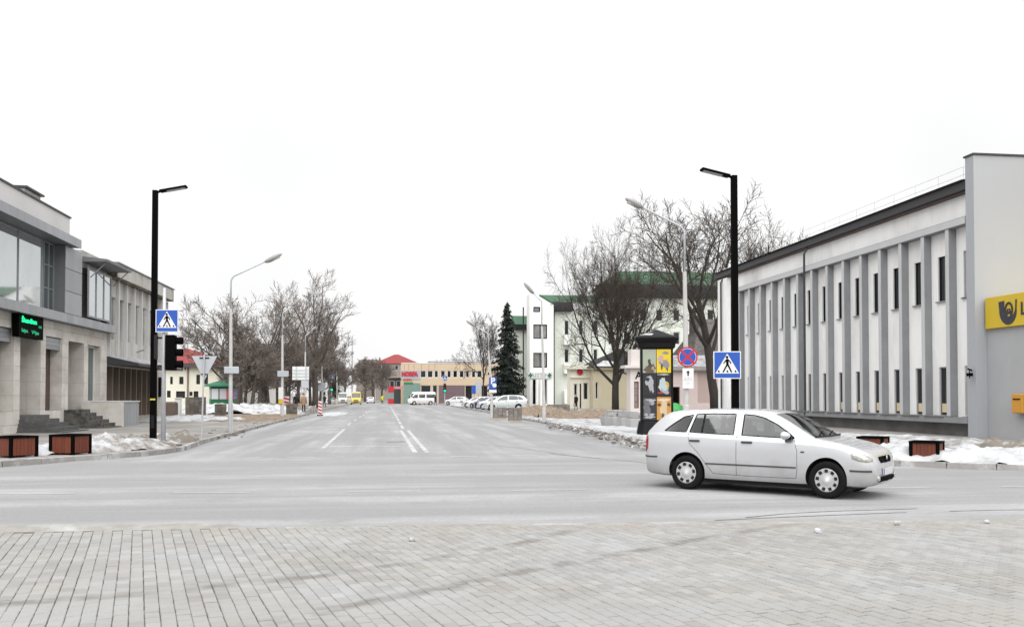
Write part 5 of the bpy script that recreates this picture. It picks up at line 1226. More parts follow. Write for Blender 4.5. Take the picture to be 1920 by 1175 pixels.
# ---- advertising column
x, y = G(1231, 816, .115)
ad = thing('advertising_column', 'black advertising column with posters and a pointed cap', 'advertising column', (x, y, .115), R(-14))
oct_ = lambda w_, d_, c_: [(-w_ + c_, -d_), (w_ - c_, -d_), (w_, -d_ + c_), (w_, d_ - c_), (w_ - c_, d_), (-w_ + c_, d_), (-w_, d_ - c_), (-w_, -d_ + c_)]
def loft(mb, levels):
    n = 8; k0 = len(mb.v)
    for w_, d_, c_, z in levels: mb.v += [(a, b, z) for a, b in oct_(w_, d_, c_)]
    for i in range(len(levels) - 1):
        for k in range(n): mb.f.append((k0 + i * n + k, k0 + i * n + (k + 1) % n, k0 + (i + 1) * n + (k + 1) % n, k0 + (i + 1) * n + k)); mb.mi.append(0)
    mb.f.append(tuple(k0 + k for k in range(n))[::-1]); mb.f.append(tuple(k0 + (len(levels) - 1) * n + k for k in range(n))); mb.mi += [0, 0]
m_col = M('dark_column_paint', (0.008, 0.008, 0.009), .5, .15, 3, spec=.15)
b = MB(); loft(b, [(.78, .72, .2, 0), (.76, .70, .2, .12), (.68, .62, .2, .52), (.66, .60, .2, .56)]); b.build('base', m_col, ad)
b = MB(); loft(b, [(.62, .57, .1, .56), (.62, .57, .1, 3.36)]); b.build('body', m_col, ad)
b = MB(); loft(b, [(.63, .58, .12, 3.36), (.70, .65, .2, 3.40), (.72, .67, .22, 3.58), (.80, .75, .25, 3.66), (.84, .79, .27, 3.76), (.80, .75, .26, 3.82)]); b.build('cornice', m_col, ad)
b = MB(); loft(b, [(.78, .73, .25, 3.82), (.5, .47, .2, 3.93), (.22, .2, .08, 4.04), (.03, .03, .01, 4.12)]); cap = b.build('cap', m_col, ad)
b = MB(); b.add([(-.66, -.62, 3.868), (-.2, -.62, 3.868), (-.12, -.46, 3.94), (-.42, -.42, 3.955)], [(0, 1, 2, 3)]); b.build('snow', m_snowclean, cap)
Fp = Frame((0, -.575, 0), (1, 0, 0), (0, -1, 0))
def blob(cx, cy, rx, ry, seed, n=18, j=.25):
    rr = random.Random(seed); j = .38; return [(cx + math.cos(2 * math.pi * k / n) * rx * (1 + rr.uniform(-j, j)), cy + math.sin(2 * math.pi * k / n) * ry * (1 + rr.uniform(-j, j))) for k in range(n)]
mm = lambda n, c: M('print_' + n, c, .35, .05, 4)
posters = [  # u0,u1,v0,v1, ground colour, shapes
    (-.54, -.03, 2.42, 3.32, ('pale', (.30, .33, .26)), [(('dusk', (.10, .075, .05)), .55, .12, .34, .22, 1), (('horn', (.05, .04, .035)), .5, .42, .08, .16, 2), (('skin', (.40, .24, .15)), .75, .16, .1, .1, 3)]),
    (-.01, .53, 2.42, 3.32, ('yellow', (.62, .46, .02)), [(('grey', (.22, .21, .22)), .55, .42, .28, .13, 4), (('pinkish', (.45, .30, .28)), .25, .62, .16, .12, 5), (('ink', (.08, .07, .08)), .36, .28, .05, .14, 6), (('ink', (.08, .07, .08)), .74, .22, .06, .13, 7), (('grey', (.22, .21, .22)), .62, .85, .22, .05, 8)]),
    (-.54, -.03, 1.52, 2.40, ('night', (.018, .018, .02)), [(('ash', (.32, .32, .345)), .5, .66, .26, .2, 9), (('ash', (.32, .32, .345)), .62, .42, .12, .2, 10), (('night', (.018, .018, .02)), .35, .74, .12, .07, 11)]),
    (-.01, .53, 1.52, 2.40, ('night', (.018, .018, .02)), [(('mist', (.40, .46, .47)), .42, .52, .28, .22, 12), (('ash', (.32, .32, .345)), .6, .3, .2, .12, 13), (('beak', (.50, .33, .03)), .72, .5, .12, .1, 14), (('ash', (.32, .32, .345)), .45, .95, .28, .03, 15), (('redline', (.35, .03, .05)), .25, .16, .18, .03, 16)]),
    (-.54, -.03, .62, 1.50, ('coal', (.03, .03, .032)), [(('ash', (.32, .32, .345)), .55, .84, .3, .07, 17), (('smoke', (.12, .12, .13)), .3, .55, .2, .3, 18), (('ash', (.32, .32, .345)), .45, .24, .34, .05, 19), (('ash', (.32, .32, .345)), .5, .12, .28, .05, 20)]),
    (-.01, .53, .62, 1.50, ('amber', (.46, .24, .06)), [(('fur', (.55, .42, .27)), .5, .5, .17, .42, 21), (('ink', (.08, .07, .08)), .5, .17, .13, .1, 22), (('brown', (.10, .05, .03)), .16, .66, .1, .06, 23), (('brown', (.10, .05, .03)), .84, .66, .1, .06, 24), (('cream', (.58, .50, .40)), .5, .86, .36, .05, 25)])]
for (u0, u1, v0, v1, gc, shp) in posters:
    b = MB(); Fp.box(b, u0, u1, v0, v1, .002, .008); po = b.build('poster', mm(*gc), ad)
    for i, (mc, cx, cy, rx, ry, sd) in enumerate(shp + [(q_[0], q_[1] + .12, q_[2] - .14, q_[3] * .5, q_[4] * .6, q_[5] + 50) for q_ in shp[:2]]):
        rx *= 1.25; ry *= 1.2
        b = MB(); pts = [(u0 + (u1 - u0) * min(max(a, .01), .99), v0 + (v1 - v0) * min(max(q, .01), .99)) for a, q in blob(cx, cy, rx, ry, sd)]
        fpoly(b, Fp, pts, .0085 + i * .0008, .009 + i * .0008); b.build('printed_shape', mm(*mc), po)
b = MB(); 
for u in (-.58, .57): Fp.box(b, u - .025, u + .025, .58, 3.34, .0, .03)
b.build('frame_bar', m_col, ad)
# green bottle-bank dome behind the column
x, y = G(1262, 803, .115); gd = thing('recycling_dome', 'bright green rounded recycling dome behind the advertising column', 'container', (x, y, .115))
b = MB(); b.lathe([(.5, 0), (.62, .1), (.66, .5), (.6, .85), (.42, 1.08), (.18, 1.2), (.0, 1.22)], 20); b.build('shell', M('green_plastic', (.02, .25, .05), .4, .08), gd, smooth=True)
b = MB(); b.tube([(0, -.66, .75), (0, -.58, .78)], .1, 10); b.build('opening', m_black, gd)
# grey concrete tubs in front of the pink house
m_tub = M('pale_concrete_tub', (0.37, 0.37, 0.375), .9, .1, 2, orand=.08)
def tub(px, pyb, label, s=.62):
    x, y = G(px, pyb, .115); t = thing('concrete_tub', label, 'planter', (x, y, .115), R(10), group='grey concrete flower tubs'); b = MB(); q = s / 2
    b.add([(a * q * (.8 if z == 0 else 1), c * q * (.8 if z == 0 else 1), z) for z in (0, .5) for a, c in ((-1, -1), (1, -1), (1, 1), (-1, 1))], [(3, 2, 1, 0), (4, 5, 6, 7), (0, 1, 5, 4), (1, 2, 6, 5), (2, 3, 7, 6), (3, 0, 4, 7)]); b.build('body', m_tub, t, bevel=.02)
    b = MB(); b.box(-q + .06, q - .06, -q + .06, q - .06, .502, .53); b.build('soil', m_soil, t)
for k, (px, py, lb) in enumerate(((1139, 798, 'leftmost of the front row of grey concrete tubs'), (1155, 800, 'second grey concrete tub from the left in the front row'), (1171, 802, 'third grey concrete tub from the left in the front row'), (1188, 804, 'grey concrete tub in the front row next to the advertising column'), (1145, 787, 'grey concrete tub in the back row on the left'), (1165, 787, 'grey concrete tub in the middle of the back row'), (1186, 788, 'grey concrete tub in the back row beside the pink house'))): tub(px, py, lb, .62)
# stacks of paving blocks on the construction site: layer upon layer
m_block = M('dark_paving_stack', (0.115, 0.10, 0.088), .9, .25, 5, orand=.3, bump=.3); m_blockg = M('grey_paving_stack', (0.19, 0.17, 0.155), .9, .2, 5, orand=.2, bump=.3)
def stack(px0, px1, pyt, pyb, label, mat, nl=5, nc=4):
    x0, y = G(px0, pyb, .1); x1 = AY(px1, pyb, y)[0]; z1 = AY(px0, pyt, y)[1]; dpt = (x1 - x0) * .8
    t = thing('paving_stack', label, 'paving stack', ((x0 + x1) / 2, y, .1), group='pallets of paving blocks')
    p = MB(); p.box(x0, x1, y, y + dpt, .1, .2); p.build('pallet', M('pallet_wood', (.25, .18, .11), .9, .2, 4), t, world=True)
    hz = (z1 - .2) / nl
    for l_ in range(nl):
        off = .5 if l_ % 2 else 0
        for c_ in range(nc):
            a = x0 + (x1 - x0) * c_ / nc; b = x0 + (x1 - x0) * (c_ + 1) / nc; jx = random.uniform(-.02, .02)
            pbox('block_layer', mat, t, a + .008, b - .008, y + random.uniform(0, .03), y + dpt, .2 + hz * l_ + .006, .2 + hz * (l_ + 1) - .003)
stack(347, 381, 744, 779, 'large dark stack of paving blocks behind the give way sign', m_block, 6, 4)
stack(402, 422, 757, 781, 'small dark stack of paving blocks left of the tall lamp', m_block, 4, 3)
stack(536, 556, 757, 778, 'dark stack of paving blocks in front of the walking pair', m_block, 5, 3)
stack(926, 950, 763, 784, 'grey stack of paving blocks before the parked silver car', m_blockg, 4, 3)
stack(955, 979, 764, 789, 'grey stack of paving blocks beside the sand heap on the right', m_blockg, 4, 3)
stack(1031, 1069, 758, 772, 'low grey stack of paving blocks before the pharmacy tower', m_blockg, 3, 5)
x, y = G(318, 779, .1); rg_ = thing('concrete_ring', 'round concrete well ring lying behind the traffic light pole', 'well ring', (x, y, .1)); b = MB(); b.lathe([(.55, 0), (.62, 0), (.62, 1.0), (.5, 1.1), (.45, .9), (.45, .0)], 20); b.build('ring', M('ring_brown', (.12, .09, .075), .9, .25), rg_)
x, y = G(334, 778, .1); bo = thing('white_block', 'white rendered gate pillar beside the concrete ring', 'pillar', (x, y, .1)); b = MB(); b.box(-.22, .22, -.22, .22, 0, 1.35); b.box(-.27, .27, -.27, .27, 1.351, 1.42); b.build('pillar', m_whitewall, bo, bevel=.02)
# kiosk
x, y = G(420, 768, .1)
ki = thing('kiosk', 'green kiosk with posters and hipped roof under the trees', 'kiosk', (x, y, .1), R(15)); m_kg = M('kiosk_green', (.015, .13, .06), .5, .1)
b = MB(); b.box(-1.5, 1.5, -1.2, 1.2, 0, 2.6); b.build('body', m_kg, ki, bevel=.03)
b = MB(); b.add([(-2.0, -1.7, 2.6), (2.0, -1.7, 2.6), (2.0, 1.7, 2.6), (-2.0, 1.7, 2.6), (-2.0, -1.7, 2.8), (2, -1.7, 2.8), (2, 1.7, 2.8), (-2, 1.7, 2.8), (-.4, 0, 3.3), (.4, 0, 3.3)], [(3, 2, 1, 0), (0, 1, 5, 4), (1, 2, 6, 5), (2, 3, 7, 6), (3, 0, 4, 7), (4, 5, 9, 8), (5, 6, 9), (6, 7, 8, 9), (7, 4, 8)]); b.build('roof', M('kiosk_roof', (.05, .2, .12), .5, .1), ki)
for k, (u, cc) in enumerate(((-1.05, (.6, .6, .62)), (-.2, (.55, .50, .55)), (.55, (.5, .12, .12)), (1.0, (.3, .25, .45)))): b = MB(); b.box(u - .38, u + .34, -1.22, -1.203, 1.2, 2.35); b.build('poster', mm('k%d' % k, cc), ki)
for k in range(3): b = MB(); b.box(-1.22, -1.203, -.9 + k * .65, -.3 + k * .65, 1.2, 2.3) if False else b.box(-1.53, -1.503, -.95 + k * .65, -.4 + k * .65, 1.2, 2.3); b.build('poster', mm('kw', (.58, .58, .6)), ki)
# red and green totem at the far crossing
x, y = G(733, 757, .1); to = thing('totem_kiosk', 'narrow red and green totem at the far crossing', 'kiosk', (x, y, .1))
for z0, z1, cc in ((0, 1.0, m_signred), (1.0, 2.2, m_greengl), (2.2, 3.4, m_signred)):
    b = MB(); b.box(-.55, .55, -.3, .3, z0 + .01, z1); b.build('panel', cc, to)
b = MB(); b.box(.56, 2.3, -.2, .2, 2.9, 3.4); b.build('awning_sign', mm('rose', (.45, .18, .20)), to)

# ------------------------------------------------------------------ trees
m_bark = M('dark_bark', (0.035, 0.029, 0.024), .9, .3, 6, bump=.5, bscale=20); m_twig = M('twig_bark', (0.055, 0.043, 0.034), .9, .25, 3)
m_barkb = M('brown_bark', (0.08, 0.066, 0.056), .9, .3, 6, bump=.4, bscale=20); m_twigb = M('brown_twigs', (0.13, 0.108, 0.094), .9, .25, 3)  # brown greyed and lightened: distance haze put into the colour
m_needle = M('dark_spruce_needles', (0.014, 0.020, 0.015), .85, .5, 3)
def grow_tree(seed, H_, tr, style):
    """branch skeleton grown level by level; returns (trunk MB, crown MB)"""
    rnd = random.Random(seed); A, B = MB(), MB()
    def branch(p, d, L, r, lev, r_end):
        n = style['segs'][lev]; pts = [p.copy()]; q = p.copy(); dd = d.copy()
        for i in range(n):
            dd = (dd + Vector((rnd.gauss(0, 1), rnd.gauss(0, 1), rnd.gauss(0, 1))) * style['wob'][lev] + Vector((0, 0, 1)) * style['up'][lev]).normalized()
            q = q + dd * (L / n); pts.append(q.copy())
        rs = [r + (r_end - r) * (i / n) for i in range(n + 1)]
        (A if lev <= 1 else B).tube(pts, rs, (9, 7, 5, 3, 3)[lev], cap=(lev == 0))
        if lev + 1 < len(style['num']) + 1 and lev < len(style['num']):
            N = style['num'][lev]
            for k in range(N):
                t = style['from'][lev] + (1 - style['from'][lev]) * ((k + rnd.random()) / N)
                fi = min(t * n, n - .001); i = int(fi); f = fi - i
                bp = pts[i].lerp(pts[i + 1], f); pd = (pts[i + 1] - pts[i]).normalized()
                az = (k * 2.4 + rnd.uniform(-.6, .6)); ang = R(style['ang'][lev] + rnd.uniform(-12, 12)) * (1.15 - .45 * t)
                o = pd.orthogonal().normalized(); o2 = pd.cross(o)
                nd = (pd * math.cos(ang) + (o * math.cos(az) + o2 * math.sin(az)) * math.sin(ang)).normalized()
                rl = style['len'][lev] * (1.15 - .5 * t) * rnd.uniform(.75, 1.2)
                br = max((r + (r_end - r) * t) * style['rad'][lev], style['rmin'])
                branch(bp, nd, L * rl, br, lev + 1, max(br * .35, style['rmin'] * .7))
    branch(Vector((0, 0, -.1)), Vector((0, 0, 1)), H_ * style['trunk'], tr, 0, tr * style['taper'])
    return A, B
DOME = dict(segs=(4, 7, 6, 4, 3), wob=(.03, .10, .14, .18, .2), up=(0, .10, .06, .05, .05), num=(15, 12, 9, 8), ang=(50, 44, 42, 42), len=(2.15, .50, .46, .55), rad=(.36, .5, .5, .6), trunk=.30, taper=.75, rmin=.015, **{'from': (.35, .22, .2, .15)})
OPEN = dict(segs=(7, 7, 6, 4, 3), wob=(.05, .13, .17, .2, .2), up=(0, .09, .05, .05, .05), num=(9, 8, 7, 7), ang=(50, 46, 44, 44), len=(.98, .54, .50, .55), rad=(.55, .5, .5, .6), trunk=.5, taper=.5, rmin=.017, **{'from': (.38, .25, .2, .15)})
BUSHY = dict(segs=(5, 5, 5, 4, 3), wob=(.05, .14, .2, .22, .2), up=(0, .05, .04, .03, .03), num=(9, 8, 7, 6), ang=(52, 48, 48, 46), len=(.75, .58, .55, .6), rad=(.45, .5, .5, .6), trunk=.52, taper=.5, rmin=.018, **{'from': (.40, .2, .15, .1)})
def tree(name, label, px, pyb, H_, tr, style, seed, group=None, mats=None, loc=None, sc=(1, 1), base=None, cat='tree', rz=0.0):
    x, y = loc if loc else G(px, pyb, .1)
    t = thing(name, label, cat, (x, y, .1), rz, group=group)
    if base is None:
        A, B = grow_tree(seed, H_, tr, style); kz = H_ / max(v[2] for v in B.v)
        for q in (A, B): q.v = [(v[0] * kz, v[1] * kz, v[2] * kz) for v in q.v]
        ta, tb = A.mesh('trunk', (mats or (m_bark, m_twig))[0], True), B.mesh('crown', (mats or (m_bark, m_twig))[1])
    else: ta, tb = base
    for nm, me in (('trunk', ta), ('crown', tb)):
        o = link(nm, me, t); o.scale = (sc[0], sc[0], sc[1])
    return ta, tb
dome = tree('bare_tree', 'broad dome shaped bare tree before the tan house', 1154, 769, 21.6, .62, DOME, 3, 'bare trees on the right', sc=(.62, .97))
opn = tree('bare_tree', 'tall bare tree with crooked dark trunk beside the post office end', 1341, 774, 21.5, .42, OPEN, 5, 'bare trees on the right')
tree('bare_tree', 'bare tree crown rising behind the post office roof', 0, 0, 0, 0, None, 0, 'bare trees on the right', loc=(36.6, 88), base=opn, rz=2.1, sc=(.72, .95))
0 and tree('bare_tree', 'slender bare tree between the large tree and the post office', 0, 0, 0, 0, None, 0, 'bare trees on the right', loc=(30.0, 95), base=opn, rz=4.0, sc=(.85, .93))
slim = tree('bare_tree', 'small thin bare tree left of the dark spruce', 906, 763, 13.5, .2, OPEN, 9, 'bare trees on the right', sc=(.6, 1.0))
# left hand row
big = tree('bare_tree', 'tallest spreading bare tree at the right end of the left row', 590, 765, 17.8, .42, dict(OPEN, rmin=.018, num=(9, 8, 6, 6)), 14, 'bare trees in the park on the left', (m_barkb, m_twigb))
mid = tree('bare_tree', 'bare tree with many upright limbs in the middle of the left row', 492, 768, 15.0, .36, dict(DOME, rmin=.018, num=(8, 8, 7, 5)), 15, 'bare trees in the park on the left', (m_barkb, m_twigb))
crk = tree('bare_tree', 'crooked leaning bare tree beside the green kiosk', 414, 768, 11.2, .25, dict(OPEN, wob=(.16, .2, .22, .2, .2), rmin=.018), 18, 'bare trees in the park on the left', (m_barkb, m_twigb))
tree('bare_tree', 'bare tree behind the tall left street lamp', 0, 0, 0, 0, None, 0, 'bare trees in the park on the left', loc=G(452, 766), base=big, rz=1.3, sc=(.65, .62))
tree('bare_tree', 'bare tree behind the second left street lamp', 0, 0, 0, 0, None, 0, 'bare trees in the park on the left', loc=G(535, 763), base=mid, rz=2.2, sc=(.9, .98))
tree('bare_tree', 'distant bare tree at the right edge of the left row', 0, 0, 0, 0, None, 0, 'bare trees in the park on the left', loc=G(618, 759), base=crk, rz=.8, sc=(1.1, 1.35))
bsh = [tree('trimmed_tree', 'trimmed brown tree nearest the green kiosk', 446, 772, 7.4, .17, BUSHY, 31, 'trimmed trees along the left pavement', (m_barkb, m_twigb)), tree('trimmed_tree', 'trimmed brown tree right of the kiosk with forked trunk', 472, 772, 7.3, .17, BUSHY, 32, 'trimmed trees along the left pavement', (m_barkb, m_twigb))]
for k, (px, py, s, lb) in enumerate(((459, 768, 1.05, 'trimmed brown tree between the kiosk and the forked tree'), (486, 769, 1.0, 'trimmed brown tree left of the second street lamp'), (503, 768, 1.1, 'trimmed brown tree behind the second street lamp'), (520, 766, 1.15, 'trimmed brown tree just right of the second street lamp'), (541, 765, 1.2, 'trimmed brown tree behind the direction board on its left'), (560, 763, 1.25, 'trimmed brown tree directly behind the direction board'), (582, 762, 1.25, 'trimmed brown tree between the direction board and the fourth lamp'), (600, 761, 1.2, 'trimmed brown tree behind the fourth street lamp'), (432, 767, .95, 'trimmed brown tree right behind the kiosk roof'))):
    tree('trimmed_tree', lb, 0, 0, 0, 0, None, 0, 'trimmed trees along the left pavement', loc=G(px, py, .1), base=bsh[k % 2], rz=k * 1.7, sc=(s * .95, s))
for k, (px, py, s, lb) in enumerate(((684, 757, 1.6, 'dark distant tree right of the yellow van'), (700, 756, 1.75, 'dark distant tree above the white oncoming car'), (716, 757, 1.5, 'dark distant tree left of the red totem'), (645, 756, 1.55, 'dark distant tree left of the yellow van'))):
    tree('distant_tree', lb, 0, 0, 0, 0, None, 0, 'distant trees at the street end', loc=(AY(px, 740, 252 + 6 * k)[0], 252 + 6 * k), base=bsh[k % 2], rz=k * 2.3, sc=(s, s))
# spruce and a far dark conifer
def conifer(name, label, loc, H_, rad, seed, whorls, dens):
    rnd = random.Random(seed); t = thing(name, label, 'tree', (*loc, .1)); A = MB(); A.tube([(0, 0, 0), (0, 0, H_ * .5), (0, 0, H_)], [.32 * H_ / 14, .2 * H_ / 14, .03], 8); A.build('trunk', m_bark, t)
    B = MB()
    for w_ in range(whorls):
        f = w_ / (whorls - 1); z = H_ * (.15 + .83 * f); L0 = rad * (1 - f) ** .68 * (1 + .18 * math.sin(w_ * 2.1)) + .12
        for k in range(int(6 + 5 * (1 - f))):
            az = rnd.uniform(0, 6.283); L = L0 * rnd.uniform(.65, 1.12); d = Vector((math.cos(az), math.sin(az), 0)); side = Vector((-d.y, d.x, 0))
            n = max(2, int(L * dens))
            for i in range(n):
                s = (i + rnd.random()) / n; c = d * (L * s) + Vector((0, 0, z - .30 * L * s * (1 + .4 * s) + .12 * L * s ** 3))
                for q in range(4):
                    o = c + side * rnd.gauss(0, .16 * L * (1.1 - s) + .08) + Vector((0, 0, rnd.gauss(-.12, .12))); a = Vector((rnd.gauss(0, 1), rnd.gauss(0, 1), rnd.gauss(0, .5))).normalized() * rnd.uniform(.16, .34); b = (d * .25 + Vector((rnd.gauss(0, .12), rnd.gauss(0, .12), -.28))) * rnd.uniform(.6, 1.2)
                    B.add([o - a * .5, o + a * .5, o + b], [(0, 1, 2)])
    B.build('crown', m_needle, t)
conifer('spruce_tree', 'tall dark spruce beside the pharmacy tower', (AY(951, 700, 137)[0], 137), 16.0, 2.75, 4, 50, 5.5)
conifer('conifer_tree', 'small dark conifer far behind the green traffic signal', G(627, 756, .1), 10.5, 1.2, 6, 24, 4)

# ------------------------------------------------------------------ people
def person(label, px, pyb, H_, rz, coat, trousers, hair, stride=.22, bag=None, group='people walking', coat_len=.42, hood=False, arm=.12):
    x, y = G(px, pyb, .1); t = thing('person', label, 'person', (x, y, .1), rz, group=group); s = H_ / 1.75
    J = {'pel': (0, 0, .95), 'sp': (0, 0, 1.15), 'ch': (0, -.01, 1.36), 'nk': (0, -.01, 1.50), 'hd': (0, -.03, 1.60), 'ht': (0, -.02, 1.70), 'hL': (.09, 0, .92), 'kL': (.1, -stride * .6, .5), 'aL': (.1, -stride * .75, .09), 'tL': (.1, -stride * .75 - .17, .04), 'hR': (-.09, 0, .92), 'kR': (-.1, stride * .25, .5), 'aR': (-.1, stride, .11), 'tR': (-.1, stride - .15, .04),
         'sL': (.18, 0, 1.42), 'eL': (.24, arm, 1.14), 'wL': (.25, arm * .4, .90), 'fL': (.25, arm * .2, .80), 'sR': (-.18, 0, 1.42), 'eR': (-.24, -arm * .3, 1.14), 'wR': (-.25, -arm * 1.3, .90), 'fR': (-.25, -arm * 1.5, .80)}
    E = [('pel', 'sp'), ('sp', 'ch'), ('ch', 'nk'), ('nk', 'hd'), ('hd', 'ht'), ('pel', 'hL'), ('hL', 'kL'), ('kL', 'aL'), ('aL', 'tL'), ('pel', 'hR'), ('hR', 'kR'), ('kR', 'aR'), ('aR', 'tR'), ('ch', 'sL'), ('sL', 'eL'), ('eL', 'wL'), ('wL', 'fL'), ('ch', 'sR'), ('sR', 'eR'), ('eR', 'wR'), ('wR', 'fR')]
    RD = dict(pel=.13, sp=.12, ch=.14, nk=.055, hd=.09, ht=.075, hL=.085, hR=.085, kL=.06, kR=.06, aL=.042, aR=.042, tL=.035, tR=.035, sL=.065, sR=.065, eL=.048, eR=.048, wL=.035, wR=.035, fL=.03, fR=.03)
    ks = list(J); me = bpy.data.meshes.new('body'); me.from_pydata([Vector(J[k]) * s for k in ks], [(ks.index(a), ks.index(b)) for a, b in E], [])
    o = bpy.data.objects.new('body', me); C.objects.link(o); md = o.modifiers.new('skin', 'SKIN'); md.use_smooth_shade = True; o.modifiers.new('sub', 'SUBSURF').render_levels = 1
    for i, k in enumerate(ks): me.skin_vertices[0].data[i].radius = (RD[k] * s, RD[k] * s)
    me.skin_vertices[0].data[ks.index('pel')].use_root = True
    bpy.context.view_layer.update()
    m2 = bpy.data.meshes.new_from_object(o.evaluated_get(bpy.context.evaluated_depsgraph_get())); bpy.data.objects.remove(o)
    skin = M('skin', (.42, .25, .18), .6, .08); m2.materials.clear()
    for q in (trousers, skin, m_black): m2.materials.append(q)
    for p in m2.polygons:
        z = p.center.z / s; ax = abs(p.center.x) / s
        p.material_index = 1 if z > 1.46 or (ax > .19 and z < .95) else (2 if z < .1 else 0); p.use_smooth = True
    link('body', m2, t)
    b = MB(); prof = [(.17, .115, .95 - coat_len), (.19, .13, .9), (.185, .135, 1.1), (.215, .145, 1.3), (.225, .13, 1.42), (.12, .10, 1.50), (.075, .08, 1.53)]
    n = 14; 
    for w_, d_, z in prof: b.v += [(math.cos(2 * math.pi * k / n) * w_ * s, math.sin(2 * math.pi * k / n) * d_ * s - .005, z * s) for k in range(n)]
    for i in range(len(prof) - 1):
        for k in range(n): b.f.append((i * n + k, i * n + (k + 1) % n, (i + 1) * n + (k + 1) % n, (i + 1) * n + k)); b.mi.append(0)
    for sd in ('L', 'R'):
        b.tube([Vector(J['s' + sd]) * s, Vector(J['e' + sd]) * s, Vector(J['w' + sd]) * s], [.085 * s, .068 * s, .055 * s], 8)
    b.build('coat', coat, t, smooth=True)
    hb = bmesh.new(); bmesh.ops.create_uvsphere(hb, u_segments=12, v_segments=8, radius=1)
    for v in hb.verts: v.co = Vector((v.co.x * .105, v.co.y * .115 + .015, v.co.z * .12)) * s + Vector((0, -.0, 1.66 * s))
    bmesh.ops.delete(hb, geom=[v for v in hb.verts if v.co.y < -.05 * s and v.co.z < 1.69 * s], context='VERTS')
    me = bpy.data.meshes.new('hair'); hb.to_mesh(me); hb.free(); me.materials.append(hair); link('hair', me, t)
    if bag:
        q = MB(); f = Vector(J['fL']) * s; q.box(f.x - .05, f.x + .07, f.y - .16, f.y + .16, f.z - .38, f.z - .1); q.tube([f + Vector((0, -.1, -.1)), f + Vector((0, 0, .02)), f + Vector((0, .1, -.1))], .012, 5); q.build('bag', bag, t)
    return t
m_coatb = M('coat_black', GREY(.012), .8, .2, 6); m_coatt = M('jacket_tan', (.26, .17, .11), .8, .15, 6); m_trb = M('trousers_black', (.012, .012, .016), .8, .2); m_hairb = M('hair_brown', (.06, .035, .02), .7, .2); m_hairg = M('hair_grey', (.25, .24, .23), .7, .2)
person('person in long black coat carrying a dark bag on the left pavement', 555, 771, 1.78, R(170), m_coatb, m_trb, m_hairb, .2, m_black, coat_len=.5)
person('person in tan jacket and black trousers walking at the left kerb', 569, 775, 1.76, R(10), m_coatt, m_trb, m_hairb, .2, coat_len=.2)
person('person in dark clothes by the fourth street lamp', 608, 763, 1.75, R(30), m_coatb, m_trb, m_hairb, .15, coat_len=.3)
person('stooped person in bulky black coat before the cream house', 1080, 768, 1.72, R(200), m_coatb, m_trb, m_hairg, .12, M('bag_pale', (.4, .4, .42), .7, .1), coat_len=.55)
person('person in yellow vest by the far red totem', 717, 757, 1.75, R(0), M('vest_yellow', (.5, .5, .03), .7, .1), m_trb, m_hairb, .1, coat_len=.3)
person('person in black near the white minibus', 816, 760, 1.75, R(60), m_coatb, m_trb, m_hairb, .2, coat_len=.4)

# ------------------------------------------------------------------ vehicles
def interp(pts, x):
    if x <= pts[0][0]: return pts[0][1]
    if x >= pts[-1][0]: return pts[-1][1]
    for i in range(len(pts) - 1):
        if pts[i][0] <= x <= pts[i + 1][0]:
            x0, y0 = pts[i]; x1, y1 = pts[i + 1]; h = x1 - x0; t = (x - x0) / h
            m0 = (y1 - pts[i - 1][1]) / (x1 - pts[i - 1][0]) if i > 0 else (y1 - y0) / h
            m1 = (pts[i + 2][1] - y0) / (pts[i + 2][0] - x0) if i + 2 < len(pts) else (y1 - y0) / h
            sl = (y1 - y0) / h
            if sl == 0: m0 = m1 = 0
            else:
                m0 = max(0, min(m0 / sl, 3)) * sl; m1 = max(0, min(m1 / sl, 3)) * sl
            return (2 * t ** 3 - 3 * t * t + 1) * y0 + (t ** 3 - 2 * t * t + t) * h * m0 + (-2 * t ** 3 + 3 * t * t) * y1 + (t ** 3 - t * t) * h * m1
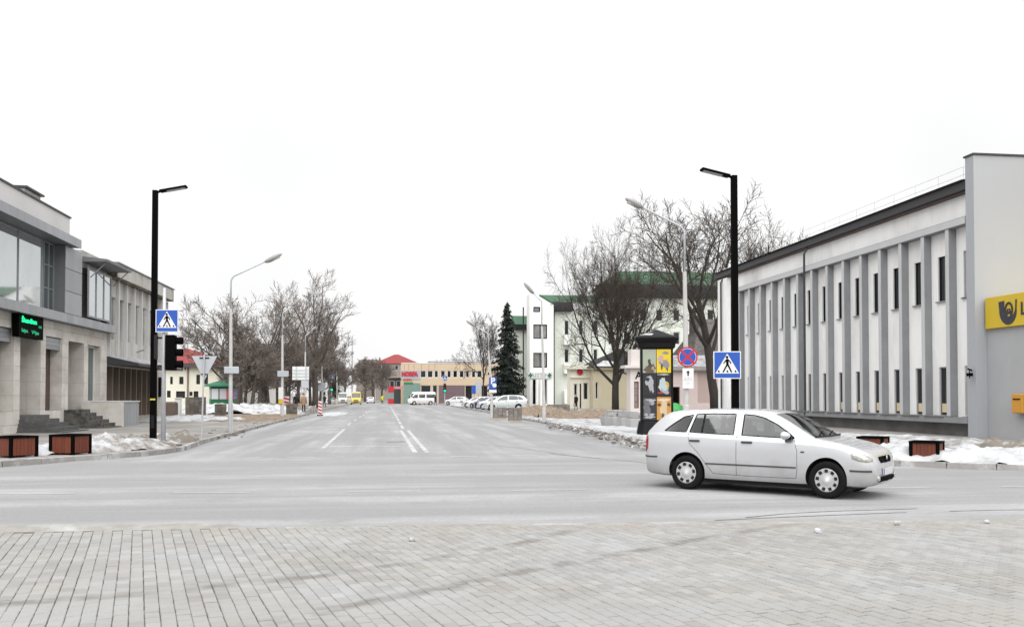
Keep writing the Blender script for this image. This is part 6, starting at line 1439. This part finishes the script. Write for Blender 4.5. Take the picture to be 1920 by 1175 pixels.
class CarShape:
    def __init__(s, top, bot, wid, belt, tumble=.36, xs=None):
        s.top, s.bot, s.wid, s.belt, s.tumble = top, bot, wid, belt, tumble
        s.x0, s.x1 = top[0][0], top[-1][0]; s.cache = {}
    def ring(s, x):
        x = max(s.x0, min(s.x1, x)); k = round(x, 4)
        if k in s.cache: return s.cache[k]
        zt, zl, W, zb = interp(s.top, x), interp(s.bot, x), interp(s.wid, x), interp(s.belt, x)
        zb = min(zb, zt - .045); zl = min(zl, zb - .08); h = zt - zb
        r = [(0, zl), (W * .55, zl), (W - .09, zl + .005), (W - .045, zl + .03), (W - .022, zl + .09)]
        zm = zl + .09
        for t in (.25, .5, .75): 
            z = zm + (zb - .05 - zm) * t; r.append((W - .022 + .022 * math.sin(math.pi * min(1, t * .95)), z))
        sh = W - .038; r += [(W - .012, zb - .05), (W - .022, zb - .02), (sh, zb)]
        cz = zt - min(.05, .35 * h); cy = sh - .012 - max(0, cz - zb) * s.tumble
        side = [(sh - .012 + (cy - sh + .012) * t, zb + .006 + (cz - zb - .006) * t) for t in (0, .2, .4, .6, .8)]
        r += side
        a = side[-1]; c = (cy - .004, zt - min(.018, .15 * h)); e = (cy - min(.14, cy * .4), zt - min(.012, .06 * h))
        for t in (.25, .5, .75, 1.0): r.append(tuple((1 - t) ** 2 * a[q] + 2 * t * (1 - t) * c[q] + t * t * e[q] for q in (0, 1)))
        r += [(e[0] * .66, zt - min(.012, .06 * h) * .45), (e[0] * .33, zt - min(.012, .06 * h) * .12), (0, zt)]
        s.cache[k] = r; return r
    def hw(s, x, z):
        r = s.ring(x); best = 0
        for (y0, z0), (y1, z1) in zip(r[:-1], r[1:]):
            if min(z0, z1) <= z <= max(z0, z1) and abs(z1 - z0) > 1e-6: best = max(best, y0 + (y1 - y0) * (z - z0) / (z1 - z0))
        return best
    def endx(s, y, z, front=True):
        a, b = ((s.x0 + s.x1) / 2, s.x1) if front else ((s.x0 + s.x1) / 2, s.x0)
        for _ in range(26):
            m = (a + b) / 2
            if s.hw(m, z) >= abs(y): a = m
            else: b = m
        return a
    def stations(s):
        L = s.x1 - s.x0; out = []
        N = 78
        for i in range(N + 1):
            t = i / N; u = t + .0; e = .5 - .5 * math.cos(math.pi * u); out.append(s.x0 + L * (.55 * e + .45 * u))
        return out
    def solid(s):
        mb = MB(); xs = s.stations(); n = None
        for x in xs:
            r = s.ring(x); full = r + [(-y, z) for y, z in r[-2:0:-1]]; n = len(full); mb.v += [(x, y, z) for y, z in full]
        for i in range(len(xs) - 1):
            for k in range(n): mb.f.append((i * n + k, i * n + (k + 1) % n, (i + 1) * n + (k + 1) % n, (i + 1) * n + k)); mb.mi.append(0)
        mb.f.append(tuple(range(n))[::-1]); mb.f.append(tuple((len(xs) - 1) * n + k for k in range(n))); mb.mi += [0, 0]
        return mb
def patch(fn, poly, cuts=3, thick=0.0):
    """flat outline mapped onto the body by fn(a, b) -> point"""
    bm = bmesh.new(); vv = [bm.verts.new((a, b, 0)) for a, b in poly]; bm.faces.new(vv); bmesh.ops.triangulate(bm, faces=bm.faces[:])
    for _ in range(cuts):
        es = [e for e in bm.edges if e.calc_length() > .07]
        if not es: break
        bmesh.ops.subdivide_edges(bm, edges=es, cuts=1); bmesh.ops.triangulate(bm, faces=[f for f in bm.faces if len(f.verts) > 3])
    for v in bm.verts: v.co = fn(v.co.x, v.co.y)
    return bm
def add_bm(bm, name, mat, parent, smooth=True, solid=0.0):
    me = bpy.data.meshes.new(name); bm.to_mesh(me); bm.free(); me.materials.append(mat)
    if smooth: me.polygons.foreach_set('use_smooth', [True] * len(me.polygons))
    o = link(name, me, parent)
    if solid: q = o.modifiers.new('solid', 'SOLIDIFY'); q.thickness = solid; q.offset = 0
    return o
def boolean(me, cutters):
    o = bpy.data.objects.new('b', me); C.objects.link(o); tmp = []
    for mb in cutters:
        cm_ = mb.mesh('c', m_black); bm = bmesh.new(); bm.from_mesh(cm_); bmesh.ops.recalc_face_normals(bm, faces=bm.faces[:]); bm.to_mesh(cm_); bm.free()
        c = bpy.data.objects.new('c', cm_); C.objects.link(c); tmp.append(c); md = o.modifiers.new('b', 'BOOLEAN'); md.object = c; md.operation = 'DIFFERENCE'; md.solver = 'EXACT'
    bpy.context.view_layer.update()
    m2 = bpy.data.meshes.new_from_object(o.evaluated_get(bpy.context.evaluated_depsgraph_get()))
    for q in tmp + [o]: bpy.data.objects.remove(q)
    return m2
def paint(name, col, coat=.6, metal=.0, rough=.35):
    return M(name, col, rough, .03, 1.0, metal=metal, spec=.5, coat=coat)
m_carglass = glass_thin('car_window_glass', (.42, .48, .47), 1.75); m_screen = glass_thin('windscreen_glass', (.45, .5, .5), 4.0); m_carglassd = M('car_window_dark', (.045, .055, .058), .08, .2, 1.0, spec=.8)
m_trim = M('grey_plastic_trim', (.04, .04, .043), .6, .1); m_rim = M('silver_wheel_trim', (.46, .46, .47), .35, .06, 6, metal=.35); m_lens = M('headlamp_lens', (.40, .39, .35), .08, .15, 12, spec=.9, metal=.3); m_taill = M('tail_lamp_red', (.30, .012, .02), .15, .15, 10)
m_under = M('underbody', GREY(.012), .9, .1); m_seat = M('grey_seat_fabric', (.10, .105, .11), .9, .1, 5); m_plate = M('number_plate', GREY(.5), .5, .08, 20)
def wheel(t, x, y, r, w_, side, style=8):
    T = Matrix.Translation((x, y, r)) @ Matrix.Rotation(R(-90) * side, 4, 'X')
    b = MB(); b.lathe([(r * .62, -w_ / 2), (r * .90, -w_ / 2), (r * .97, -w_ * .42), (r, -w_ * .25), (r, w_ * .25), (r * .97, w_ * .42), (r * .90, w_ / 2), (r * .64, w_ / 2), (r * .62, w_ * .3)], 36, T); o = b.build('wheel', m_rubber, t, smooth=True)
    b = MB(); b.lathe([(r * .655, w_ * .30), (r * .655, w_ * .46), (r * .60, w_ * .50), (r * .50, w_ * .46), (r * .30, w_ * .44), (r * .2, w_ * .52), (r * .0, w_ * .53)], 36, T); b.build('rim', m_rim, o, smooth=True)
    b = MB()
    for k in range(style):
        a = 2 * math.pi * k / style + .2; c = Vector((math.cos(a) * r * .50, math.sin(a) * r * .50, w_ * .465)); Q = T @ Matrix.Translation(c) @ Matrix.Rotation(a, 4, 'Z'); b.xbox(Q, r * .085, r * .10 if style < 9 else r * .085, .007)
    b.build('rim_slots', m_under, o, kind='stuff')
    return o
def tubes_on(cs, pts, r, name, mat, t, side, off=.0):
    b = MB(); P = []
    for i in range(len(pts) - 1):
        for k in range(6):
            q = k / 6; x = pts[i][0] + (pts[i + 1][0] - pts[i][0]) * q; z = pts[i][1] + (pts[i + 1][1] - pts[i][1]) * q; P.append((x, side * (cs.hw(x, z) + off), z))
    x, z = pts[-1]; P.append((x, side * (cs.hw(x, z) + off), z)); b.tube(P, r, 5); return b.build(name, mat, t)
FABIA = CarShape(
    top=[(-.955, .56), (-.95, .70), (-.93, .88), (-.88, 1.00), (-.72, 1.185), (-.55, 1.335), (-.42, 1.405), (-.2, 1.44), (.3, 1.462), (.9, 1.463), (1.3, 1.44), (1.52, 1.40), (1.72, 1.305), (2.0, 1.135), (2.2, 1.01), (2.29, .965), (2.42, .945), (2.7, .895), (2.95, .83), (3.1, .765), (3.19, .70), (3.235, .62), (3.255, .52), (3.265, .44)],
    bot=[(-.955, .36), (-.9, .27), (-.6, .23), (0, .21), (.4, .185), (2.0, .185), (2.46, .2), (2.9, .19), (3.15, .21), (3.265, .30)],
    wid=[(-.955, .50), (-.94, .60), (-.90, .70), (-.8, .765), (-.55, .805), (0, .822), (1, .824), (2.2, .822), (2.6, .815), (2.85, .80), (3.0, .775), (3.12, .73), (3.2, .665), (3.245, .58), (3.265, .47)],
    belt=[(-.955, .52), (-.93, .8), (-.85, .985), (-.6, 1.0), (0, .985), (.9, .955), (1.9, .915), (2.3, .895), (2.7, .85), (2.95, .785), (3.1, .71), (3.19, .62), (3.265, .40)])
WB = 2.462; WR_ = .30
def side_windows(cs):
    return [[(-.46, 1.045), (-.30, 1.17), (-.10, 1.31), (.07, 1.345), (-.03, 1.03), (-.2, 1.035)],                     # quarter glass
            [(.04, 1.03), (.13, 1.355), (.45, 1.372), (.86, 1.368), (.86, 1.0), (.4, 1.012)],                                     # rear door
            [(1.01, .995), (1.01, 1.366), (1.2, 1.350), (1.38, 1.305), (1.6, 1.20), (1.8, 1.07), (1.93, .965), (1.5, .975)]]      # front door
def shrink(poly, d):
    cx = sum(p[0] for p in poly) / len(poly); cz = sum(p[1] for p in poly) / len(poly)
    return [(cx + (x - cx) * d, cz + (z - cz) * d) for x, z in poly]
def make_car(label, loc, rz, pmat, interior=True, group=None, name='car'):
    cs = FABIA; t = thing(name, label, 'car', loc, rz, group=group)
    me = cs.solid().mesh('body', pmat); cut = []
    for x in (0, WB):
        for sd in (-1, 1):
            c = MB(); c.lathe([(.0, -.3), (.348, -.3), (.348, .3), (.0, .3)], 40, Matrix.Translation((x, sd * .83, WR_ + .015)) @ Matrix.Rotation(R(90), 4, 'X')); cut.append(c)
    if interior:
        prof = [(-.74, .45), (-.78, .96), (-.50, 1.30), (-.2, 1.385), (1.25, 1.395), (1.5, 1.335), (2.12, .965), (2.05, .45)]
        c = MB(); hwf = lambda z: .735 if z < .97 else .735 - (z - .97) * .40
        n = len(prof); c.add([(x, -hwf(z), z) for x, z in prof] + [(x, hwf(z), z) for x, z in prof], [tuple(range(n))[::-1], tuple(range(n, 2 * n))] + [(i, (i + 1) % n, (i + 1) % n + n, i + n) for i in range(n)]); cut.append(c)
        for w_ in side_windows(cs):
            c = MB(); c.prism([(x, -1.0, z) for x, z in w_], (0, 2.0, 0)); cut.append(c)
        ws = [((2.225, .985), (1.545, 1.385), .66, .545), ((-.83, 1.06), (-.52, 1.345), .56, .50)]
        for (b0, t0_, hb_, ht_) in ws:
            d = Vector((t0_[0] - b0[0], 0, t0_[1] - b0[1])).normalized(); nn = Vector((-d.z, 0, d.x)) * .16; c = MB()
            q = [Vector((b0[0], -hb_, b0[1])), Vector((b0[0], hb_, b0[1])), Vector((t0_[0], ht_, t0_[1])), Vector((t0_[0], -ht_, t0_[1]))]
            c.add([p - nn for p in q] + [p + nn for p in q], [(3, 2, 1, 0), (4, 5, 6, 7), (0, 1, 5, 4), (1, 2, 6, 5), (2, 3, 7, 6), (3, 0, 4, 7)]); cut.append(c)
    me = boolean(me, cut)
    me.materials.clear(); me.materials.append(pmat); me.materials.append(m_under); me.materials.append(m_seat)
    for p in me.polygons:
        c = p.center; inside = interior and -.8 < c.x < 2.13 and .44 < c.z < 1.40 and abs(c.y) < (.737 if c.z < .97 else .737 - (c.z - .97) * .40 + .003) and p.normal.dot(Vector((c.x - .7, c.y, c.z - .9))) < 0
        arch = any(math.hypot(c.x - x, c.z - WR_ - .015) < .347 for x in (0, WB)) and abs(c.y) > .5 and c.z < .7
        p.material_index = 2 if inside else (1 if arch or c.z < .205 else 0); p.use_smooth = True
    body = link('body', me, t)
    es = body.modifiers.new('edge', 'EDGE_SPLIT'); es.split_angle = R(38)
    gm = m_carglass if interior else m_carglassd; off = -.006 if interior else .004
    for i, w_ in enumerate(side_windows(cs)):
        for sd in (-1, 1):
            add_bm(patch(lambda a, b, sd=sd: Vector((a, sd * (cs.hw(a, b) + off), b)), shrink(w_, 1.02 if interior else 1.0), 3), 'side_window', gm, t, True, 0 if interior else .004)
            P = [(*q,) for q in w_] + [w_[0]]; tubes_on(cs, P, .011, 'window_seal', m_blackm, t, sd, -.004)
    def topz(x, y):
        r = cs.ring(x); 
        for (y0, z0), (y1, z1) in list(zip(r[:-1], r[1:]))[::-1]:
            if min(y0, y1) <= abs(y) <= max(y0, y1) and z0 > .6: return z0 + (z1 - z0) * ((abs(y) - y0) / (y1 - y0) if abs(y1 - y0) > 1e-6 else 0)
        return r[-1][1]
    wsp = [(1.54, -.545), (2.23, -.66), (2.23, .66), (1.54, .545)]; rsp = [(-.84, -.56), (-.51, -.50), (-.51, .50), (-.84, .56)]
    for nm, pl in (('windscreen', wsp), ('rear_window', rsp)):
        add_bm(patch(lambda a, b: Vector((a, b, topz(a, b) + (-.004 if interior else .005))), pl, 4), nm, (m_screen if interior and nm == 'windscreen' else gm), t, True, 0 if interior else .004)
    cw = MB(); cw.tube([(2.235, -.64, topz(2.235, .6) + .012), (2.26, 0, topz(2.26, 0) + .012), (2.235, .64, topz(2.235, .6) + .012)], .018, 6); cw = cw.build('cowl', m_blackm, t)
    wp = MB()
    for y0 in (-.45, .1): wp.tube([(2.24, y0, topz(2.24, y0) + .025), (2.17, y0 + .25, topz(2.17, y0 + .25) + .022), (2.13, y0 + .5, topz(2.13, y0 + .5) + .018)], .008, 5)
    wp.build('wiper', m_black, t)
    for sd in (-1, 1):
        for pts, nm in (([(.93, .99), (.93, .6), (.93, .30)], 'door_seam'), ([(1.93, .93), (1.98, .75), (1.98, .45), (1.96, .30)], 'door_seam'), ([(.02, 1.0), (.06, .82), (.22, .66), (.36, .48), (.50, .31)], 'door_seam'), ([(.50, .31), (1.2, .295), (1.96, .30)], 'sill_seam')):
            tubes_on(cs, pts, .0045, nm, m_under, t, sd, -.0015)
        tubes_on(cs, [(.36, .475), (1.1, .475), (1.96, .475)], .016, 'side_moulding', m_trim, t, sd, -.002)
        for x in (.16, 1.12):
            z = .875; h = MB(); y = cs.hw(x, z); h.xbox(Matrix.Translation((x, sd * (y + .012), z)), .095, .016, .018); h.build('door_handle', m_trim, t, bevel=.008)
        ind = MB(); ind.xbox(Matrix.Translation((2.07, sd * (cs.hw(2.07, .74) + .004), .74)), .03, .006, .012); ind.build('side_repeater', m_trim, t)
        mb_ = bmesh.new(); bmesh.ops.create_uvsphere(mb_, u_segments=16, v_segments=10, radius=1)
        for v in mb_.verts: v.co = Vector((v.co.x * .085 * (1.15 if v.co.x > 0 else .7), v.co.y * .10, v.co.z * .068)) + Vector((1.80, sd * .90, 1.015))
        mir = add_bm(mb_, 'door_mirror', pmat, t)
        b = MB(); b.xbox(Matrix.Translation((1.83, sd * .81, .975)), .07, .05, .03); b.build('mirror_foot', m_blackm, mir)
        # lamps
        poly = [(2.92, .765), (2.88, .72), (2.90, .655), (3.0, .62), (3.12, .60), (3.205, .61), (3.2, .66), (3.12, .715), (2.98, .765)]
        add_bm(patch(lambda a, b, sd=sd: Vector((a + .002, sd * (cs.hw(a, b) + .004), b)), poly, 3), 'headlamp', m_lens, t, True, .006)
        poly = [(-.945, .64), (-.88, .64), (-.83, .70), (-.815, .90), (-.84, .95), (-.885, .96), (-.925, .88)]
        add_bm(patch(lambda a, b, sd=sd: Vector((a - .004, sd * (cs.hw(a, b) + .005), b)), poly, 2), 'tail_lamp', m_taill, t, True, .006)
        tubes_on(cs, [(-.93, .56), (-.85, .555), (-.7, .555), (-.6, .56)], .018, 'rear_bumper_strip', m_trim, t, sd, -.004)
        tubes_on(cs, [(2.86, .465), (3.0, .462), (3.12, .46), (3.2, .46)], .02, 'front_bumper_strip', m_trim, t, sd, -.004)
    fx = lambda y, z, o=.006: Vector((cs.endx(y, z, True) + o, y, z))
    rx = lambda y, z, o=.006: Vector((cs.endx(y, z, False) - o, y, z))
    gr = add_bm(patch(lambda a, b: fx(a, b, .008), [(-.27, .575), (.27, .575), (.33, .635), (.31, .675), (.06, .68), (0, .64), (-.06, .68), (-.31, .675), (-.33, .635)], 3), 'grille', m_black, t, True, .012)
    bd = MB(); bd.lathe([(.0, 0), (.035, 0), (.03, .008), (0, .01)], 16, Matrix.Translation(fx(0, .655, .004)) @ Matrix.Rotation(R(90), 4, 'Y')); bd.build('badge', m_rim, t)
    add_bm(patch(lambda a, b: fx(a, b, .008), [(-.42, .275), (.42, .275), (.44, .355), (-.44, .355)], 3), 'lower_grille', m_black, t, True, .01)
    for sd in (-1, 1):
        b = MB(); p = fx(sd * .46, .335, -.02); b.lathe([(0.0, 0), (.045, 0), (.042, .04), (0, .045)], 14, Matrix.Translation(p) @ Matrix.Rotation(R(90), 4, 'Y')); b.build('fog_lamp', m_lens, t)
    np_ = MB(); p = fx(0, .435, .012); np_.box(p.x, p.x + .015, -.26, .26, .38, .49); np_ = np_.build('number_plate', m_plate, t)
    b = MB(); b.box(p.x + .016, p.x + .018, -.26, -.215, .382, .488); b.build('blue_strip', m_signblue, np_)
    p = rx(0, .62, .012); b = MB(); b.box(p.x - .015, p.x, -.26, .26, .60, .71); b.build('rear_plate', m_plate, t)
    b = MB(); b.box(-.30, 2.85, -.70, .70, .135, .30); b.build('underbody', m_under, t)  # black box made low and wide to deepen the shade under the car
    for x in (0, WB):
        for sd in (-1, 1): wheel(t, x, sd * .735, WR_, .19, sd, 8 if x == 0 else 9)
    for o in t.children_recursive if False else [q for q in bpy.data.objects if q.parent == t or (q.parent and q.parent.parent == t)]:
        if o.name.startswith(('wheel', 'rim')) or o.type != 'MESH': continue
        for v in o.data.vertices:
            if v.co.x > 2.5: v.co.x = 2.5 + (v.co.x - 2.5) * .88
            elif v.co.x < -.36: v.co.x = -.36 + (v.co.x + .36) * .93
            if v.co.z > .66: v.co.z = .66 + (v.co.z - .66) * .955
    if interior:
        for (x, y) in ((1.05, .36), (1.05, -.36), (.2, .38), (.2, -.38)):
            s_ = MB(); s_.xbox(Matrix.Translation((x, y, .56)), .25, .24, .10); s_.xbox(Matrix.Translation((x - .30, y, .84)) @ Matrix.Rotation(R(-16), 4, 'Y'), .07, .23, .28); s_.xbox(Matrix.Translation((x - .39, y, 1.19)) @ Matrix.Rotation(R(-14), 4, 'Y'), .045, .13, .085); s_.build('seat', M('seat_dark', (.035, .036, .04), .9, .1), t, bevel=.04)
        for sd in (-1, 1): tubes_on(cs, [(.27, 1.01), (.285, 1.318)], .016, 'window_divider', m_blackm, t, sd, -.01)
        b = MB(); b.tube([(1.62 + .06 * math.cos(a), .36 + .17 * math.sin(a), .93 + .15 * math.cos(a)) for a in [2 * math.pi * k / 16 for k in range(17)]], .016, 6); b.build('steering_wheel', m_black, t)
        b = MB(); b.box(1.72, 2.08, -.68, .68, .6, .94); b.build('dashboard', m_black, t, bevel=.05)
    return t
m_silver = paint('silver_paint', (.54, .545, .56), .7, .45, .26)
n_, l_n = m_silver.node_tree.nodes, m_silver.node_tree.links       # road salt and mud thrown up along the sills
hh = [q for q in n_ if q.type == 'HUE_SAT'][0]; ge = n_.new('ShaderNodeNewGeometry'); sp_ = n_.new('ShaderNodeSeparateXYZ'); l_n.new(ge.outputs['Position'], sp_.inputs[0])
nz = n_.new('ShaderNodeTexNoise'); nz.inputs['Scale'].default_value = 3.5; nz.inputs['Detail'].default_value = 7; l_n.new(ge.outputs['Position'], nz.inputs['Vector'])
ad_ = n_.new('ShaderNodeMath'); ad_.operation = 'MULTIPLY_ADD'; ad_.inputs[1].default_value = -.45; l_n.new(nz.outputs['Fac'], ad_.inputs[0]); l_n.new(sp_.outputs['Z'], ad_.inputs[2])
mp = n_.new('ShaderNodeMapRange'); mp.inputs['From Min'].default_value = .0; mp.inputs['From Max'].default_value = .36; mp.inputs['To Min'].default_value = .5; mp.inputs['To Max'].default_value = 0; l_n.new(ad_.outputs[0], mp.inputs['Value'])
mq = n_.new('ShaderNodeMix'); mq.data_type = 'RGBA'; mq.inputs['B'].default_value = (.20, .19, .175, 1); l_n.new(mp.outputs[0], mq.inputs['Factor']); l_n.new(hh.outputs['Color'], mq.inputs['A']); l_n.new(mq.outputs['Result'], n_['Principled BSDF'].inputs['Base Color'])
rw, fw_ = G(1287, 917), G(1547, 934.5)
hd_ = math.atan2(fw_[1] - rw[1], fw_[0] - rw[0])
# wheels nearest the camera stand at y_local = -0.735
off = Vector((math.sin(hd_) * -.735 * -1, 0, 0))
loc = Vector((rw[0], rw[1], 0)) - Matrix.Rotation(hd_, 3, 'Z') @ Vector((0, -.735 - .08, 0))
hero = make_car('silver estate car turning across the junction on the right', tuple(loc), hd_, m_silver, True)
# parked cars behind
def at_car(lb, x, y, rz, col, sc, base):
    return copy_thing(base, (x, y, .125 if x > 9 else 0.0), rz, lb, {m_p0.name: col}, sc)
m_p0 = paint('parked_silver_green', (.50, .54, .53), .5, .2)
base = make_car('silver green car parked nose to the street beside the stacks of paving blocks', (12.9, 92.5, .125), R(174), m_p0, False, 'parked cars')
base.scale = (1.12, 1.08, 1.14)
at_car('white car parked next to the silver green car', 12.9, 97.0, R(172), paint('car_white', (.68, .69, .70)), (1, 1, 1.02), base)
at_car('pale silver car third in the parked row', 12.7, 102.0, R(170), paint('car_pale_silver', (.52, .54, .60), .5, .2), (1, 1, 1.04), base)
at_car('dark navy blue car in the parked row', 12.6, 107.5, R(171), paint('car_navy', (.015, .018, .06)), (1, 1, .98), base)
at_car('white car behind the navy car in the parked row', 12.5, 113.5, R(170), paint('car_white2', (.70, .71, .72)), (1, 1, 1.02), base)
at_car('light grey car last in the parked row', 12.4, 121, R(174), paint('car_light_grey', (.45, .46, .48)), (1, 1, 1.0), base)
x, y = G(695, 756); at_car('white car driving away ahead in the street', x, y, R(90), paint('car_white3', (.68, .69, .70)), (1, 1.05, 1.05), base)
x, y = G(320, 766); at_car('pale yellow car parked before the red roofed house', x, y, R(10), paint('car_pale_yellow', (.42, .42, .30)), (1, 1, 1), base)
x, y = G(385, 766); at_car('dark grey car parked left of the green kiosk', x - 1, y, R(5), paint('car_dark_grey', (.06, .065, .08)), (1, 1, 1), base)
x, y = G(613, 758); at_car('white car half hidden by poles on the far left kerb', x, y, R(60), paint('car_white4', (.66, .66, .67)), (1, 1, 1), base)
x, y = G(868, 760); at_car('white car at the far corner by the traffic signal', x, y, R(160), paint('car_white5', (.66, .67, .68)), (1, 1, 1), base)
# vans
VAN = CarShape(
    top=[(-1.0, .7), (-.99, 1.6), (-.96, 2.2), (-.85, 2.36), (-.5, 2.42), (2.2, 2.42), (2.7, 2.36), (2.95, 2.2), (3.35, 1.62), (3.62, 1.26), (3.9, 1.14), (4.1, 1.0), (4.16, .7), (4.18, .5)],
    bot=[(-1.0, .4), (-.9, .32), (0, .28), (3.2, .28), (4.0, .3), (4.18, .36)], wid=[(-1.0, .82), (-.96, .92), (-.8, .97), (3.2, .97), (3.6, .95), (3.9, .88), (4.1, .74), (4.18, .6)],
    belt=[(-1.0, .6), (-.95, 1.2), (2.8, 1.2), (3.4, 1.15), (3.9, 1.02), (4.1, .9), (4.18, .45)], tumble=.10)
def make_van(label, loc, rz, pmat, windows, group=None):
    cs = VAN; t = thing('van', label, 'van', loc, rz, group=group); cut = []
    for x in (0, 3.0):
        for sd in (-1, 1): c = MB(); c.lathe([(.0, -.3), (.4, -.3), (.4, .3), (.0, .3)], 28, Matrix.Translation((x, sd * .98, .36)) @ Matrix.Rotation(R(90), 4, 'X')); cut.append(c)
    me = boolean(cs.solid().mesh('body', pmat), cut); me.materials.clear(); me.materials.append(pmat); me.polygons.foreach_set('use_smooth', [True] * len(me.polygons)); b = link('body', me, t); b.modifiers.new('edge', 'EDGE_SPLIT').split_angle = R(38)
    for w_ in windows:
        for sd in (-1, 1): add_bm(patch(lambda a, b, sd=sd: Vector((a, sd * (cs.hw(a, b) + .006), b)), w_, 2), 'side_window', m_carglassd, t, True, .006)
    add_bm(patch(lambda a, b: Vector((a, b, [q for q in [cs.ring(a)[-1][1] - .02 * (abs(b) / .8) ** 2]][0] + .012)), [(2.98, -.74), (3.56, -.78), (3.56, .78), (2.98, .74)], 3), 'windscreen', m_carglassd, t, True, .006)
    fx = lambda y, z, o=.01: Vector((cs.endx(y, z, True) + o, y, z))
    for sd in (-1, 1):
        add_bm(patch(lambda a, b: fx(a, b), [(sd * .5, .72), (sd * .80, .72), (sd * .78, .95), (sd * .55, .90)], 2), 'headlamp', m_signwhite, t, True, .01)
        q = MB(); q.xbox(Matrix.Translation((3.3, sd * 1.08, 1.45)), .06, .1, .16); q.build('door_mirror', m_blackm, t, bevel=.02)
        tubes_on(cs, [(-.5, .62), (1.5, .62), (2.5, .62)], .025, 'side_strip', m_trim, t, sd, -.004); tubes_on(cs, [(2.25, 1.95), (2.25, 1.2), (2.25, .4)], .008, 'door_seam', m_under, t, sd, 0)
    add_bm(patch(lambda a, b: fx(a, b), [(-.42, .70), (.42, .70), (.42, .88), (-.42, .88)], 2), 'grille', m_black, t, True, .012)
    add_bm(patch(lambda a, b: fx(a, b), [(-.7, .42), (.7, .42), (.72, .6), (-.72, .6)], 2), 'bumper', m_trim, t, True, .03)
    q = MB(); q.box(-.8, 3.9, -.75, .75, .24, .4); q.build('underbody', m_under, t)
    for x in (0, 3.0):
        for sd in (-1, 1): wheel(t, x, sd * .86, .34, .2, sd, 6)
    return t
BUSW = [[(2.35, 1.28), (2.35, 1.95), (2.85, 1.95), (3.2, 1.55), (3.3, 1.30)], [(1.0, 1.3), (1.0, 1.98), (2.1, 1.98), (2.1, 1.3)], [(-.75, 1.3), (-.72, 1.98), (.75, 1.98), (.75, 1.3)]]
x, y = G(667, 758); make_van('yellow van coming down the street', (x, y + 2, 0), R(-88), paint('van_yellow', (.62, .42, .03)), [BUSW[0]], 'vans in the street').scale = (1, 1.05, 1.02)
wv = make_van('white minibus in front of the peach shop', (AY(806, 757, 168)[0], 168, 0), R(186), paint('van_white', (.66, .64, .63)), BUSW, 'vans in the street')
copy_thing(wv, (AY(788, 757, 176)[0], 176, 0), R(250), 'second white minibus half hidden behind the first')
x, y = G(640, 757); copy_thing(wv, (x, y + 2, 0), R(-84), 'pale minibus at the far left behind the yellow van', {'van_white': paint('van_cream', (.5, .5, .42))})
# asphalt bay under the parked cars
bay = sheet([(9.7, 88), (17.5, 88), (17.5, 135), (9.7, 135)], .12, 'parking_bay', m_road)
